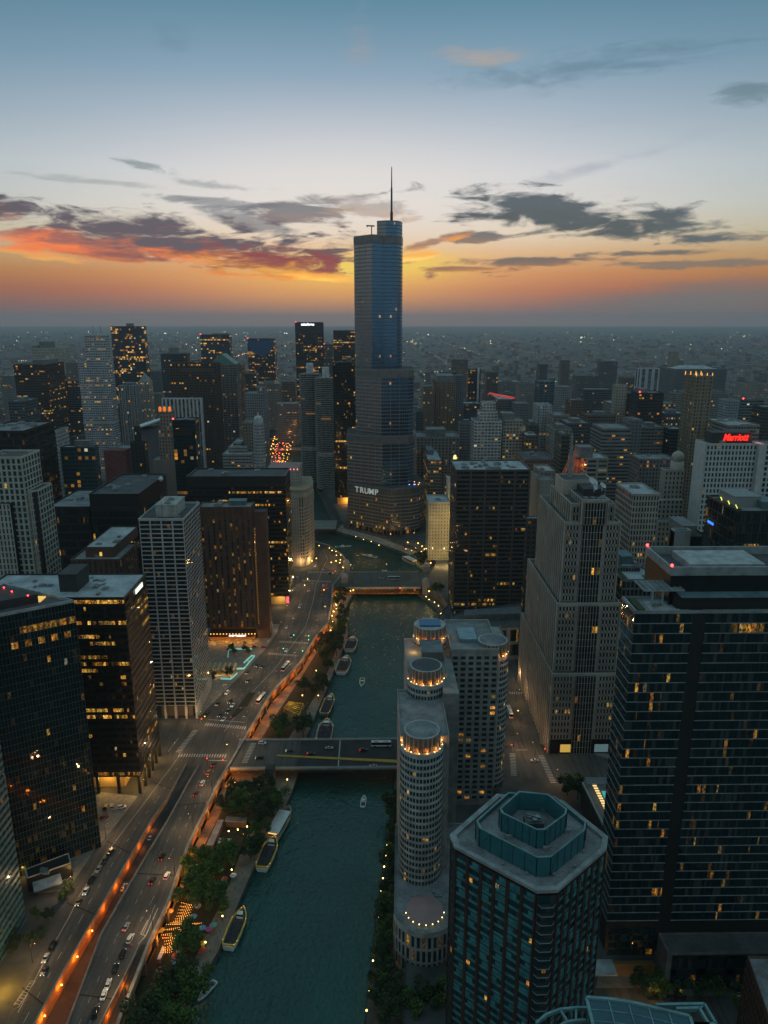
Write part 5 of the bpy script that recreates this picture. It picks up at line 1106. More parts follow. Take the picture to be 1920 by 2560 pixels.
# ---------------------------------------------------------------- right bank: round turreted hotel
def turret_hotel():
    b = Bld('turret_hotel', 'pale precast hotel of round turrets with amber lamps round their drums', 'building', *PD(1060, 2000, 300)[:2])
    WP = mat('pale_precast', (.30, .29, .275), .85); WD = mat('drum_bronze', (.20, .10, .05), .6); DH = 6.2
    bulb = emit('drum_lamp', (1, .50, .12), 14)
    def turret(px, py, Y, r, z, zlow, name, rs, roofm, floors, arcs, lamps=True):
        x = PD(px, py, Y)[0]; n = 20; a0, a1 = arcs
        b.part('turret', MB().cyl(x, Y, rs, zlow, z - DH, 40), WP, True)
        for j in range(floors):
            zz = z - DH - .6 - (j + 1) * 3.05
            for i in range(n):
                a = 2 * pi * (i + .5) / n
                if not (a0 <= a <= a1): continue
                for s in (-1, 1):
                    c, d = a + s * .075 - .055, a + s * .075 + .055; R = rs + .05
                    p = b.rng.random() < .04
                    b.win.append(((x + R * cos(c), Y + R * sin(c)), (x + R * cos(d), Y + R * sin(d)), zz, zz + 1.75, (1.0 if p else 0.0, 1.0, b.rng.random())))
        dr = b.part('drum', MB().cyl(x, Y, r, z - DH, z, 40), WD, True)
        MB().cyl(x, Y, r + .15, z, z + .35, 40, r + .15).build('rim', mat('pale_parapet', (.35, .35, .34), .7), dr)
        MB().poly(cylpoly(x, Y, r - .5, 32), z + .38).build('roof', roofm, dr)
        f = MB()
        for i in range(24): a = 2 * pi * i / 24; f.prism([(x + (r + .5) * cos(a - .025), Y + (r + .5) * sin(a - .025)), (x + (r + .5) * cos(a + .025), Y + (r + .5) * sin(a + .025)), (x + r * .97 * cos(a + .025), Y + r * .97 * sin(a + .025)), (x + r * .97 * cos(a - .025), Y + r * .97 * sin(a - .025))], z - DH, z)
        f.build('fin', WP, dr)
        if lamps:
            for i in range(16):
                a = 2 * pi * (i + .5) / 16
                if sin(a) < .55: MB().sphere((x + (rs - .45) * cos(a), Y + (rs - .45) * sin(a), z - DH + .45), .17, 6, 4).build('drum_lamp', bulb, dr)
            for a in (-2.4, -1.9, -1.35, -.8, .1, 3.05): lamp_light((x + (r + .9) * cos(a), Y + (r + .9) * sin(a), z - DH + .9), 150, (1, .40, .07), .3, b.r)
        return x
    x3 = turret(1055, 1827, 270, 7.2, 83, 15, 'a', 8.9, ROOF(), 20, (pi * .95, pi * 2.05))
    x2 = turret(1065, 1666, 312, 7.2, 91, 60, 'b', 8.9, ROOFD(), 6, (pi * .95, pi * 2.05))
    x1 = turret(1074.5, 1561, 350, 7.8, 95, 60, 'c', 8.6, ROOFL(), 3, (pi, pi * 2))
    b.part('skylight', MB().box(x1 - 5.2, x1 + 5.2, 346, 354, 95.4, 96.2), mat('blue_glazing', (.03, .10, .22), .12, var=.1))
    z4, Y4 = 88.5, 345; x4 = turret(1232, 1602, Y4, 7.3, z4, 10, 'd', 8.2, ROOF(), 24, (pi * 1.62, pi * 2.1))
    xs0 = PD(1113, 1800, 290)[0]
    def slab(x0, x1_, y0, y1, z, m=WP): b.part('wing', MB().box(x0, x1_, y0, y1, 0, z), m); b.roof(rect(x0 - .05, x1_ + .05, y0 - .05, y1 + .05), z, .9, .4, ROOF(), WP)
    xL = x3 - 8.8
    slab(xL, x3 + 11.5, 272, 312, 78); slab(x2 - 8.5, x2 + 10, 312.1, 351, 86); b.pent(x2 - 1, x2 + 9, 326, 340, 86.06, 4.5)
    xa = PD(1129, 1631, 335)[0]; xb = PD(1247, 1631, 335)[0]
    b.part('wing', MB().box(xa, xb, 335, 372, 0, 87), WP); b.part('link', MB().box(x3 + 11.6, xa - .05, 300, 360, 0, 83), mat('pale_precast_side', (.22, .22, .215), .85))
    b.lattice((xa, 335), (xb, 335), 3, 85, 6, 27, pier=1.5, span=1.35, dp=.25, ds=.14, lit=.0, rowp=0)
    for i, w in enumerate(b.win):
        if w[1][1] == w[0][1] and abs(w[0][1] - 334.94) < .2: b.win[i] = w[:4] + ((1.0 if b.rng.random() < .10 else 0, 1.2, b.rng.random()),)
    b.lattice((x4 + 8, 345), (x4 + 8, 372), 3, 85, 8, 27, pier=1.5, span=1.35, dp=.2, ds=.12, lit=.03, rowp=0)
    b.roof(rect(xa - .3, xb + .2, 334.7, 372.2), 87, 1.3, .5, ROOF(), WP); b.part('glass_roof', MB().box(xa + 5, xa + 14, 345, 360, 87.06, 89), mat('blue_roof_glass', (.16, .24, .28), .2))
    b.part('wing', MB().box(xb, x4 + 7.9, 346, 372, 0, 84), WP)
    # podium with the round end and the copper cone
    pz = 15.0; pod = [(xL - 1, 300)] + [(x3 + .6 + 12.4 * cos(a), 247 + 11.5 * sin(a)) for a in [pi + pi * i / 18 for i in range(15)]] + [(x3 + 30, 240), (x3 + 30, 300)]
    b.part('podium', MB().prism(pod, -7, pz), WP)
    for i in range(1, 15):
        p, q = pod[i], pod[i + 1]; b.lattice(p, q, -5, 14, 1, 3, pier=.9, span=1.2, dp=.3, ds=.2, lit=.0, rowp=0)
        for k in range(3): w = b.win[-1 - k]; b.win[-1 - k] = w[:4] + ((.8 if (w[2] > 6 and i % 3 == 0) or b.rng.random() < .12 else 0, .7, .2),)
    b.roof(pod, pz, .8, .5, ROOF(), WP)
    cn = b.part('cone_roof', MB().cyl(x3 + .5, 247, 7.6, pz + 1.2, pz + 3.6, 32, .05), mat('copper_pink', (.34, .20, .19), .6, var=.12), True)
    MB().cyl(x3 + .5, 247, 6.8, pz, pz + 1.2, 32).build('drum', WP, cn)
    for i in range(9): a = pi + pi * (i + .5) / 9; b.part('podium_lamp', MB().sphere((x3 + .5 + 7.7 * cos(a), 247 + 7.7 * sin(a), pz + .9), .22, 6, 4), emit('podium_lamp', (1, .75, .3), 5))
    b.units(x3 + 4, x3 + 8, 256, 258, pz, 3, .5)
    lamp_light((xL - .8, 258, 12), 350, (1, .6, .15), .4, b.r); lamp_light((x1 - 9, 336, 88), 500, (1, .55, .12), .4, b.r); lamp_light((x1 - 4, 334, 88), 500, (1, .55, .12), .4, b.r)
    b.finish(GLH, WP, 100)
turret_hotel()
# ---- stepped stone tower with dishes
def stepped_stone():
    b = Bld('stepped_stone_tower', 'stepped limestone tower with ribbed flanks, dark central glass strip and rooftop dishes', 'skyscraper', 119.6, 420)
    xc, hw = 119.6, 19.0; Y0 = 382.0
    RIB = facade((.06, .055, .05), (.010, .013, .015), fw=.9, fh=.8, lit=.02, shine=.3)
    tiers = [(1.0, 0, 0, 50, 90), (.93, 4, 50, 91, 80), (.80, 8, 91, 137, 64), (.62, 10, 137, 147, 46), (.36, 6, 137, 150, 40)]
    for k, (f, dy, z0, z1, dep) in enumerate(tiers):
        x0, x1, y0, y1 = xc - hw * f, xc + hw * f, Y0 + dy, Y0 + dy + dep
        m_ = MB(); m_.wall((x0, y1), (x0, y0), z0, z1, round((y1 - y0) / 2.3), max(1, round((z1 - z0) / 4))); m_.wall((x1, y0), (x1, y1), z0, z1, round((y1 - y0) / 2.3), max(1, round((z1 - z0) / 4)))
        b.part('side_wall', m_, RIB); b.part('wall', MB().box(x0 + .05, x1 - .05, y0 + .05, y1, z0, z1), STONE)
        rb = MB(); n = round((y1 - y0) / 4.4)
        for i in range(n + 1):
            y = y0 + (y1 - y0) * i / n; b.part('buttress', MB().box(x0 - .5, x0, y - .7, y + .7, z0, z1 + .9), STONE); b.part('buttress', MB().box(x1, x1 + .5, y - .7, y + .7, z0, z1 + .9), STONE)
        b.roof(rect(x0, x1, y0, y1), z1, .9, .5, ROOFD(), STONE)
        if k < 4:
            fl = round((z1 - z0) / 4.1)
            for s in (-1, 1):
                xi, xo = xc + s * hw * .36, xc + s * hw * f
                a, c = (min(xi, xo), y0), (max(xi, xo), y0); L_ = c[0] - a[0]
                if L_ > 3: b.lattice((a[0] + .9, y0), (c[0] - .5, y0), z0 + .3, z1 - .6, max(2, round((L_ - 1.4) / 1.8)), fl, pier=.75, span=1.5, dp=.22, ds=.22, lit=.06, rowp=.08)
        gx = hw * .30; gf = y0 - .02 if k != 2 else y0
        if k in (0, 1, 2, 4):
            fl = max(2, round((z1 - z0) / 4.1)); b.lattice((xc - gx, y0 - .9), (xc + gx, y0 - .9), z0, z1 - .8, 7, fl, pier=.3, span=.25, dp=.35, ds=.05, lit=.015, rowp=.10)
            b.part('glass_bay', MB().box(xc - gx, xc + gx, y0 - .9, y0 + .05, z0, z1 - .8), CORE)
    b.part('crown_block', MB().box(xc - 11, xc + 7, Y0 + 34, Y0 + 52, 147, 155), STONE); b.roof(rect(xc - 11, xc + 7, Y0 + 34, Y0 + 52), 155, .8, .5, ROOFD(), STONE)
    b.part('crown_plant', MB().box(xc - 3, xc + 8, Y0 + 18, Y0 + 33, 150, 154), mat('dark_penthouse', (.03, .032, .034), .7)); b.units(xc - 4, xc + 6, Y0 + 9, Y0 + 14, 150, 6, .6)
    sx = PD(1424, 1200, Y0 + 46)[0]; b.part('mast', MB().cyl(sx, Y0 + 46, 1.4, 155, 170, 8, 1.1).cyl(sx, Y0 + 46, .9, 170, 181, 8, .5), mat('mast_grey', (.20, .20, .20), .6))
    for dxx, dyy, r, tz in ((3, 24, 3.0, .9), (1, 13, 2.0, .3), (6, 15, 2.0, .8)):
        d = MB(); c = Vector((xc + dxx, Y0 + dyy, 156.5)); n_ = Vector((.5, -.6, tz)).normalized(); u = n_.cross(Vector((0, 0, 1))).normalized(); v = u.cross(n_)
        rings = [[tuple(c + n_ * (q * q * r * .35) + (u * cos(2 * pi * i / 16) + v * sin(2 * pi * i / 16)) * r * q) for i in range(16)] for q in (.05, .4, .7, 1)]
        d.loft(rings, False); d.bar(tuple(c), (c.x, c.y, 153.5), .4); b.part('dish', d, mat('dish_white', (.5, .51, .52), .6, var=.1))
    b.part('entrance_base', MB().box(xc - hw + 1, xc + hw, Y0 - .7, Y0, 0, 9), mat('black_granite', (.012, .012, .013), .3))
    b.part('shop_window', MB().box(xc - 12, xc - 6, Y0 - .85, Y0 - .7, 1, 6), emit('shop_yellow', (1, .62, .12), .45)); b.part('shop_window', MB().box(xc + 8, xc + 16, Y0 - .85, Y0 - .7, 1, 6), emit('shop_teal', (.35, .55, .6), .16)); b.part('doorway', MB().box(xc + .5, xc + 2.5, Y0 - .85, Y0 - .7, 0, 3.5), emit('skylight_glow', (1, .6, .13), .75))
    b.finish(GL, STONE, 100)
stepped_stone()
# ---- balcony-banded glass tower on the right
def banded_tower():
    x0, x1, y0, y1, z = 87.0, 178.0, 230.0, 243.0, 150.0
    b = Bld('banded_tower', 'dark glass tower ringed by thin pale slab edges with a roof pergola on the right', 'skyscraper', 130, 246)
    b.part('wall', MB().box(x0 + .05, x1, y0 + .05, y1, 12, z - .3), CORE)
    z0 = 26.0; nf = 34; fh = (z - z0) / nf; e = MB()
    for j in range(nf + 1): zz = z0 + j * fh; e.box(x0 - .18, x0 + 19.5, y0 - .18, y1, zz - .13, zz + .13); e.box(x0 + 24, x0 + 62, y0 - .18, y0 + 4, zz - .13, zz + .13)
    b.part('slab_edge', e, mat('slab_edge', (.20, .235, .24), .6))
    kw = dict(pier=.12, span=.4, dp=.06, ds=.03, lit=.06, rowp=.03, G=.8)
    b.lattice((x0, y0), (x0 + 19.5, y0), z0, z, 5, nf, **kw); b.lattice((x0 + 24, y0), (x0 + 62, y0), z0, z, 13, nf, **{**kw, 'lit': .10, 'rowp': .05, 'G': .7}); b.lattice((x0, y1), (x0, y0), z0, z, 8, nf, **kw)
    b.part('recess', MB().box(x0 + 19.6, x0 + 23.9, y0 + .9, y0 + 1.2, 12, z - .3), mat('dark_recess', (.008, .012, .014), .3))
    b.lattice((x0 + 62, y0), (x1, y0), 10, z - 4, 8, 32, pier=.2, span=.9, dp=.1, ds=.05, lit=.05, rowp=0)
    b.lattice((x0 + 1, y0), (x0 + 19, y0), 10, z0 - 3, 4, 4, pier=.5, span=.8, dp=.1, ds=.1, lit=.1, rowp=0)
    # frame of the podium
    fr = MB().box(x0 + 20, x1 + 8, y0 - 9, y0 + .5, 0, 19.5); b.part('podium', fr, mat('podium_stone', (.12, .12, .115), .8))
    b.lattice((x0 + 22, y0 - 9), (x1 + 8, y0 - 9), 4, 19, 7, 2, pier=3.2, span=2.6, dp=.5, ds=.5, lit=.12, rowp=0)
    b.roof(rect(x0 + 20, x1 + 8, y0 - 9, y0), 19.5, .7, .5, ROOFD(), mat('podium_stone', (.12, .12, .115), .8))
    b.roof(rect(x0 - .3, x1, y0 - .3, y1), z, 1.1, .6, ROOFD(), mat('slab_edge', (.20, .235, .24), .6))
    b.part('rear_wing', MB().box(x0 + 22, x1, y1 + .02, 262, 12, z - .3), CORE); b.roof(rect(x0 + 22, x1, y1 + .4, 262), z, .8, .5, ROOFD(), mat('slab_edge', (.20, .235, .24), .6))
    b.part('roof_garden', MB().box(x0 + 1.5, x0 + 4, y0 + 1.5, y1 - 1.5, z + .06, z + .9), mat('sedum', (.05, .06, .02), .95, var=.6, scale=1.0))
    b.part('roof_terrace', MB().box(x0 + 6, x0 + 16, y0 + 1.5, y0 + 10, z + .06, z + .4), mat('pale_tile', (.32, .33, .34), .7)); b.units(x0 + 7, x0 + 15, y0 + 3, y0 + 8, z + .4, 5, .35)
    # set back crown: dark box, brow and screen
    xs = P(1685, 1438.6, 161)[0]; ys = P(1685, 1438.6, 161)[1]
    yb = 262.0; b.part('crown', MB().box(xs - 1, x1 + 20, ys, yb - 2, z + .1, 161), mat('crown_dark_glass', (.008, .013, .015), .35, spec=.3))
    b.part('crown_brow', MB().box(x0 + 16, x1 + 10, y0 + 2.0, ys + 4, z + 4.6, z + 5.1), mat('brow_blue', (.12, .19, .22), .5)); b.part('lit_lounge', MB().box(x0 + 15, x1 + 6, y0 + 3, ys - .1, z + .06, z + 4.5), facade((.012, .012, .012), (.01, .012, .012), fw=.9, fh=.9, lit=.10, power=.7))
    rim = MB(); X0, X1, YY0, YY1 = xs - 1, x1 + 20, ys, yb - 2
    for q in ((X0 - .3, X1, YY0 - .3, YY0 + .5), (X0 - .3, X1, YY1 - .5, YY1 + .3), (X0 - .3, X0 + .5, YY0 + .5, YY1 - .5)): rim.box(*q, 161, 164)
    b.part('crown_rim', rim, mat('slab_edge', (.20, .235, .24), .6)); b.part('roof', MB().poly(rect(X0, X1, YY0, YY1), 161.05), ROOFD()); b.part('penthouse', MB().box(X0 + 8, X0 + 34, YY0 + 4, YY0 + 20, 161.06, 163.6), mat('pale_tile', (.32, .33, .34), .7)); b.units(X0 + 40, X0 + 60, YY0 + 6, YY0 + 20, 161.06, 7, .9)
    for q in ((X0, YY0), (X0, YY1)): b.part('beacon', MB().sphere((q[0], q[1], 164.6), .5, 8, 5), emit('red_beacon', (1, .03, .03), 12))
    pg = MB(); px0, px1, py0, py1, pz = x0 + 3.5, x0 + 17, y0 + 2.5, y0 + 12.5, z + 7.0
    for i in range(8): x = px0 + (px1 - px0) * i / 7; pg.bar((x, py0, pz), (x, py1, pz), .25, .4)
    for i in range(8): y = py0 + (py1 - py0) * i / 7; pg.bar((px0, y, pz + .02), (px1, y, pz + .02), .25, .4)
    for x in (px0 + 4, px1 - 6): pg.bar((x, py0 + 3, z), (x, py0 + 3, pz), .5)
    b.part('pergola', pg, mat('pergola_steel', (.26, .32, .34), .5, .3))
    b.part('canopy', MB().box(x0 - 5, x0 + 4, y0 - 5, y0 + 2, 5.5, 6.2), mat('pale_tile', (.32, .33, .34), .7)); b.part('lobby', MB().box(x0 + 1, x0 + 20, y0 + .3, y0 + 2, 0, 5.4), facade((.35, .2, .07), fw=.85, fh=.9, lit=.9, power=.6))
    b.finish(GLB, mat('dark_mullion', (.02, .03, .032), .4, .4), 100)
    for k in range(3): lamp_light((x0 + 4 + k * 11, y0 - 11, 5), 350, (1, .55, .12), .3, b.r)
    # pool terrace on the podium roof
    t = thing('pool_terrace', 'podium roof terrace with turquoise pool and pale slatted pergola', 'terrace', (x0 - 9, 270, 14)); zt = 14.0
    pl = [P(*q, zt) for q in [(1456, 1960), (1524, 2098), (1560, 2098), (1560, 1944), (1464, 1944)]]
    MB().prism([pl[0], pl[1], pl[2], pl[3], pl[4]], 0, zt).build('podium', mat('podium_dark', (.035, .03, .025), .9), t); MB().poly(pl, zt + .05).build('deck', mat('deck_tile', (.16, .16, .165), .8), t)
    ed = MB()
    for i in (0,): ed.bar((*pl[0], zt + .6), (*pl[1], zt + .6), .5, 1.2)
    ed.build('parapet', PALE, t)
    pq = [P(*q, zt) for q in [(1503, 1978), (1526, 1978), (1524, 2010), (1520, 2014)]]
    MB().poly(pq, zt + .12).build('pool', emit('pool_glow', (.10, .62, .60), .42), t)
    sl_ = MB(); a, c = P(1464, 1944, zt + 3), P(1526, 1944, zt + 3); a2, c2 = P(1468, 1958, zt + 3), P(1526, 1958, zt + 3)
    for i in range(15): f = i / 14; sl_.bar((a[0] + (c[0] - a[0]) * f, a[1], zt + 3), (a2[0] + (c2[0] - a2[0]) * f, a2[1], zt + 3), .16, .3)
    for p, q in ((a, c), (a2, c2)): sl_.bar((*p, zt + 3), (*q, zt + 3), .3, .3)
    for p in (a, c, a2, c2): sl_.bar((*p, zt), (*p, zt + 3), .3)
    sl_.build('pergola', mat('pergola_steel', (.26, .32, .34), .5, .3), t)
    cab = None
    for k in range(10):
        f = k / 9; p = P(1486 + 28 * f, 1974 + 57 * f, zt)
        if cab is None:
            cab = thing('cabana', 'small glowing cabana in the row beside the turquoise pool', 'cabana', (p[0], p[1], zt + .05), 0, 'row of lit cabanas beside the pool')
            MB().box(-1.0, 1.0, -.55, .55, 2.1, 2.3).build('canopy', emit('cabana_glow', (1, .66, .25), 1.1), cab).location = (0, 0, 0)
            o = MB().bar((-.9, -.5, 0), (-.9, -.5, 2.1), .1).bar((.9, -.5, 0), (.9, -.5, 2.1), .1).bar((-.9, .5, 0), (-.9, .5, 2.1), .1).bar((.9, .5, 0), (.9, .5, 2.1), .1).build('frame', METAL(), cab); o.location = (0, 0, 0)
            for ch in cab.children: ch.data.transform(Matrix.Translation(Vector(cab.location)))
        else: dup(cab, (p[0], p[1], zt + .05))
banded_tower()
# ---- octagonal-cornered apartment tower with teal panels
def chamfer_tower():
    z = 85.0; pts = [P(*q, z) for q in [(1124, 2093), (1136, 2122), (1342.5, 2234), (1394.5, 2232), (1516, 2128), (1520, 2098), (1406, 2006), (1242, 1990)]]
    b = Bld('chamfer_tower', 'teal panelled apartment tower with brown frame and two nested teal roof screens', 'building', sum(p[0] for p in pts) / 8, sum(p[1] for p in pts) / 8)
    cx, cy_ = b.r.location.x, b.r.location.y
    def sc(k, pl=pts): return [(cx + (p[0] - cx) * k, cy_ + (p[1] - cy_) * k) for p in pl]
    FR = mat('red_brown_frame', (.045, .020, .015), .7, var=.3); b.part('wall', MB().prism(sc(.98), 0, z - .5), CORE)
    body = sc(.982); nf = 27
    for a, c, n in ((1, 2, 6), (3, 4, 7)):
        k0 = len(b.win); b.lattice(body[a], body[c], 0, z - 1, n, nf, pier=1.1, span=.3, dp=.4, ds=.14, lit=.05, rowp=0)
        new = []
        for w in b.win[k0:]:
            p0, p1, za, zb, at = w; s = b.rng.random() < .5; f = .30 + .15 * b.rng.random()
            mid_ = (p0[0] + (p1[0] - p0[0]) * f, p0[1] + (p1[1] - p0[1]) * f)
            new.append((p0, p1, za + (zb - za) * .38, zb, at)); 
        b.win[k0:] = new
        ux, uy = body[c][0] - body[a][0], body[c][1] - body[a][1]; L_ = math.hypot(ux, uy); ux, uy = ux / L_, uy / L_; nx, ny = uy, -ux; pn = MB(); bw = L_ / n
        for i in range(n):
            for j in range(nf):
                u0, u1 = i * bw + .55, (i + 1) * bw - .55; zz = j * (z - 1) / nf; h = (z - 1) / nf
                if True:
                    Q0 = (body[a][0] + ux * u0 + nx * .10, body[a][1] + uy * u0 + ny * .10); Q1 = (body[a][0] + ux * u1 + nx * .10, body[a][1] + uy * u1 + ny * .10); pn.wall(Q0, Q1, zz + h * .06, zz + h * .40)
                if b.rng.random() < .5:
                    side = b.rng.random() < .5; f = b.rng.choice((.05, .3, .3, .5)); s0 = u0 + (u1 - u0) * (0 if side else f)
                    P0 = (body[a][0] + ux * s0 + nx * .12, body[a][1] + uy * s0 + ny * .12); P1 = (body[a][0] + ux * (u1 if not side else u0 + (u1 - u0) * (1 - f)) + nx * .12, body[a][1] + uy * (u1 if not side else u0 + (u1 - u0) * (1 - f)) + ny * .12)
                    pn.wall(P0, P1, zz + h * .44, zz + h * .93)
        fs = list(zip(pn.f, pn.uv)); TPM = mat('teal_panel', (.05, .20, .22), .22, var=.45, scale=.35); order = sorted(range(len(fs)), key=lambda q: -pn.v[pn.f[q][0]][2]); rest = MB()
        for r_, q in enumerate(order):
            pts4 = [pn.v[v_] for v_ in pn.f[q]]
            if r_ < 50: b.part('teal_panel', MB().face(pts4), TPM)
            else: rest.face(pts4)
        tag(b.part('teal_panel', rest, TPM), kind='stuff')
    b.lattice(body[0], body[1], 0, z - 1, 1, nf, pier=.4, span=.5, dp=.3, ds=.2, lit=.02, rowp=0); b.lattice(body[2], body[3], 0, z - 1, 1, nf, pier=.5, span=.35, dp=.3, ds=0, lit=.05, rowp=0)
    ball = MB(); h = (z - 1) / nf; a, c = body[2], body[3]; L_ = math.hypot(c[0] - a[0], c[1] - a[1]); ux, uy = (c[0] - a[0]) / L_, (c[1] - a[1]) / L_; nx, ny = uy, -ux
    for j in range(1, nf):
        zz = j * h; pl = [(a[0] + ux * .3, a[1] + uy * .3), (a[0] + ux * 1.3 + nx * 1.5, a[1] + uy * 1.3 + ny * 1.5), (c[0] - ux * 1.3 + nx * 1.5, c[1] - uy * 1.3 + ny * 1.5), (c[0] - ux * .3, c[1] - uy * .3)]
        m_ = MB()
        for i in range(3): m_.bar((*pl[i], zz + .02), (*pl[i + 1], zz + .02), .10, .22)
        o = b.part('balcony', MB().prism(pl, zz - .08, zz + .08), mat('balcony_floor', (.025, .03, .03), .8)); m_.build('edge', mat('balcony_edge', (.22, .26, .27), .6), o)
    st = MB()
    for a, c, n in ((1, 2, 6), (3, 4, 7)):
        ux, uy = body[c][0] - body[a][0], body[c][1] - body[a][1]; L_ = math.hypot(ux, uy); nx, ny = uy / L_, -ux / L_
    b.roof(pts, z, 1.0, 1.4, ROOF(), mat('pale_coping', (.25, .26, .265), .8))
    TE = mat('teal_screen', (.03, .15, .17), .35, .2, var=.15, scale=.5); TR_ = mat('teal_rim', (.16, .24, .25), .6)
    def screen(k, z0, h, nm, posts):
        pl = sc(k); inn = sc(k * (1 - .45 / (18 * k))); m_ = MB(); r = MB(); q = MB()
        for i in range(8):
            A, B_, C, D = pl[i], pl[(i + 1) % 8], inn[(i + 1) % 8], inn[i]; m_.prism([A, B_, C, D], z0, z0 + h); r.prism([A, B_, C, D], z0 + h + .002, z0 + h + .18)
            L_ = math.hypot(B_[0] - A[0], B_[1] - A[1]); n = max(1, int(L_ / posts))
            for j in range(n + 1):
                f = j / n; X, Y = A[0] + (B_[0] - A[0]) * f, A[1] + (B_[1] - A[1]) * f; X, Y = cx + (X - cx) * 1.004, cy_ + (Y - cy_) * 1.004; q.box(X - .09, X + .09, Y - .09, Y + .09, z0, z0 + h)
            if n >= 2: q.bar((cx + (A[0] - cx) * 1.006, cy_ + (A[1] - cy_) * 1.006, z0 + .1), (cx + (A[0] + (B_[0] - A[0]) / n - cx) * 1.006, cy_ + (A[1] + (B_[1] - A[1]) / n - cy_) * 1.006, z0 + h - .1), .1)
        o = b.part(nm, m_, TE); r.build('rim', TR_, o); q.build('post', mat('teal_post', (.012, .05, .06), .5), o)
    screen(.69, z + .06, 6.6, 'outer_screen', 3.4); b.part('upper_roof', MB().poly(sc(.675), z + 5.2), ROOF()); screen(.42, z + 5.25, 6.4, 'inner_screen', 2.4); b.part('screen_door', MB().box(0, 1, 0, 1, 0, 1), TE) if False else None
    zc = z + 3.4; u = b.part('chiller', MB().box(cx - 3.2, cx + 2.4, cy_ - 2.2, cy_ + 2.4, zc + 2, zc + 5.4).box(cx - 2.6, cx + 1.8, cy_ - 1.6, cy_ + 1.8, zc + 5.4, zc + 5.7), mat('chiller', (.10, .105, .105), .6, .3))
    for dx_, dy_ in ((-1.5, .5), (.9, .4), (-.2, -.9)): MB().cyl(cx + dx_, cy_ + dy_, .85, zc + 5.7, zc + 6.2, 14, .8).build('fan', METAL(), u)
    b.part('duct', MB().bar((cx - 2.5, cy_ + 1.2, zc + 6.4), (cx + 2, cy_ - 1.2, zc + 6.4), .35), METAL())
    for q in range(12):
        a_ = 2 * pi * q / 12 + .2; X, Y = cx + 15.2 * cos(a_), cy_ + 14.6 * sin(a_); b.part('roof_vent', MB().cyl(X, Y, .3, z + .05, z + .9, 8).cyl(X, Y, .5, z + .9, z + 1.1, 8, .2), PLANT())
    for q in range(5):
        a_ = 1.1 + q * 1.25; X, Y = cx + 10.0 * cos(a_), cy_ + 9.6 * sin(a_); b.part('roof_duct', MB().box(X - .8, X + .8, Y - .5, Y + .5, z + 5.25, z + 6.3).bar((X, Y, z + 5.7), (X + 1.8, Y + .8, z + 5.7), .35), PLANT())
    b.finish(glass('apartment_glass', (.006, .030, .036), 1.3, 1.0, .03, .05, .7), FR, 100)
chamfer_tower()
# ---- teal framed glass roof at the bottom edge
def glass_crown():
    z = 118.0; b = Bld('glass_crown_tower', 'teal framed tower top with curved glass roof at the bottom edge', 'building', *P(1500, 2560, z)); TF = mat('teal_frame', (.13, .24, .25), .5, .2); GBL = mat('roof_glazing', (.012, .06, .09), .08, var=.3, scale=.4, spec=.8)
    edge = [P(*q, z) for q in [(1466, 2496), (1520, 2500), (1570, 2507), (1620, 2518), (1670, 2530), (1724, 2543)]]; near = [(p[0] + .3, p[1] - 16) for p in edge]
    m_ = MB()
    for i in range(5): m_.face([(*edge[i], z), (*edge[i + 1], z), (*near[i + 1], z - 5), (*near[i], z - 5)][::-1])
    b.part('glazing', m_, GBL); m_ = MB()
    for i in range(5): m_.bar((*edge[i], z + .1), (*edge[i + 1], z + .1), .55, .7)
    for k in (0, 1, 2, 3, 4, 5): m_.bar((*edge[k], z + .12), (*near[k], z - 4.9), .22 if k not in (0, 5) else .6, .4)
    for f in (.12, .24, .36, .5, .65, .8):
        for i in range(5): p, q = [(e[0] + (n_[0] - e[0]) * f, e[1] + (n_[1] - e[1]) * f, z - 5 * f + .1) for e, n_ in ((edge[i], near[i]), (edge[i + 1], near[i + 1]))]; m_.bar(p, q, .12, .2)
    b.part('frame', m_, TF); b.part('wall', MB().prism([edge[0], edge[5], near[5], near[0]][::-1], 0, z - 5.6), CORE)
    ring = [P(*q, z - 3) for q in [(1340, 2560), (1365, 2538), (1400, 2525), (1440, 2521), (1468, 2521)]]; r2 = [P(*q, z - 3) for q in [(1395, 2572), (1406, 2562), (1420, 2556), (1440, 2553), (1464, 2552)]]; m_ = MB()
    for l in (ring, r2):
        for i in range(4): m_.bar((*l[i], z - 3), (*l[i + 1], z - 3), .45, .7)
    for i in (2, 3): m_.bar((*ring[i], z - 3), (*r2[i], z - 3), .35, .5)
    b.part('ring_frame', m_, TF)
    sq = [P(*q, z - 2) for q in [(1640, 2514), (1761, 2512), (1790, 2562), (1660, 2562)]]; s2 = [P(*q, z - 2) for q in [(1690, 2524), (1748, 2522), (1772, 2562), (1720, 2562)]]; m_ = MB()
    for l in (sq, s2):
        for i in range(3): m_.bar((*l[i], z - 2), (*l[i + 1], z - 2), .5, .8)
    m_.bar((*sq[1], z - 2), (*s2[1], z - 2), .35); b.part('terrace_frame', m_, TF); b.part('terrace', MB().prism([s2[0], s2[3], s2[2], s2[1]], z - 6, z - 4), ROOFD())
glass_crown()
# ---- brown block in the bottom right corner
pl = [P(*q, 30) for q in [(1868, 2394), (1990, 2394), (1990, 2560), (1925, 2560)]]
b = Bld('brown_block', 'dark brown block with grey roof in the bottom right corner', 'building', pl[0][0] + 12, pl[0][1] - 10)
b.part('wall', MB().prism([pl[0], pl[3], pl[2], pl[1]], 0, 30), BRICK); b.lattice(pl[0], pl[3], 0, 29, 12, 8, pier=1.0, span=1.2, dp=.3, ds=.2, lit=.05, rowp=0); b.roof([pl[0], pl[3], pl[2], pl[1]], 30, .8, .5, ROOF(), BRICK); b.finish(GLH, BRICK)
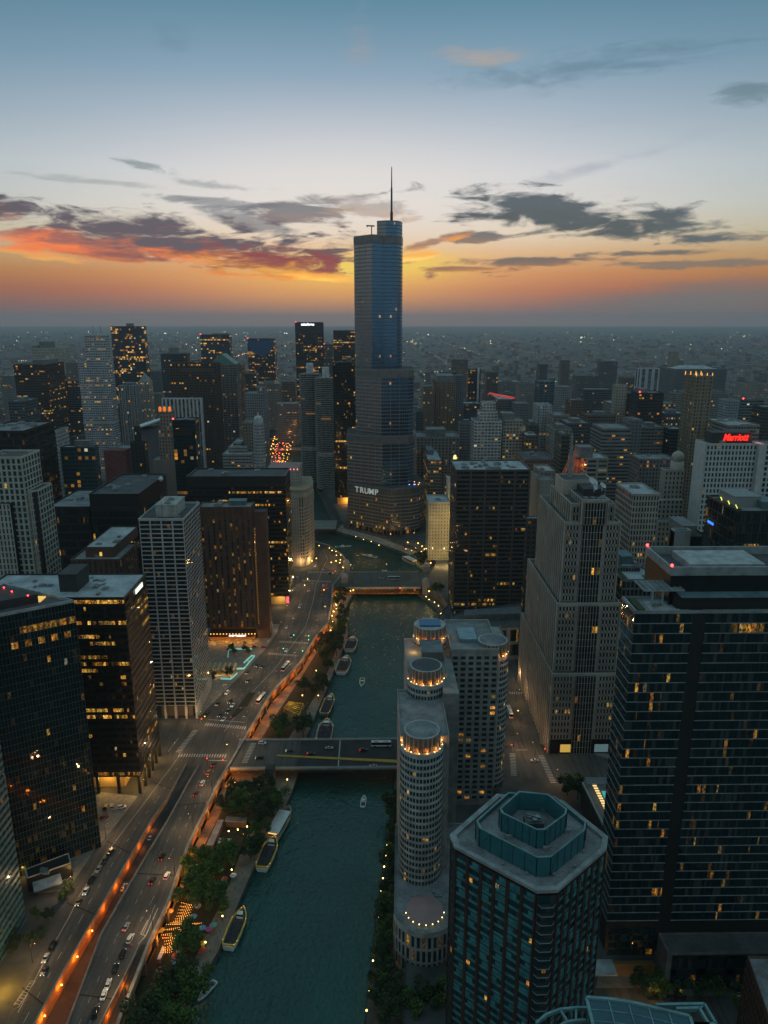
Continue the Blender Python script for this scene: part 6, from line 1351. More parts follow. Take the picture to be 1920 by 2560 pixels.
# ---- domed stone tower
b = L('domed_tower', 'stone tower topped by a pale onion dome left of the white hotel', 1663, 1711, 1178, 610, back=1652, wall=STONE, nb=5, nf=30, nbs=6, pier=1.9, span=1.8, dp=.3, ds=.15, lit=.04, rowp=0, units=0, done=False)
xc = (b.x0 + b.x1) / 2; dx_, _, dz_ = PD(1694, 1150, 618)
b.part('drum', MB().cyl(dx_, 618, 5.4, b.z, dz_ - 1, 20), STONE, True)
b.part('dome', MB().sphere((dx_, 618, dz_ + 2.5), 5.2, 20, 10, 1.0, -.7).cyl(dx_, 618, .5, dz_ + 7.5, dz_ + 10.5, 6, .1), mat('dome_gilt', (.33, .31, .25), .55, var=.15), True)
xw, _, zw = PD(1616, 1305, 596); b.part('lower_wing', MB().box(xw, b.x0 + 6, 596, 640, 0, zw), STONE); b.lattice((xw, 596), (b.x0 + 6, 596), 0, zw, 7, 19, pier=1.9, span=1.8, dp=.3, ds=.15, lit=.04, rowp=0); b.roof(rect(xw, b.x0 + 6, 596, 640), zw, .8, .4, ROOF(), STONE)
b.part('mid_wall', MB().box(b.x0 - 5, b.x1, 606, 609.9, 0, b.z - 24), STONE); b.lattice((b.x0 - 5, 606), (b.x1, 606), 0, b.z - 24, 6, 24, pier=1.9, span=1.8, dp=.3, ds=.15, lit=.03, rowp=0); b.finish(GL, STONE)
# ---- white hotel with the red sign
WH = mat('white_concrete', (.46, .47, .465), .8, var=.15)
b = L('white_hotel', 'white concrete hotel slab with glowing red Marriott sign on its roof', 1767, 1893, 1112, 565, back=1740, wall=WH, nb=14, nf=35, nbs=3, pier=1.3, span=1.5, dp=.3, ds=.18, lit=.07, rowp=0, roof=ROOF(), units=6, done=False)
b.win = [w for w in b.win if abs(w[0][1] - w[1][1]) < .1]
b.part('side_wall', MB().box(b.x0 - .5, b.x0 - .02, b.y0, b.y1, 0, b.z), WH); xr = PD(1908, 1112, 565)[0]; xe = PD(1990, 1112, 570)[0]
b.part('pylon', MB().box(b.x1 + .3, xr, b.y0 - 4, b.y0 + 8, 0, b.z + 1), WH); b.part('wing', MB().box(xr, xe, b.y0 + 2, b.y1, 0, b.z), CORE); b.lattice((xr, b.y0 + 2), (xe, b.y0 + 2), 0, b.z, 8, 35, pier=1.3, span=1.5, dp=.3, ds=.18, lit=.07, rowp=0)
x0, _, z0 = PD(1778, 1108, 572); x1, _, z1 = PD(1882, 1086, 572); b.part('penthouse', MB().box(x0, x1, 572, 584, b.z, b.z + 8.5), mat('dark_penthouse', (.03, .032, .034), .7)); xm, _, zm = PD(1839, 1099, 571)
text('Marriott', 7.2, (xm, 571.4, b.z + 4.6), (pi / 2, 0, 0), emit('sign_red', (1, .02, .012), 1.8), b.r, 'lettering', .2, shear=.25, sx=.78, bold=.22); lamp_light((xr - 3, 568, b.z + 5), 900, (1, .08, .05), .6, b.r)
b.finish(GLH, WH)
# ---- stone grid block left of the domed tower
L('grid_block', 'stone grid office block with slotted top storey left of the domed tower', 1583, 1649, 1238, 560, back=1542, wall=STONE, nb=9, nf=24, nbs=12, pier=1.1, span=1.5, dp=.4, ds=.25, lit=.06, rowp=.08, roof=ROOFL(), units=1)
# ---- orange floodlit gothic crown
def crown_tower():
    Y = 655; x, _, z = PD(1446, 1200, Y); b = Bld('crown_tower', 'gothic stone tower whose buttressed crown glows orange', 'skyscraper', x, Y + 8); PK = mat('pink_stone', (.27, .19, .155), .85)
    w = (PD(1487, 1200, Y)[0] - PD(1406, 1200, Y)[0]) / 2; zt = PD(1446, 1205, Y)[2]
    b.part('wall', MB().box(x - w, x + w, Y, Y + 22, 0, zt), PK); zc = PD(1446, 1150, Y)[2]; r = w * .5
    c = (x, Y + 11); pl = cylpoly(*c, r, 8); b.part('crown', MB().prism(pl, zt, zc, scale=.92).prism(cylpoly(*c, r * .7, 8), zc, zc + 6, scale=.7), PK)
    for i in range(8):
        a = 2 * pi * (i + .5) / 8; b.part('buttress', MB().bar((c[0] + r * 1.9 * cos(a), c[1] + r * 1.2 * sin(a), zt + .2), (c[0] + r * .95 * cos(a), c[1] + r * .95 * sin(a), zc - 3), 1.2), PK); b.part('pinnacle', MB().cyl(c[0] + r * 1.9 * cos(a), c[1] + r * 1.2 * sin(a), 1.2, zt - 6, zt + 6, 8, .2), PK); b.part('pinnacle', MB().cyl(c[0] + r * .95 * cos(a), c[1] + r * .95 * sin(a), .8, zc - 4, zc + 4, 6, .2), PK)
    b.part('dome', MB().sphere((c[0] - 1, c[1] - 2, zc + 6), 2.2, 10, 4, 1, 0), PK)
    for a, e, hz in ((-2.3, 900, zt + 4), (-.8, 900, zt + 4), (-1.57, 700, zc - 4), (-2.6, 600, zc + 1), (-.5, 600, zc + 1), (2.5, 500, zc)): lamp_light((c[0] + r * 1.45 * cos(a), c[1] + r * 1.45 * sin(a) - 2, hz), e * 1.2, (1, .22, .05), .5, b.r)
    lamp_light((x - w + 2, Y - 4, zt - 8), 1500, (1, .2, .12), .5, b.r); lamp_light((x + w - 4, Y - 4, zt - 10), 2200, (1, .22, .06), .5, b.r)
crown_tower()
# ---- mid right glass and white blocks
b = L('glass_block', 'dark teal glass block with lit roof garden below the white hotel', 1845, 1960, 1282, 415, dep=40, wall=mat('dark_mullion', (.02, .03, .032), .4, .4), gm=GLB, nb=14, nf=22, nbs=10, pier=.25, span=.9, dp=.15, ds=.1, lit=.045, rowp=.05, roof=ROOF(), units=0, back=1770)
b.pent(b.x0 + 4, b.x0 + 20, b.y0 + 14, b.y0 + 34, b.z + .06, 6, mat('speckled_panel', (.22, .24, .24), .7, var=.6, scale=2)); b.pent(b.x0 + 18, b.x1, b.y0 + 8, b.y0 + 30, b.z + .06, 4, mat('teal_plant', (.08, .14, .15), .6))
b.part('roof_garden', MB().box(b.x0 + 1, b.x0 + 4.5, b.y0 + 5, b.y0 + 34, b.z + .06, b.z + 1.1), mat('sedum', (.05, .06, .02), .95, var=.6, scale=1.0))
for k in range(9): b.part('garden_lamp', MB().sphere((b.x0 + 1.2 + (k % 3) * 1.2, b.y0 + 4 + k * 3.3, b.z + 2), .28, 6, 4), emit('garden_lamp', (.95, .85, .15), 3))
b.part('blue_sign', MB().box(b.x0 - .5, b.x0 - .2, b.y0 + 28, b.y0 + 36, b.z - 15.5, b.z - 14), emit('sign_blue', (.04, .22, 1), 1.4))
L('white_block', 'white fronted block with punched windows below the domed tower', 1687, 1727, 1330, 470, back=1682, cat='building', wall=PALE, nb=5, nf=16, nbs=6, pier=2.2, span=2.0, dp=.25, ds=.15, lit=.03, rowp=0, roof=ROOF(), units=2, sides=True)
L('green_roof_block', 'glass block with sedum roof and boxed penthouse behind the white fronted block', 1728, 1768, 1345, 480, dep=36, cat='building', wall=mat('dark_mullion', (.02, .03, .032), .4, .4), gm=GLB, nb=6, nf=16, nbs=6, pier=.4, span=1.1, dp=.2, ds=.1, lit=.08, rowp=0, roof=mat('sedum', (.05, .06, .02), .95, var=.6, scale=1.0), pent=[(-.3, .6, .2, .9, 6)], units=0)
for xl, xr, yt, d, lab, h in ((1556, 1640, 1452, 440, 'teal stepped terrace block, lowest front wing of the group', 0), (1542, 1600, 1418, 458, 'teal stepped terrace block with blue roof box and sedum strip', 5)):
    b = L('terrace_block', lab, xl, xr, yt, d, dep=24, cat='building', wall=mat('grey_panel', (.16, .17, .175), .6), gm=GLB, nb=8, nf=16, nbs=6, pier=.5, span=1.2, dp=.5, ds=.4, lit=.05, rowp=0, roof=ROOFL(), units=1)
    if h: b.pent(b.x0 + 5, b.x1 - 3, b.y0 + 6, b.y0 + 20, b.z + .06, h, mat('teal_plant', (.08, .14, .15), .6))
    b.part('sedum_strip', MB().box(b.x0 + 1, b.x0 + 4.5, b.y0 + 3, b.y1 - 3, b.z + .06, b.z + .5), mat('sedum', (.05, .06, .02), .95, var=.6, scale=1.0))
B('brick_block', 'dark warehouse block with white roof edge behind the stepped stone tower', 1318, 1354, 1300, 520, back=1322, cat='building', wall=(.05, .045, .04), fw=.6, fh=.5, lit=.06, roof=ROOFL())
# ---- pavilion with dark roof at the foot of the triangular tower
pl = [P(*q, 7) for q in [(62, 2175), (172, 2134), (178, 2158), (68, 2197)]]; p2 = [P(*q, 6) for q in [(80, 2200), (150, 2177), (156, 2200), (84, 2224)]]
b = Bld('pavilion', 'low pavilion with black roof, pale rim and a lean grey canopy beside the triangular tower', 'building', *P(110, 2180)[:2])
b.part('wall', MB().prism([pl[3], pl[2], pl[1], pl[0]], 0, 7), CORE); b.roof([pl[3], pl[2], pl[1], pl[0]], 7, .5, .4, mat('black_roof', (.015, .017, .018), .8), PALE); b.part('canopy', MB().prism([p2[3], p2[2], p2[1], p2[0]], 4.4, 4.8), mat('canopy_grey', (.30, .34, .36), .6)); b.units(pl[3][0] + 4, pl[3][0] + 8, pl[3][1] + 3, pl[3][1] + 6, 7, 3, .5)
lamp_light((*P(180, 2200), 4), 350, (1, .6, .15), .3, b.r); lamp_light((*P(62, 2195), 3), 300, (1, .55, .1), .3, b.r)
# ---------------------------------------------------------------- bridges
def span(name, label, xl, xr, y0, y1, z, th, m, rail=PALE, truss=None):
    t = thing(name, label, 'bridge', (xl, (y0 + y1) / 2, z))
    MB().box(xl, xr, y0, y1, z - .9, z - .01).build('deck', m, t)
    g = MB()
    for y in (y0 + .4, y1 - .9, (y0 + y1) / 2): g.box(xl, xr, y, y + .5, z - th, z - .92)
    g.build('girder', mat('bridge_steel', (.05, .05, .05), .6, .3), t)
    for y in (y0, y1 - .45):
        r = MB().box(xl, xr, y, y + .45, z + .0, z + .75); n = int((xr - xl) / 3)
        for i in range(n + 1): r.box(xl + (xr - xl) * i / max(1, n) - .08, xl + (xr - xl) * i / max(1, n) + .08, y + .1, y + .3, z + .75, z + 1.15)
        r.box(xl, xr, y + .1, y + .3, z + 1.15, z + 1.27); r.build('railing', rail, t)
    return t
cb0, cb1 = P(700, 1922)[1], P(718, 1850)[1]; cxl = deckR[6][0] + .6; cxr = landR[6][0] - .2
t = span('columbus_bridge', 'road bridge over the river with black deck and yellow centre barrier', cxl, cxr, cb0, cb1, .02, 2.6, CONC)
xj = P(746, 1890)[0]; MB().box(xj, cxr, cb0 + 1.2, cb1 - 1.2, .08, .10).build('black_deck', ASPHD, t)
y0_, y1_ = P(692, 1890)[1], P(1000, 1908)[1]; yb = MB(); yb.prism([(P(692, 1890)[0], y0_ - .6), (cxr, y1_ - 1.5), (cxr, y1_ + 1.5), (P(692, 1890)[0], y0_ + .6)], .11, .5); yb.build('centre_barrier', mat('yellow_paint', (.45, .26, .03), .7, var=.2), t)
xm = P(848, 1885)[0]; MB().box(xm - .3, xm + .3, cb0 + .5, cb1 - .5, .11, .13).build('joint', PAINT, t)
h_ = thing('bridge_house', 'square dark bridge house standing at the near corner of the bridge with yellow barrier', 'bridge house', (*P(676, 1938), -6)); hx_, hy_ = h_.location[:2]
MB().box(hx_ - 2.4, hx_ + 2.4, hy_ - 2.4, hy_ + 2.4, -6.4, 4.5).build('wall', CONCD, h_); MB().prism(rect(hx_ - 2.8, hx_ + 2.8, hy_ - 2.8, hy_ + 2.8), 4.5, 5.4, scale=.8).build('roof', mat('dark_penthouse', (.03, .032, .034), .7), h_)
for k in range(3): MB().box(hx_ - 1.6 + k * 1.2, hx_ - .9 + k * 1.2, hy_ - 2.46, hy_ - 2.38, 1.5, 3.2).build('window', GL, h_)
t = span('avenue_bridge', 'two level avenue bridge with amber lit lower deck in the distance', P(866, 1470)[0], P(1052, 1470)[0], MY0 - 1, MY1 + 1, .02, 1.6, CONC)
tr = MB(); xl_, xr_ = P(866, 1470)[0], P(1052, 1470)[0]; n = 18
for i in range(n): x = xl_ + (xr_ - xl_) * i / n; w_ = (xr_ - xl_) / n; tr.bar((x, MY0 - 1.2, -4.8), (x + w_ / 2, MY0 - 1.2, -1.2), .35); tr.bar((x + w_ / 2, MY0 - 1.2, -1.2), (x + w_, MY0 - 1.2, -4.8), .35)
tr.box(xl_, xr_, MY0 - 1.6, MY0 - .9, -5.4, -4.7); tr.build('truss', mat('ochre_steel', (.30, .16, .05), .6), t)
MB().box(xl_, xr_, MY0 - .8, MY1, -5.4, -5.0).build('lower_deck', CONCD, t)
for k in range(6): lamp_light((xl_ + (xr_ - xl_) * (k + .5) / 6, MY0 - 3.5, -2.0), 420, (1, .5, .1), .4, t)
for k, (px, py) in enumerate([(862, 1468), (1064, 1480), (866, 1432), (1066, 1440)]):
    x, y = P(px, py, -5); h_ = thing('bridge_house', ['round capped stone bridge house at the left near end of the amber lit bridge', 'round capped stone bridge house at the right near end of the amber lit bridge', 'stone bridge house at the left far end of the amber lit bridge', 'stone bridge house at the right far end of the amber lit bridge'][k], 'bridge house', (x, y, -9), 0, 'stone bridge houses of the avenue bridge')
    MB().box(x - 3.2, x + 3.2, y - 3.2, y + 3.2, -9, 6).build('wall', STONE, h_); MB().cyl(x, y, 3.4, 6, 7, 12, 3.0).sphere((x, y, 7), 3.0, 12, 4, .8, 0).build('roof', STONE, h_)
span('far_bridge', 'farther road bridge left of the tallest tower with pinkish lit deck', P(778, 1318)[0], P(840, 1318)[0], P(800, 1322)[1], P(800, 1303)[1], .02, 2.4, CONC)
for yy, lab in ((1165, 'first of the far river bridges beyond the corncob towers'), (1125, 'second of the far river bridges beyond the corncob towers'), (1100, 'third of the far river bridges beyond the corncob towers')): span('far_bridge', lab, P(668, yy)[0], P(775, yy)[0], P(700, yy)[1], P(700, yy)[1] + 20, .02, 3, CONCD)
# ---------------------------------------------------------------- lamps
def lamp_proto(kind):
    if kind == 'street':
        t = thing('street_lamp', 'tall street lamp with curved arm', 'street lamp'); MB().cyl(0, 0, .16, 0, 9, 8, .09).bar((0, 0, 9), (0, 1.8, 9.3), .1).build('pole', mat('lamp_pole', (.03, .03, .03), .5, .4), t)
        MB().box(-.18, .18, 1.5, 2.2, 9.2, 9.35).build('head', mat('lamp_pole', (.03, .03, .03), .5, .4), t); MB().sphere((0, 1.9, 9.15), .2, 8, 4).build('lens', emit('lamp_warm', (1, .6, .2), 5), t)
    else:
        t = thing('quay_lamp', 'short globe lamp', 'lamp'); MB().cyl(0, 0, .09, 0, 3.2, 6).build('pole', mat('lamp_pole', (.03, .03, .03), .5, .4), t); MB().sphere((0, 0, 3.45), .34, 8, 6).build('globe', emit('globe_yellow', (1, .74, .22), 6), t)
    return t
SLP, QLP = lamp_proto('street'), lamp_proto('quay'); first = {'s': True, 'q': True}
def put_lamp(kind, x, y, z, rz, label, group, e, col, hz):
    pr_ = SLP if kind == 's' else QLP
    if first[kind]: pr_.location = (x, y, z); pr_.rotation_euler = (0, 0, rz); pr_['label'] = label; pr_['group'] = group; o = pr_; first[kind] = False
    else: o = pr_.copy(); COL.objects.link(o); o.location = (x, y, z); o.rotation_euler = (0, 0, rz); o['label'] = label; o['group'] = group; [None for c in ([q for q in pr_.children if q.type == 'MESH']) for d in [c.copy()] if (COL.objects.link(d), setattr(d, 'parent', o)) is None]
    if e: l = lamp_light((0, 0, 0), e, col, .25); l.parent = o; l.location = (0, 1.9 if kind == 's' else 0, hz)
WARM = (1, .60, .28)
for i, (x, y, ux, uy) in enumerate(along(off(deckR, -1.6)[1:13], 31, 12)): put_lamp('s', x, y, 0, atan2(uy, ux) , 'street lamp leaning over the river side edge of the wide curving road', 'street lamps along the river side of the road', 3000, WARM, 8.8)
for i, (x, y, ux, uy) in enumerate(along(off(curbL, -1.0)[1:] + off(up_l, -1.2)[2:9], 36, 20)): put_lamp('s', x, y, 0, atan2(uy, ux) + pi, 'street lamp on the building side pavement of the wide curving road', 'street lamps along the building side of the road', 2400, WARM, 8.8)
for i, (px, py) in enumerate([(1284, 1868), (1338, 1890), (1290, 1755), (1302, 1810), (1288, 1712), (1400, 1960)]): put_lamp('s', *P(px, py), 0, pi / 2 if i % 2 else -pi / 2, 'street lamp on the street between the turreted hotel and the stepped stone tower', 'street lamps of the side street', 1700, (1, .58, .25), 8.8)
for i, (px, py) in enumerate([(1318, 1480), (1325, 1455), (1332, 1435), (1340, 1420)]): put_lamp('s', *P(px, py), 0, pi, 'street lamp in the glowing gap between the grid slab and the stepped stone tower', 'street lamps in the gap', 1600, (1, .5, .15), 8.8)
for px, py in [(1640, 377 / 1), ]: pass
for px, py in [(1643, 370), (1637, 432), (1627, 498), (1618, 567), (1608, 640), (1600, 715), (1590, 795), (1580, 880), (1570, 965), (1547, 1163), (1536, 1250), (1523, 1345), (1511, 1442), (1494, 1572)]:
    x, y = P(340 + px / 2.592, 1920 + py / 2.592, ZQ + 3.4); put_lamp('q', x, y, ZQ, 0, 'small yellow globe lamp in the row along the dark right quay', 'globe lamps along the right quay', 45, (1, .7, .2), 3.9)
for px, py in [(240, 680), (345, 705), (375, 730), (415, 740), (420, 780), (465, 778), (415, 840), (460, 828), (455, 858), (490, 907), (210, 812), (365, 853), (165, 840), (90, 1090), (120, 1025)]:
    x, y = P(740 + px / 4.1475, 1200 + py / 4.1475, 5.5); put_lamp('q', x, y, 2.0, 0, 'bright amber globe lamp at the bend of the road by the avenue bridge', 'globe lamps at the road bend', 900, (1, .52, .12), 3.9)
for px, py in [(440, 1155), (410, 1195), (380, 1205), (565, 1150), (500, 1220), (450, 1265), (420, 1300), (390, 1365), (1350, 1210), (1380, 1240), (1435, 1270), (1478, 1305), (1500, 1385), (1480, 1440), (510, 850), (568, 880)]:
    x, y = P(740 + px / 4.1475, 1200 + py / 4.1475, ZQ + 3.4); put_lamp('q', x, y, ZQ, 0, 'yellow globe lamp on the lower bank near the avenue bridge', 'globe lamps on the lower banks', 260, (1, .68, .2), 3.9)
for px, py in [(1265, 660), (1305, 690), (1330, 720), (1240, 710), (1160, 650), (1200, 735), (1140, 720), (1255, 770), (1300, 745), (700, 620), (780, 640), (860, 680), (620, 590), (1340, 880)]:
    x, y = P(740 + px / 4.1475, 1200 + py / 4.1475, 0); put_lamp('q', x, y, -3.0, 0, 'amber globe lamp on the river terrace below the tallest tower', 'globe lamps on the river terrace', 420, (1, .55, .14), 3.9)
rq = random.Random(2)
for px, py in [(1540, 1000), (1537, 1010), (1525, 1035), (1520, 1060), (1500, 890), (1510, 850)]:
    x, y = P(580 + 0 + px * 0 + rq.uniform(0, 30), 1140 + rq.uniform(-40, 40), 0)
for i in range(96):                                    # far street beyond the bend, lamps and tail lights
    px, py = 662 + (i % 6) * 9.5 + rq.uniform(-4, 4), 1168 - (i // 6) * 5 + rq.uniform(-3, 3); px += (1165 - py) * .35; x, y = P(px, py, 4)
    if i == 0:
        fs = thing('road_lights', 'string of amber and red lights along the far street by the river bend', 'lights', (x, y, 4)); am, re_ = MB(), MB()
    (re_ if 2 <= i % 6 <= 3 else am).sphere((x, y, 5), .65 if i % 3 else .95, 6, 4)
am.build('amber_lights', emit('far_lamp_amber', (1, .42, .06), 5), fs)['kind'] = 'stuff'; re_.build('red_lights', emit('far_lamp_red', (1, .08, .06), 5), fs)['kind'] = 'stuff'
for k in range(3): lamp_light((*P(675 + k * 22, 1160 - k * 30), 10), 26000, (1, .36, .08), 2, fs)
# glow of the lower level road and of the ramps
for x, y, ux, uy in along(off(deckR, 2.6)[2:14], 16, 5): lamp_light((x, y, -2.2), 1500, (1, .26, .015), .3, w, 'sodium_lamp')
rt = [o for o in COL.objects if o.get('category') == 'ramp']
for r_, pl, rg, e in ((rt[0], TL, (2, 8), 900), (rt[0], TR, (5, 8), 420), (rt[1], RL, (1, 4), 300)):
    for i, (x, y, ux, uy) in enumerate(along(off(pl, -1.3)[rg[0]:rg[1] + 1] if pl is not TR else off(pl, 1.3)[rg[0]:rg[1]], 13, 4)):
        k = min(1.0, .25 + .09 * i) if pl is TL else 1
        lamp_light((x, y, -2.0), e * k, (1, .25, .012), .25, r_, 'sodium_lamp')
        if pl is TL and i > 4: MB().sphere((x, y, -1.2), .33, 6, 4).build('wall_lamp', emit('sodium_bulb', (1, .5, .1), 8), r_)
# yellow glow in the lower left corner
g_ = P(10, 2480); lamp_light((g_[0], g_[1], 5), 6000, (1, .52, .06), .6, rt[0])
# ---------------------------------------------------------------- vehicles
CARC = {'black': (.012, .012, .013), 'dark': (.03, .032, .036), 'white': (.62, .62, .6), 'silver': (.34, .35, .36), 'red': (.22, .015, .012), 'orange': (.5, .2, .03), 'blue': (.03, .06, .12)}
TYRE = mat('tyre', (.012, .012, .012), .9); HL = emit('headlight', (1, .93, .75), 3.0); TLM = emit('taillight', (1, .02, .015), 3.0); AUTG = mat('car_glass', (.01, .012, .014), .05, spec=.7, var=.1)
protos = {}
def car_proto(kind, colr, brake):
    k = (kind, colr, brake)
    if k in protos: return protos[k]
    t = bpy.data.objects.new('car' if kind != 'bus' else 'bus', None)
    pm_ = mat('car_paint_' + colr, CARC[colr], .3, .0, var=.08, spec=.6)
    Lh, wd, hb, hr, c0, c1, g0, g1 = {'sedan': (2.3, .92, .85, 1.42, -1.5, 1.0, -.95, .35), 'suv': (2.35, .97, 1.0, 1.75, -2.1, 1.1, -1.9, .55), 'bus': (6.1, 1.28, 1.2, 3.1, -6.0, 6.0, -5.9, 5.85)}[kind]
    def ring(z, x0, x1, w_): return [(x0, -w_, z), (x1, -w_, z), (x1, w_, z), (x0, w_, z)]
    def rr(z, x0, x1, w_): c = min(.35, w_ * .35); return [(x0, -w_ + c, z), (x0 + c, -w_, z), (x1 - c, -w_, z), (x1, -w_ + c, z), (x1, w_ - c, z), (x1 - c, w_, z), (x0 + c, w_, z), (x0, w_ - c, z)]
    def add(nm, mb, m, smooth=False): o = bpy.data.objects.new(nm, mb.mesh(nm, m, (0, 0, 0), smooth)); o.parent = t; protos.setdefault('kids', {}).setdefault(k, []).append(o); return o
    body = MB().loft([rr(.28, -Lh, Lh, wd - .05), rr(.55, -Lh - .03, Lh + .03, wd), rr(hb * .92, -Lh + .02, Lh - .05, wd), rr(hb, -Lh + .12, Lh - .25, wd - .06)])
    add('body', body, pm_)
    add('window', MB().loft([rr(hb + .002, c0, c1, wd - .08), rr(hr - .06, g0, g1, wd - (.22 if kind != 'bus' else .1))]), AUTG)
    add('roof', MB().loft([rr(hr - .06, g0 + .02, g1 - .02, wd - (.2 if kind != 'bus' else .08)), rr(hr, g0 + .12, g1 - .12, wd - .3)]), pm_)
    for x in (-Lh * .62, Lh * .62):
        for y in (-wd + .02, wd - .02):
            wm = MB(); n = 12
            for i in range(n):
                a, c = 2 * pi * i / n, 2 * pi * (i + 1) / n; R = .34 if kind != 'bus' else .5
                wm.face([(x + R * cos(a), y - .11, R + R * sin(a)), (x + R * cos(c), y - .11, R + R * sin(c)), (x + R * cos(c), y + .11, R + R * sin(c)), (x + R * cos(a), y + .11, R + R * sin(a))])
            for s in (-.11, .11): wm.face([(x + R * cos(2 * pi * i / n), y + s, R + R * sin(2 * pi * i / n)) for i in range(n)])
            add('wheel', wm, TYRE)
    for s in (-1, 1):
        add('headlight', MB().sphere((Lh - .02, s * (wd - .28), .66), .15, 6, 4), HL if brake == 0 else mat('dead_lens', (.3, .3, .3), .2)); add('taillight', MB().sphere((-Lh + .02, s * (wd - .26), .74), .18 if brake == 1 else .10, 6, 4), TLM if brake == 1 else mat('dead_red', (.15, .01, .01), .3))
    if kind == 'bus': [add('roof_unit', MB().box(q, q + 3, -.8, .8, 3.1, 3.45), mat('bus_unit', (.4, .41, .42), .6)) for q in (-4.5, 1)]
    protos[k] = (t, protos['kids'][k]); return protos[k]
def car(px, py, kind, colr, ang, label, z=0.06, brake=0, group=None):
    t, kids = car_proto(kind, colr, brake); x, y = P(px, py, z + .7)
    r = t.copy(); COL.objects.link(r); r.location = (x, y, z); r.rotation_euler = (0, 0, ang)
    if z < -1: r.rotation_euler = (0, 0, ang)
    for c in kids: d = c.copy(); COL.objects.link(d); d.parent = r
    tag(r, label, 'bus' if kind == 'bus' else 'car', group); r.name = 'bus' if kind == 'bus' else 'car'
def heading(pl, px, py):
    x, y = P(px, py); best = min(zip(pl, pl[1:]), key=lambda s: math.hypot((s[0][0] + s[1][0]) / 2 - x, (s[0][1] + s[1][1]) / 2 - y)); return atan2(best[1][1] - best[0][1], best[1][0] - best[0][0])
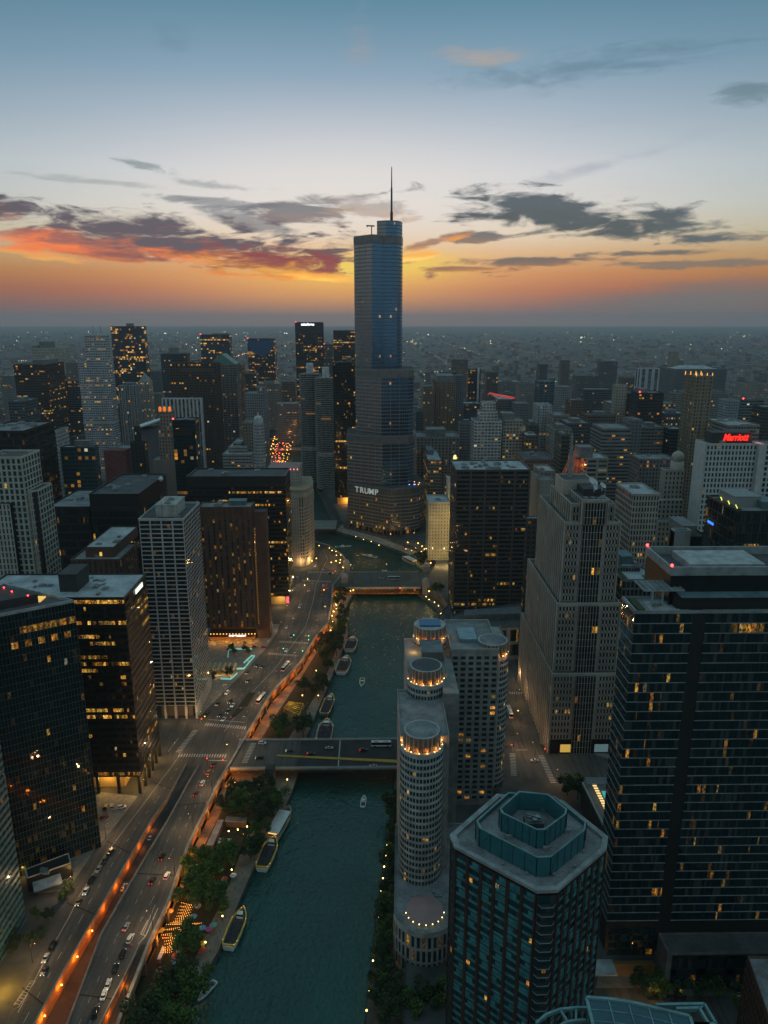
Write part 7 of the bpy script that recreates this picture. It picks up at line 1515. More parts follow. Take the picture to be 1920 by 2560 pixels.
CAR = {'l': (curbL, pi, [(276, 2129, 'suv', 'black', 2, 'black car parked at the left kerb, farthest of the kerbside row'), (261, 2150, 'sedan', 'dark', 2, 'dark saloon parked behind the silver one at the left kerb'), (246, 2172, 'sedan', 'silver', 2, 'silver saloon parked in the kerbside row by the triangular tower'),
        (228, 2201, 'suv', 'black', 2, 'black car parked between the silver and the white kerbside cars'), (214, 2227, 'sedan', 'white', 0, 'white saloon standing at the left kerb with its lights on'), (196, 2254, 'sedan', 'black', 0, 'black car at the front of the kerbside row with headlights on'),
        (131, 2365, 'suv', 'black', 2, 'black car parked by the dark garden in the lower left'), (114, 2394, 'sedan', 'silver', 0, 'silver car at the lower left kerb behind a black one'), (111, 2426, 'sedan', 'black', 0, 'black car driving with headlights beside the hatched bay')]),
       't': (TL, pi, [(376, 2093, 'sedan', 'white', 0, 'white car climbing down the open ramp nearest the junction'), (309, 2218, 'sedan', 'silver', 0, 'silver car farther down the open ramp')]),
       'r': (rin, 0, [(405, 2141, 'suv', 'black', 1, 'black car with red tail lights in the middle lane of the right carriageway'), (417, 2189, 'suv', 'white', 1, 'white car with red tail lights close to the river parapet'), (381, 2201, 'sedan', 'dark', 1, 'dark car with red tail lights beside the white one by the parapet'),
        (315, 2316, 'sedan', 'silver', 1, 'silver car with red tail lights left of the painted chevrons'), (325, 2346, 'suv', 'white', 0, 'white car at the tip of the painted chevrons'), (306, 2385, 'suv', 'black', 0, 'black car left of the narrow black ramp top'), (288, 2421, 'sedan', 'black', 0, 'black car beside the narrow black ramp'),
        (270, 2460, 'sedan', 'white', 0, 'white saloon, farther of two white cars beside the narrow ramp'), (259, 2487, 'sedan', 'white', 0, 'white saloon, nearer of two white cars beside the narrow ramp'), (238, 2531, 'suv', 'black', 0, 'black car nearest the bottom edge of the photo'),
        (490, 1983, 'sedan', 'dark', 1, 'dark car with red tail lights, last of four waiting at the junction'), (506, 1957, 'suv', 'white', 1, 'white car third in the queue at the junction'), (521, 1930, 'sedan', 'orange', 1, 'orange taxi second in the queue at the junction'), (534, 1910, 'sedan', 'dark', 1, 'dark car with brake lights first at the junction stop line')]),
       'u': (up_l, pi, [(544, 1759, 'sedan', 'dark', 0, 'dark car alone in the left lane beyond the junction with headlights on'), (575, 1753, 'suv', 'black', 0, 'black car farthest of the bunch waiting beside the planted median'), (582, 1762, 'sedan', 'white', 0, 'white car of the bunch touching the planted median'), (570, 1778, 'suv', 'dark', 0, 'dark car mid bunch beside the planted median'),
        (550, 1787, 'sedan', 'black', 0, 'black car with headlights at the stop line left lane'), (559, 1797, 'sedan', 'silver', 0, 'silver car at the stop line beside the median tip'), (517, 1786, 'suv', 'dark', 2, 'dark car at the kerb under the white grid tower'), (568, 1731, 'suv', 'white', 0, 'white car by the kerb bay below the awnings'),
        (618, 1681, 'sedan', 'dark', 0, 'dark car below the teal lit railings, farther of two'), (620, 1701, 'sedan', 'black', 0, 'black car below the teal lit railings, nearer of two'), (642, 1663, 'sedan', 'black', 0, 'black car left of a pair abreast near the awnings'), (655, 1666, 'sedan', 'dark', 0, 'dark car right of a pair abreast near the awnings'),
        (716, 1625, 'sedan', 'white', 0, 'white car crossing between the two zebra crossings'), (729, 1590, 'suv', 'dark', 0, 'dark car just past the far zebra crossing'), (716, 1567, 'sedan', 'silver', 0, 'silver car with headlights by the brown hotel annex'), (734, 1543, 'sedan', 'dark', 0, 'dark car with headlights midway up the curve'),
        (749, 1516, 'sedan', 'silver', 0, 'silver car with headlights, nearer of two below the stone tower'), (752, 1508, 'sedan', 'black', 0, 'black car with headlights, farther of two below the stone tower'), (772, 1475, 'sedan', 'red', 0, 'red car near the stone tower pavement'), (810, 1421, 'sedan', 'dark', 0, 'dark car on the bend above the avenue junction'), (789, 1414, 'sedan', 'silver', 0, 'silver car by the curved stone block')]),
       'v': (up_l, 0, [(817, 1460, 'sedan', 'dark', 1, 'first car of the red lit queue before the avenue bridge, right lane'), (818, 1469, 'sedan', 'black', 1, 'second car of the red lit queue before the avenue bridge, right lane'), (809, 1463, 'sedan', 'silver', 1, 'first car of the red lit queue, middle lane'), (806, 1474, 'sedan', 'dark', 1, 'second car of the red lit queue, middle lane'), (804, 1484, 'suv', 'black', 1, 'last car of the red lit queue before the avenue bridge'),
        (714, 1668, 'bus', 'white', 1, 'white and blue bus farther along the road near the parapet'), (653, 1748, 'bus', 'white', 1, 'white bus passing the planted median')])}
for k, (pl, add_, rows) in CAR.items():
    for px, py, kd, cl, br, lab in rows:
        z = .06
        if k == 't':
            q = P(px, py, -4.0); z = -2.6 if py < 2150 else -5.9
            if py < 2150: z = -4.4
        car(px, py, kd, cl, heading(pl, px, py) + add_, lab, z, br)
for px, py, kd, cl, ang, br, lab in [(725, 1876, 'sedan', 'dark', pi, 0, 'dark car leaving the bridge with yellow barrier'), (778, 1883, 'sedan', 'black', 0, 1, 'black car near the bridge middle beside the yellow barrier'), (823, 1869, 'sedan', 'silver', 0, 2, 'silver car on the far lane of the black bridge deck'), (910, 1874, 'suv', 'black', 0, 1, 'black car with red tail lights at the right end of the bridge'),
        (933, 1914, 'sedan', 'silver', pi, 2, 'silver car on the near lane of the bridge below the yellow barrier'), (953, 1862, 'bus', 'white', 0, 2, 'white roofed bus on the far right end of the bridge'), (656, 1857, 'suv', 'white', 0, 2, 'white car entering the bridge from the junction'), (649, 1894, 'suv', 'dark', pi, 0, 'dark car on the concrete approach of the bridge'),
        (1336, 1900, 'sedan', 'white', pi, 2, 'white car alone on the wide street by the stepped stone tower'), (280, 2016, 'suv', 'silver', 1.9, 2, 'silver car parked on the forecourt behind the triangular tower'), (304, 2017, 'suv', 'white', .3, 2, 'white car parked on the forecourt beside a silver one'), (262, 2018, 'sedan', 'black', 1.9, 2, 'black car parked on the forecourt left of the silver one'), (259, 2042, 'sedan', 'red', .6, 2, 'dark red car at the forecourt exit'),
        (635, 1616, 'sedan', 'red', 0, 1, 'left of two red cars before the brown hotel'), (658, 1617, 'sedan', 'red', 0, 1, 'right of two red cars before the brown hotel'), (985, 1447, 'bus', 'white', 0, 2, 'pale bus crossing the avenue bridge'), (953, 1446, 'sedan', 'silver', 0, 2, 'silver car crossing the avenue bridge ahead of the bus'),
        (826, 1433, 'sedan', 'black', 0, 0, 'black car turning at the avenue junction'), (1845, 2484, 'suv', 'white', pi, 2, 'white car standing on the dim street in the lower right'), (1632, 2490, 'sedan', 'black', 0, 2, 'leftmost black car parked under the trees of the dim street'), (1666, 2491, 'sedan', 'dark', 0, 2, 'middle dark car parked under the trees of the dim street'), (1700, 2491, 'suv', 'black', 0, 2, 'rightmost black car parked under the trees of the dim street'), (1274, 1782, 'bus', 'white', pi / 2, 1, 'white bus half hidden behind the turreted hotel')]:
    car(px, py, kd, cl, ang, lab, .14, br)
# ---------------------------------------------------------------- boats
def hull(Lh, wd, h, bow=.35):
    out_ = []
    for z, k in ((-.3, .72), (h * .5, .95), (h, 1.0)):
        pts = []
        for s in (1, -1):
            seq = [(-Lh, .78), (-Lh * .8, .95), (-Lh * .2, 1), (Lh * .35, .95), (Lh * .7, .62), (Lh * .9, .25), (Lh, .02)]
            for x, f in (seq if s == 1 else seq[::-1]): pts.append((x * (.94 + .06 * k), -s * f * wd * k, z))
        out_.append(pts)
    return out_
BW = mat('boat_white', (.68, .68, .66), .45, var=.12); BDK = mat('boat_deck', (.05, .052, .055), .8, var=.4, scale=1.2); YEL = mat('boat_yellow', (.85, .50, .015), .5, var=.12)
def tour_boat(px, py, ang, Lh, wd, style, label):
    x, y = P(px, py, ZW + 2.5); t = thing('tour_boat', label, 'boat', (0, 0, 0)); r = hull(Lh, wd, 2.2)
    def add(nm, mb, m, par=t): return mb.build(nm, m, par)
    add('hull', MB().loft(r), BW if style != 'dark' else mat('boat_green', (.10, .12, .11), .5)); ins = [[(px_ * .96, py_ * .9, z + .06) for px_, py_, z in r[2]]]
    add('deck', MB().face(ins[0]), BDK); band = YEL if style in ('yellow', 'band') else mat('boat_orange', (.55, .32, .14), .5)
    rl = MB(); pl = [(p[0] * .985, p[1] * .97, 3.2) for p in r[2]]
    for i in range(len(pl)): a, c = pl[i], pl[(i + 1) % len(pl)]; rl.bar(a, c, .42, .5); rl.bar((a[0], a[1], 2.2), a, .08)
    add('rail', rl, band)
    if style == 'roofed':
        add('cabin', MB().box(-Lh * .85, Lh * .45, -wd * .78, wd * .78, 2.2, 4.6), mat('boat_side', (.30, .30, .29), .5)); rf = MB().box(-Lh * .88, Lh * .5, -wd * .86, wd * .86, 4.6, 4.85)
        for i in range(6): rf.box(-Lh * .7 + i * Lh * .2, -Lh * .6 + i * Lh * .2, -wd * .3, wd * .3, 4.85, 5.1)
        add('roof', rf, BW); add('window', MB().box(-Lh * .8, Lh * .4, -wd * .79, wd * .79, 3.2, 4.1), AUTG); add('stern_light', MB().box(-Lh * .9, -Lh * .87, -wd * .6, wd * .6, 4.1, 4.4), emit('boat_lamp', (1, .6, .2), 1.2))
    else:
        ww = add('wheelhouse', MB().loft([[(Lh * .42, -wd * .45, 2.2), (Lh * .68, -wd * .3, 2.2), (Lh * .68, wd * .3, 2.2), (Lh * .42, wd * .45, 2.2)], [(Lh * .44, -wd * .42, 4.6), (Lh * .62, -wd * .28, 4.6), (Lh * .62, wd * .28, 4.6), (Lh * .44, wd * .42, 4.6)]]), BW); MB().loft([[(Lh * .425, -wd * .46, 3.4), (Lh * .672, -wd * .31, 3.4), (Lh * .672, wd * .31, 3.4), (Lh * .425, wd * .46, 3.4)], [(Lh * .435, -wd * .44, 4.2), (Lh * .65, -wd * .30, 4.2), (Lh * .65, wd * .30, 4.2), (Lh * .435, wd * .44, 4.2)]]).build('window', AUTG, ww)
        sm = mat('boat_seat', (.10, .11, .13), .7, var=.5, scale=2)
        for i in range(int(Lh * .9)):
            xx = -Lh * .72 + i * 1.25
            for s in (-1, 1): add('seat_row', MB().box(xx, xx + .5, min(s * wd * .12, s * wd * .72), max(s * wd * .12, s * wd * .72), 2.3, 2.75).box(xx, xx + .12, min(s * wd * .12, s * wd * .72), max(s * wd * .12, s * wd * .72), 2.75, 3.2), sm)
        if style == 'yellow': add('stern_band', MB().box(-Lh * .97, -Lh * .93, -wd * .75, wd * .75, 1.2, 2.0), YEL)
        ll = MB()
        for i in range(8): p = pl[i * len(pl) // 8]; ll.sphere((p[0], p[1], 3.6), .16, 6, 4)
        add('deck_light', ll, emit('boat_lamp', (1, .6, .2), 1.2))
    t.location = (x, y, ZW); t.rotation_euler = (0, 0, ang); return t
def bdir(px, py): return heading(bankL, px, py)
tour_boat(878, 1608, bdir(878, 1608), 12, 4.9, 'orange', 'open deck tour boat moored at the left bank, farthest of four'); tour_boat(860, 1660, bdir(860, 1660), 13.5, 5.0, 'orange', 'open deck tour boat moored at the left bank, second farthest of four')
tour_boat(820, 1760, bdir(822, 1757), 13.5, 3.6, 'dark', 'greenish tour boat with empty deck moored by the yellow framed terrace'); tour_boat(813, 1826, bdir(815, 1822), 13.5, 5.0, 'orange', 'crowded tour boat moored just beyond the bridge with yellow barrier')
tour_boat(702, 2055, bdir(703, 2051), 13, 3.8, 'roofed', 'white roofed cruise boat moored at the left quay below the bridge'); tour_boat(671, 2130, bdir(672, 2124), 11, 3.7, 'yellow', 'yellow trimmed boat moored behind the white roofed cruise boat'); tour_boat(591, 2316, bdir(591, 2313), 10.5, 3.3, 'yellow', 'yellow railed boat lying alone at the left quay')
tour_boat(1022, 1399, atan2(*(lambda a, c: (c[1] - a[1], c[0] - a[0]))(A_[0], A_[1])), 13, 4.2, 'roofed', 'tour boat moored at the terrace beneath the tallest tower'); tour_boat(1052, 1413, atan2(*(lambda a, c: (c[1] - a[1], c[0] - a[0]))(A_[0], A_[1])), 8, 3, 'yellow', 'small yellow boat moored behind the tour boat at the far terrace')
def motor_boat(px, py, ang, Lh, label, yel=False):
    x, y = P(px, py, ZW + .6); t = thing('motor_boat', label, 'boat', (0, 0, 0)); r = hull(Lh, Lh * .3, 1.0)
    MB().loft(r).build('hull', BW, t); MB().face([(a * .9, c * .8, z + .05) for a, c, z in r[2]]).build('deck', mat('boat_grey', (.22, .22, .22), .6), t)
    cb = MB().loft([[(-Lh * .25, -Lh * .2, 1.0), (Lh * .35, -Lh * .16, 1.0), (Lh * .35, Lh * .16, 1.0), (-Lh * .25, Lh * .2, 1.0)], [(-Lh * .2, -Lh * .17, 1.9), (Lh * .12, -Lh * .14, 1.9), (Lh * .12, Lh * .14, 1.9), (-Lh * .2, Lh * .17, 1.9)]]).build('cabin', YEL if yel else BW, t); MB().loft([[(Lh * .12, -Lh * .15, 1.9), (Lh * .36, -Lh * .165, 1.05), (Lh * .36, Lh * .165, 1.05), (Lh * .12, Lh * .15, 1.9)], [(Lh * .14, -Lh * .15, 1.93), (Lh * .38, -Lh * .165, 1.08), (Lh * .38, Lh * .165, 1.08), (Lh * .14, Lh * .15, 1.93)]]).build('windscreen', AUTG, cb)
    MB().box(-Lh * .7, -Lh * .5, -Lh * .2, Lh * .2, 1.05, 1.5).build('seat', BDK, t); MB().cyl(Lh * .0, 0, .04, 1.9, 3.2, 5).build('mast', METAL(), t)
    t.location = (x, y, ZW); t.rotation_euler = (0, 0, ang)
motor_boat(909, 2003, 1.5, 5.2, 'white motor boat heading under the bridge with yellow barrier'); motor_boat(905, 1706, -1.6, 6.5, 'small water taxi with yellow cabin in midstream', True); motor_boat(517, 2477, -2.1, 5, 'small white boat tied at the left quay near the bottom edge'); motor_boat(858, 1366, .2, 9.5, 'white motor yacht, farthest boat on the river bend'); motor_boat(924, 1390, 2.6, 9.5, 'white motor yacht in midstream before the tallest tower'); motor_boat(964, 1428, 2.6, 4.5, 'small pale boat near the far side of the avenue bridge')
# ---------------------------------------------------------------- trees
LEAF = [mat('leaf_dark', (.026, .052, .016), .8, var=.55, scale=.9), mat('leaf_mid', (.06, .11, .02), .8, var=.55, scale=.9)]; BARK = mat('bark', (.05, .04, .03), .95)
def tree_meshes(seed, h, R, lm):
    r = random.Random(seed); tk = MB(); tk.cyl(0, 0, .22, 0, h * .45, 7, .13)
    for i in range(5): a = r.uniform(0, 2 * pi); tk.bar((0, 0, h * .35 + i * .3), (cos(a) * R * .6, sin(a) * R * .6, h * (.5 + .07 * i)), .1)
    cr = MB(); blobs = [(r.gauss(0, R * .42), r.gauss(0, R * .42), h * r.uniform(.48, .9), R * r.uniform(.3, .52)) for _ in range(9)]
    for bx, by, bz, br in blobs:
        for _ in range(120):
            d = Vector((r.gauss(0, 1), r.gauss(0, 1), r.gauss(0, 1))).normalized() * br * r.uniform(.45, 1.08); c = Vector((bx, by, bz)) + d
            u = Vector((r.gauss(0, 1), r.gauss(0, 1), r.gauss(0, .6))).normalized(); v = u.cross(Vector((r.gauss(0, 1), r.gauss(0, 1), r.gauss(0, 1)))).normalized(); s = r.uniform(.28, .58)
            cr.face([tuple(c + u * s), tuple(c + v * s * .7), tuple(c - u * s), tuple(c - v * s * .7)])
    return tk.mesh('trunk', BARK), cr.mesh('crown', lm)
TM = [tree_meshes(i, 9.5, 4.2, LEAF[i % 2]) for i in range(5)]
rt_ = random.Random(4)
def tree(px, py, zb, label, group, s=1.0, mi=None, hc=6.0):
    x, y = P(px, py, zb + hc * s); tk, cr = TM[rt_.randrange(5) if mi is None else mi]
    o = thing('tree', label, 'tree', (x, y, zb), rt_.uniform(0, 6.28), group); s *= 1.2; o.scale = (s, s, s * rt_.uniform(.85, 1.15))
    for nm, me in (('trunk', tk), ('crown', cr)): q = bpy.data.objects.new(nm, me); COL.objects.link(q); q.parent = o
O_ = lambda a, c: (340 + a / 2.592, 1920 + c / 2.592); K_ = lambda a, c: (360 + a / 2.765, 1500 + c / 2.765)
for q in [(400, 560), (455, 575), (500, 560), (560, 540), (620, 520), (350, 640), (420, 690), (470, 650), (390, 720), (470, 780), (520, 800), (560, 860), (480, 870), (430, 830), (310, 810), (520, 620), (560, 600)]: tree(*O_(*q), ZQ, 'leafy tree in the green clump between the road wall and the quay', 'trees of the riverside beer garden', rt_.uniform(.85, 1.1), 1 if rt_.random() < .6 else 3)
for q in [(340, 1060), (380, 1120), (300, 1080), (330, 1140)]: tree(*O_(*q), ZQ, 'leafy tree lit by the zigzag string lights', 'trees beside the string lights', .9, 1)
for q in [(250, 1400), (320, 1400), (150, 1480), (100, 1560), (220, 1520), (330, 1460), (60, 1620), (370, 1430), (280, 1340), (180, 1600), (120, 1660), (270, 1610), (40, 1700), (340, 1370), (200, 1450)]: tree(*O_(*q), ZQ, 'dark tree in the thicket at the bottom left of the quay', 'dark trees at the bottom of the left quay', rt_.uniform(.9, 1.2))
for q in [(640, 250), (700, 190), (760, 130), (850, 120), (890, 180), (800, 270), (860, 240), (780, 330), (840, 300), (600, 230), (690, 210), (740, 520), (770, 490), (750, 220), (640, 150), (880, 230), (660, 290), (800, 380)]: tree(*O_(*q), ZQ, 'dark tree on the left bank just below the bridge with yellow barrier', 'dark trees below the near bridge', rt_.uniform(.9, 1.15))
for q in [(1370, 80), (1360, 130), (1360, 180), (1340, 270), (1330, 330), (1345, 225), (1270, 440), (1110, 600), (1220, 540), (1200, 620), (1240, 580), (950, 840), (1090, 840), (1100, 880), (920, 880), (1250, 290), (930, 900), (1235, 360)]: tree(*K_(*q), ZQ, 'dark tree on the left bank between the two bridges', 'dark trees between the two bridges', rt_.uniform(.9, 1.2))
for q in [(600, 330), (700, 330), (590, 500), (470, 530), (620, 345), (720, 345)]: tree(*K_(*q), 0, 'small tree on the plaza between the white grid tower and the brown hotel', 'small plaza trees', .6)
for i in range(17): tree(985 - i * 2.1 + rt_.uniform(-3, 3), 2005 + i * 31, ZQ, 'black looking tree in the row along the dark right quay', 'dark trees along the right quay', rt_.uniform(.75, 1.0))
for q in [(985, 2500), (1030, 2510), (1080, 2490), (975, 2545), (1000, 2470), (1120, 2500), (1050, 2480)]: tree(*q, -4, 'dark tree below the round podium of the turreted hotel', 'dark trees by the round podium', .9)
for q in [(1437, 1950), (1420, 1965), (1445, 1975)]: tree(*q, 0, 'tree clump member beside the pool terrace pergola', 'trees by the pool terrace', .95)
for q in [(1600, 2462), (1640, 2470), (1690, 2468), (1740, 2472), (1800, 2474), (1655, 2462), (1770, 2468), (1840, 2462)]: tree(*q, 0, 'dark street tree on the dim street in the lower right', 'street trees of the dim street', .8, hc=5)
for q in [(90, 2285), (120, 2290), (40, 2340), (75, 2350), (100, 2335), (30, 2370), (160, 2235), (170, 2215)]: tree(*q, 0, 'small garden tree at the foot of the triangular tower', 'garden trees in the lower left', .5)
for q in [(845, 1490), (852, 1478), (865, 1475), (840, 1505), (858, 1495)]: tree(*q, ZQ, 'tree on the small bank garden by the avenue bridge', 'trees by the avenue bridge', .8)
for q in [(1090, 1475), (1096, 1470), (1054, 1398), (1062, 1392), (1045, 1390)]: tree(*q, ZQ, 'dark tree on the right bank near the floodlit block', 'trees on the far right bank', .9)
# ---------------------------------------------------------------- beer garden: umbrellas, string lights, kiosks
UC = {'grey': (.30, .32, .33), 'blue': (.10, .30, .48), 'pink': (.48, .08, .22), 'teal': (.10, .34, .32), 'yellow': (.55, .42, .04), 'red': (.45, .06, .04), 'white': (.55, .55, .54), 'tan': (.45, .28, .14)}
for a, c, cl, lab in [(400, 888, 'grey', 'grey parasol right of the top of the string lights'), (372, 955, 'blue', 'square blue parasol near the top string lights'), (430, 1030, 'blue', 'blue parasol left of the pink one by the quay'), (472, 1038, 'pink', 'large pink parasol near the quay'), (500, 1012, 'teal', 'teal parasol right of the large pink one'),
                    (392, 1082, 'white', 'white parasol under the tree by the quay'), (376, 1108, 'pink', 'dusky pink parasol under the tree'), (363, 1140, 'grey', 'grey parasol below the dusky pink one'), (285, 1135, 'grey', 'grey parasol at the edge of the lower string lights'), (433, 1130, 'yellow', 'yellow parasol close to the quay path'), (432, 1172, 'red', 'red parasol below the yellow one'),
                    (282, 1170, 'teal', 'pale teal parasol above the red one by the string lights'), (255, 1210, 'red', 'red parasol at the foot of the string lights'), (252, 1245, 'blue', 'light blue parasol below the red one at the foot of the string lights'), (157, 1300, 'pink', 'pink parasol alone by the road wall'), (630, 690, 'white', 'white parasol beside the quay path higher up'), (568, 728, 'blue', 'blue parasol beside a red one higher up'),
                    (574, 712, 'red', 'red parasol behind the blue one higher up'), (546, 652, 'teal', 'teal parasol by the green clump'), (220, 920, 'tan', 'tan parasol by the road wall beside the string lights'), (160, 1045, 'yellow', 'ochre parasol by the road wall lower down')]:
    x, y = P(*O_(a, c), ZQ + 2.6); t = thing('parasol', lab, 'parasol', (x, y, ZQ)); m_ = MB(); n = 8
    for i in range(n): p, q = 2 * pi * i / n, 2 * pi * (i + 1) / n; m_.face([(x + 1.6 * cos(p), y + 1.6 * sin(p), ZQ + 2.2), (x + 1.6 * cos(q), y + 1.6 * sin(q), ZQ + 2.2), (x, y, ZQ + 2.95)]); m_.face([(x, y, ZQ + 2.88), (x + 1.6 * cos(q), y + 1.6 * sin(q), ZQ + 2.17), (x + 1.6 * cos(p), y + 1.6 * sin(p), ZQ + 2.17)])
    m_.build('canopy', mat('parasol_' + cl, UC[cl], .8, var=.15), t); MB().cyl(x, y, .05, ZQ, ZQ + 2.9, 6).build('pole', METAL(), t)
sl = thing('string_lights', 'zigzag strings of warm bulbs over the beer garden', 'string lights', (*P(*O_(270, 1000), ZQ + 4), ZQ)); sw, sb = MB(), MB()
lf = [(295, 870), (278, 918), (265, 958), (245, 992), (198, 1012), (165, 1080), (185, 1120), (192, 1160), (162, 1195)]; rg = [(370, 885), (357, 915), (345, 950), (322, 990), (425, 1002), (278, 1075), (266, 1105), (250, 1145), (244, 1186)]
zz_ = []
for i in range(9):
    zz_ += [lf[i], rg[i]]
    if i < 8: zz_ += [((lf[i][0] + lf[i + 1][0]) / 2, (lf[i][1] + lf[i + 1][1]) / 2), ((rg[i][0] + rg[i + 1][0]) / 2, (rg[i][1] + rg[i + 1][1]) / 2)]
for a, c in zip(zz_, zz_[1:]):
    A3, C3 = Vector((*P(*O_(*a), ZQ + 4), ZQ + 4)), Vector((*P(*O_(*c), ZQ + 4), ZQ + 4)); sw.bar(tuple(A3), tuple(C3), .04); n = max(3, int((C3 - A3).length / .75))
    for i in range(n): p = A3.lerp(C3, i / n); sb.sphere((p.x, p.y, p.z - .12 - .3 * sin(pi * i / n)), .12, 6, 3)
sw.build('wire', TYRE, sl); tag(sb.build('bulb', emit('string_bulb', (1, .42, .07), 3.2), sl), kind='stuff')
for q in [(320, 900), (300, 960), (230, 1050), (220, 1130), (200, 1180), (380, 1010)]: lamp_light((*P(*O_(*q), ZQ + 3.6), ZQ + 3.6), 130, (1, .42, .07), .5, sl)
po = MB()
for q in lf[::2] + rg[::2]: x, y = P(*O_(*q), ZQ + 4); po.cyl(x, y, .06, ZQ, ZQ + 4.1, 5)
po.build('post', METAL(), sl)
def kiosk(name, label, pts, z0, h, m, mw=None):
    pl = [P(*O_(*q), z0 + h) for q in pts]; t = thing(name, label, 'kiosk', (pl[0][0], pl[0][1], z0)); c = (sum(p[0] for p in pl) / len(pl), sum(p[1] for p in pl) / len(pl))
    MB().prism([(c[0] + (p[0] - c[0]) * .95, c[1] + (p[1] - c[1]) * .95) for p in pl][::-1], z0, z0 + h - .25).build('wall', mw or mat('kiosk_wall', (.16, .09, .06), .8), t); MB().prism(pl[::-1], z0 + h - .25, z0 + h).build('roof', m, t); return t
kiosk('restaurant', 'long pale roofed restaurant wing along the road wall', [(530, 335), (568, 335), (500, 500), (455, 500)], ZQ, 3.6, mat('kiosk_roof', (.30, .28, .27), .7)); kiosk('restaurant', 'pale roofed restaurant wing across the end of the patio', [(585, 312), (720, 318), (716, 350), (575, 345)], ZQ, 3.6, mat('kiosk_roof', (.30, .28, .27), .7)); kiosk('bar_kiosk', 'white topped bar kiosk on the riverside patio', [(540, 452), (620, 458), (612, 492), (530, 486)], ZQ, 2.8, mat('kiosk_white', (.45, .45, .44), .7)); kiosk('drinks_truck', 'pale narrow drinks kiosk beside the lower string lights', [(172, 1150), (192, 1165), (158, 1240), (136, 1238)], ZQ, 2.6, mat('kiosk_white', (.45, .45, .44), .7))
for q, e, col in [((660, 400), 500, (1, .45, .12)), ((600, 410), 260, (1, .6, .3)), ((700, 430), 300, (1, .45, .1)), ((430, 700), 500, (1, .8, .1)), ((380, 640), 400, (1, .85, .2)), ((500, 760), 400, (1, .8, .2)), ((500, 600), 350, (1, .8, .2)), ((640, 100), 350, (1, .8, .35)), ((800, 110), 350, (1, .85, .5)), ((760, 200), 300, (1, .75, .3)), ((560, 960), 220, (1, .7, .2)), ((620, 660), 200, (1, .65, .2)), ((400, 1365), 150, (1, .7, .2)), ((150, 1420), 150, (1, .75, .2)), ((80, 1570), 120, (.9, .8, .1)), ((980, 75), 260, (1, .6, .2)), ((450, 1130), 120, (1, .65, .2)), ((330, 790), 220, (1, .8, .15)), ((420, 850), 180, (1, .8, .15)), ((720, 380), 180, (1, .5, .12))]:
    x, y = P(*O_(*q), ZQ + 3.4); put_lamp('q', x, y, ZQ, 0, 'small garden globe lamp among the trees of the left bank', 'garden lamps on the left bank', e * .8, col, 3.9)
for q in [(1325, 30), (1312, 80), (1305, 150), (1290, 210), (1300, 110), (1330, 60), (1190, 490), (1095, 660), (1205, 660)]:
    x, y = P(*K_(*q), ZQ + 3.4); put_lamp('q', x, y, ZQ, 0, 'warm globe lamp on the left bank path between the bridges', 'path lamps between the bridges', 200, (1, .65, .25), 3.9)
# yellow lattice terrace frame
yf = thing('yellow_pergola', 'glowing yellow zigzag frame over a riverside terrace', 'pergola', (*P(*K_(1030, 750), ZQ + 3.5), ZQ)); m_ = MB(); A0, B0, C0, D0 = [Vector((*P(*K_(*q), ZQ + 3.6), ZQ + 3.6)) for q in ((1003, 703), (1102, 715), (1072, 800), (968, 745))]
for p, q in ((A0, B0), (B0, C0), (C0, D0), (D0, A0)): m_.bar(tuple(p), tuple(q), .3)
for i in range(6): f, g = i / 6, (i + .5) / 6; m_.bar(tuple(A0.lerp(D0, f)), tuple(B0.lerp(C0, g)), .2); m_.bar(tuple(B0.lerp(C0, g)), tuple(A0.lerp(D0, (i + 1) / 6)), .2)
for p in (A0, B0, C0, D0): m_.bar((p.x, p.y, ZQ), tuple(p), .25)
m_.build('frame', mat('yellow_steel', (.55, .36, .04), .6), yf)
c_ = A0.lerp(C0, .5); lamp_light((c_.x, c_.y, ZQ + 2.2), 420, (1, .7, .15), .5, yf); lamp_light((c_.x - 3, c_.y + 6, ZQ + 4.6), 200, (1, .7, .15), .5, yf)
# plaza awnings and teal lit railings before the brown hotel
aw = thing('awning_row', 'row of cream arched awnings on the plaza below the white grid tower', 'awning', (*P(*K_(540, 480)), 0)); q0, q1 = P(*K_(440, 440), 3), P(*K_(648, 436), 3); q2 = P(*K_(632, 488), 3)
for i in range(6):
    xa, xb = q0[0] + (q1[0] - q0[0]) * i / 6, q0[0] + (q1[0] - q0[0]) * (i + .92) / 6; rings = []
    for y in (q2[1], q0[1]): rings.append([(xa + (xb - xa) * j / 6, y, 3 + 1.1 * sin(pi * j / 6)) for j in range(7)] + [(xb - (xb - xa) * j / 6, y, 2.9 + 1.0 * sin(pi * j / 6)) for j in range(7)])
    MB().loft(rings).build('awning', mat('awning_cream', (.42, .33, .20), .8, var=.15), aw)
for k in range(4): x = q0[0] + (q1[0] - q0[0]) * (k + .5) / 4; lamp_light((x, q2[1] - 2, 2.4), 500, (1, .62, .2), .3, aw)
lr = thing('lit_railing', 'teal glowing glass railings round the plaza stairs', 'railing', (*P(*K_(650, 440)), 0)); m_ = MB()
for pl in ([(580, 400), (585, 345), (745, 343)], [(640, 480), (690, 480), (765, 392), (745, 390), (690, 440)], [(530, 550), (600, 552), (645, 512)]):
    for a, c in zip(pl, pl[1:]): m_.bar((*P(*K_(*a)), .7), (*P(*K_(*c)), .7), .25, 1.2)
m_.build('panel', emit('teal_glow', (.28, .8, .72), .42), lr)
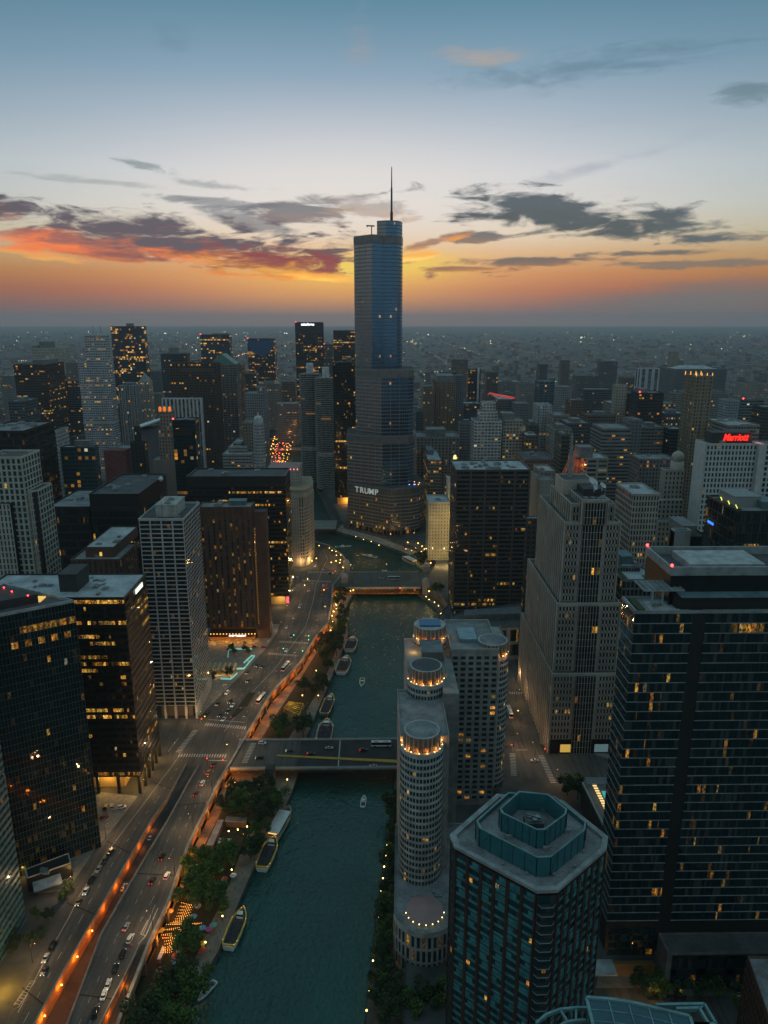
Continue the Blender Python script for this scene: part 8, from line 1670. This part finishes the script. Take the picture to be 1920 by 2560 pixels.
# ---------------------------------------------------------------- traffic signals
tp = {}
for px, py, cl, lab in [(505, 1812, 'red', 'red traffic signal on the kerb under the white grid tower'), (513, 1806, 'amber', 'amber lit push button post beside the red signal'), (519, 1912, 'red', 'red traffic signal over the junction queue'), (558, 1916, 'red', 'red traffic signal at the parapet end of the junction'), (772, 1612, 'green', 'green traffic signal by the far zebra crossing'), (757, 1640, 'green', 'green traffic signal by the near one of the far zebra crossings'), (709, 1634, 'green', 'green traffic signal midway between the far zebra crossings'), (735, 1600, 'green', 'green traffic signal by the brown hotel corner'),
                    (772, 1602, 'green', 'small green traffic signal at the parapet bend'), (1278, 1878, 'red', 'red traffic signal at the turreted hotel corner'), (1361, 1888, 'red', 'red traffic signal at the stepped stone tower corner'), (838, 1438, 'red', 'red traffic signal at the avenue junction')]:
    x, y = P(px, py, 0); t = thing('traffic_signal', lab, 'traffic signal', (x, y, 0)); MB().cyl(x, y, .09, 0, 4.6, 6).build('pole', mat('lamp_pole', (.03, .03, .03), .5, .4), t); MB().box(x - .2, x + .2, y - .15, y + .15, 3.6, 4.7).build('housing', TYRE, t)
    MB().sphere((x, y - .2, 4.3), .26, 8, 5).build('lens', emit('signal_' + cl, {'red': (1, .03, .02), 'green': (.1, 1, .5), 'amber': (1, .6, .02)}[cl], 7), t)
cn_ = [(613, 2007), (329, 2361), (577, 1793), (517, 2007)]
for (px, py), lab in zip(cn_, ['orange traffic barrel by the parapet near the junction', 'orange traffic barrel at the tip of the narrow ramp', 'orange traffic barrel at the tip of the planted median', 'orange traffic barrel by the parapet below the junction']):
    x, y = P(px, py, .5); t = thing('traffic_barrel', lab, 'barrel', (x, y, .05)); MB().cyl(x, y, .45, .05, 1.15, 10, .36).build('barrel', mat('barrel_orange', (.6, .07, .02), .6, var=.1), t); MB().cyl(x, y, .43, .6, .8, 10, .41).build('band', PAINT, t)
# ---------------------------------------------------------------- people
def person_mesh(name, pose):
    me = bpy.data.meshes.new(name); V = [(0, 0, .95), (0, 0, 1.2), (0, 0, 1.42), (0, 0, 1.52), (0, .02, 1.66), (.1, 0, .9), (.12, .05 * pose, .5), (.13, .14 * pose - .04, .06), (-.1, 0, .9), (-.12, -.05 * pose, .5), (-.13, -.16 * pose, .06), (.2, 0, 1.4), (.26, -.06 * pose, 1.12), (.25, .06, .86), (-.2, 0, 1.4), (-.26, .06 * pose, 1.12), (-.25, .1, .88), (.13, .14 * pose + .1, .03), (-.13, -.16 * pose + .14, .03)]
    E_ = [(0, 1), (1, 2), (2, 3), (3, 4), (0, 5), (5, 6), (6, 7), (0, 8), (8, 9), (9, 10), (2, 11), (11, 12), (12, 13), (2, 14), (14, 15), (15, 16), (7, 17), (10, 18)]; me.from_pydata(V, E_, [])
    o = bpy.data.objects.new(name, me); COL.objects.link(o); o.modifiers.new('s', 'SKIN'); o.modifiers.new('d', 'SUBSURF').levels = 1
    rad = [.15, .14, .16, .06, .11, .1, .065, .05, .1, .065, .05, .07, .045, .04, .07, .045, .04, .035, .035]
    for i, r_ in enumerate(rad): me.skin_vertices[0].data[i].radius = (r_, r_ * .8)
    me.skin_vertices[0].data[0].use_root = True
    dg = bpy.context.evaluated_depsgraph_get(); m2 = bpy.data.meshes.new_from_object(o.evaluated_get(dg)); bpy.data.objects.remove(o); m2.name = 'person'; return m2
PM = [person_mesh('person', 1.0), person_mesh('person', .15)]; cl_m = [mat('cloth_dark', (.02, .02, .025), .9), mat('cloth_pale', (.35, .33, .3), .9), mat('cloth_red', (.2, .03, .03), .9), mat('cloth_blue', (.05, .08, .16), .9)]; PV = []
for me in PM:
    for m in cl_m: c = me.copy(); c.materials.clear(); c.materials.append(m); PV.append(c)
def person(px, py, z, label, group): x, y = P(px, py, z); o = bpy.data.objects.new('person', rt_.choice(PV)); COL.objects.link(o); o.location = (x, y, z); o.rotation_euler = (0, 0, rt_.uniform(0, 6.28)); tag(o, label, 'person', group)
for q in [(688, 690), (640, 792), (600, 905), (595, 890), (480, 1195), (490, 1195), (560, 980), (590, 850), (650, 770), (610, 760), (530, 1110), (520, 1000), (455, 1160), (470, 1100), (700, 640), (440, 1200), (560, 930), (620, 830), (545, 1070), (500, 1150)]: person(*O_(*q), ZQ, 'tiny pedestrian strolling on the left quay path', 'pedestrians on the left quay')
for q in [(300, 960), (240, 1090), (215, 1140), (330, 930), (260, 1000), (230, 1180), (205, 1210), (410, 1160), (440, 1060), (360, 1170), (300, 1220), (620, 400), (660, 380), (590, 390), (640, 430)]: person(*O_(*q), ZQ, 'tiny guest among the parasols of the beer garden', 'guests in the beer garden')
for q in [(230, 1100), (365, 855), (380, 850), (600, 640), (540, 650), (335, 880), (755, 320), (250, 1080), (560, 1150), (150, 1390), (220, 1300)]: person(*K_(*q), .02, 'tiny pedestrian on the pavement of the junction', 'pedestrians at the junction')
for q in [(1130, 720), (1110, 740), (1150, 700), (1120, 700), (1140, 760), (1090, 690), (1100, 760), (1160, 730), (1125, 780)]: person(*K_(*q), ZQ, 'tiny guest on the terrace beside the yellow frame', 'guests on the yellow framed terrace')
bo = [o for o in COL.objects if o.name.startswith('tour_boat') and not o.parent]
for o in bo[:2] + bo[3:4]:
    for i in range(26):
        lx, ly = rt_.uniform(-8, 4.5), rt_.choice((-1, 1)) * rt_.uniform(.4, 2.7); a = o.rotation_euler[2]; x, y = o.location.x + lx * cos(a) - ly * sin(a), o.location.y + lx * sin(a) + ly * cos(a)
        q = bpy.data.objects.new('person', rt_.choice(PV)); COL.objects.link(q); q.location = (x, y, ZW + 2.27); q.rotation_euler = (0, 0, a - pi / 2 + rt_.uniform(-.4, .4)); tag(q, 'passenger in the crowd on the open deck of a moored tour boat', 'person', 'passengers on the moored tour boats')
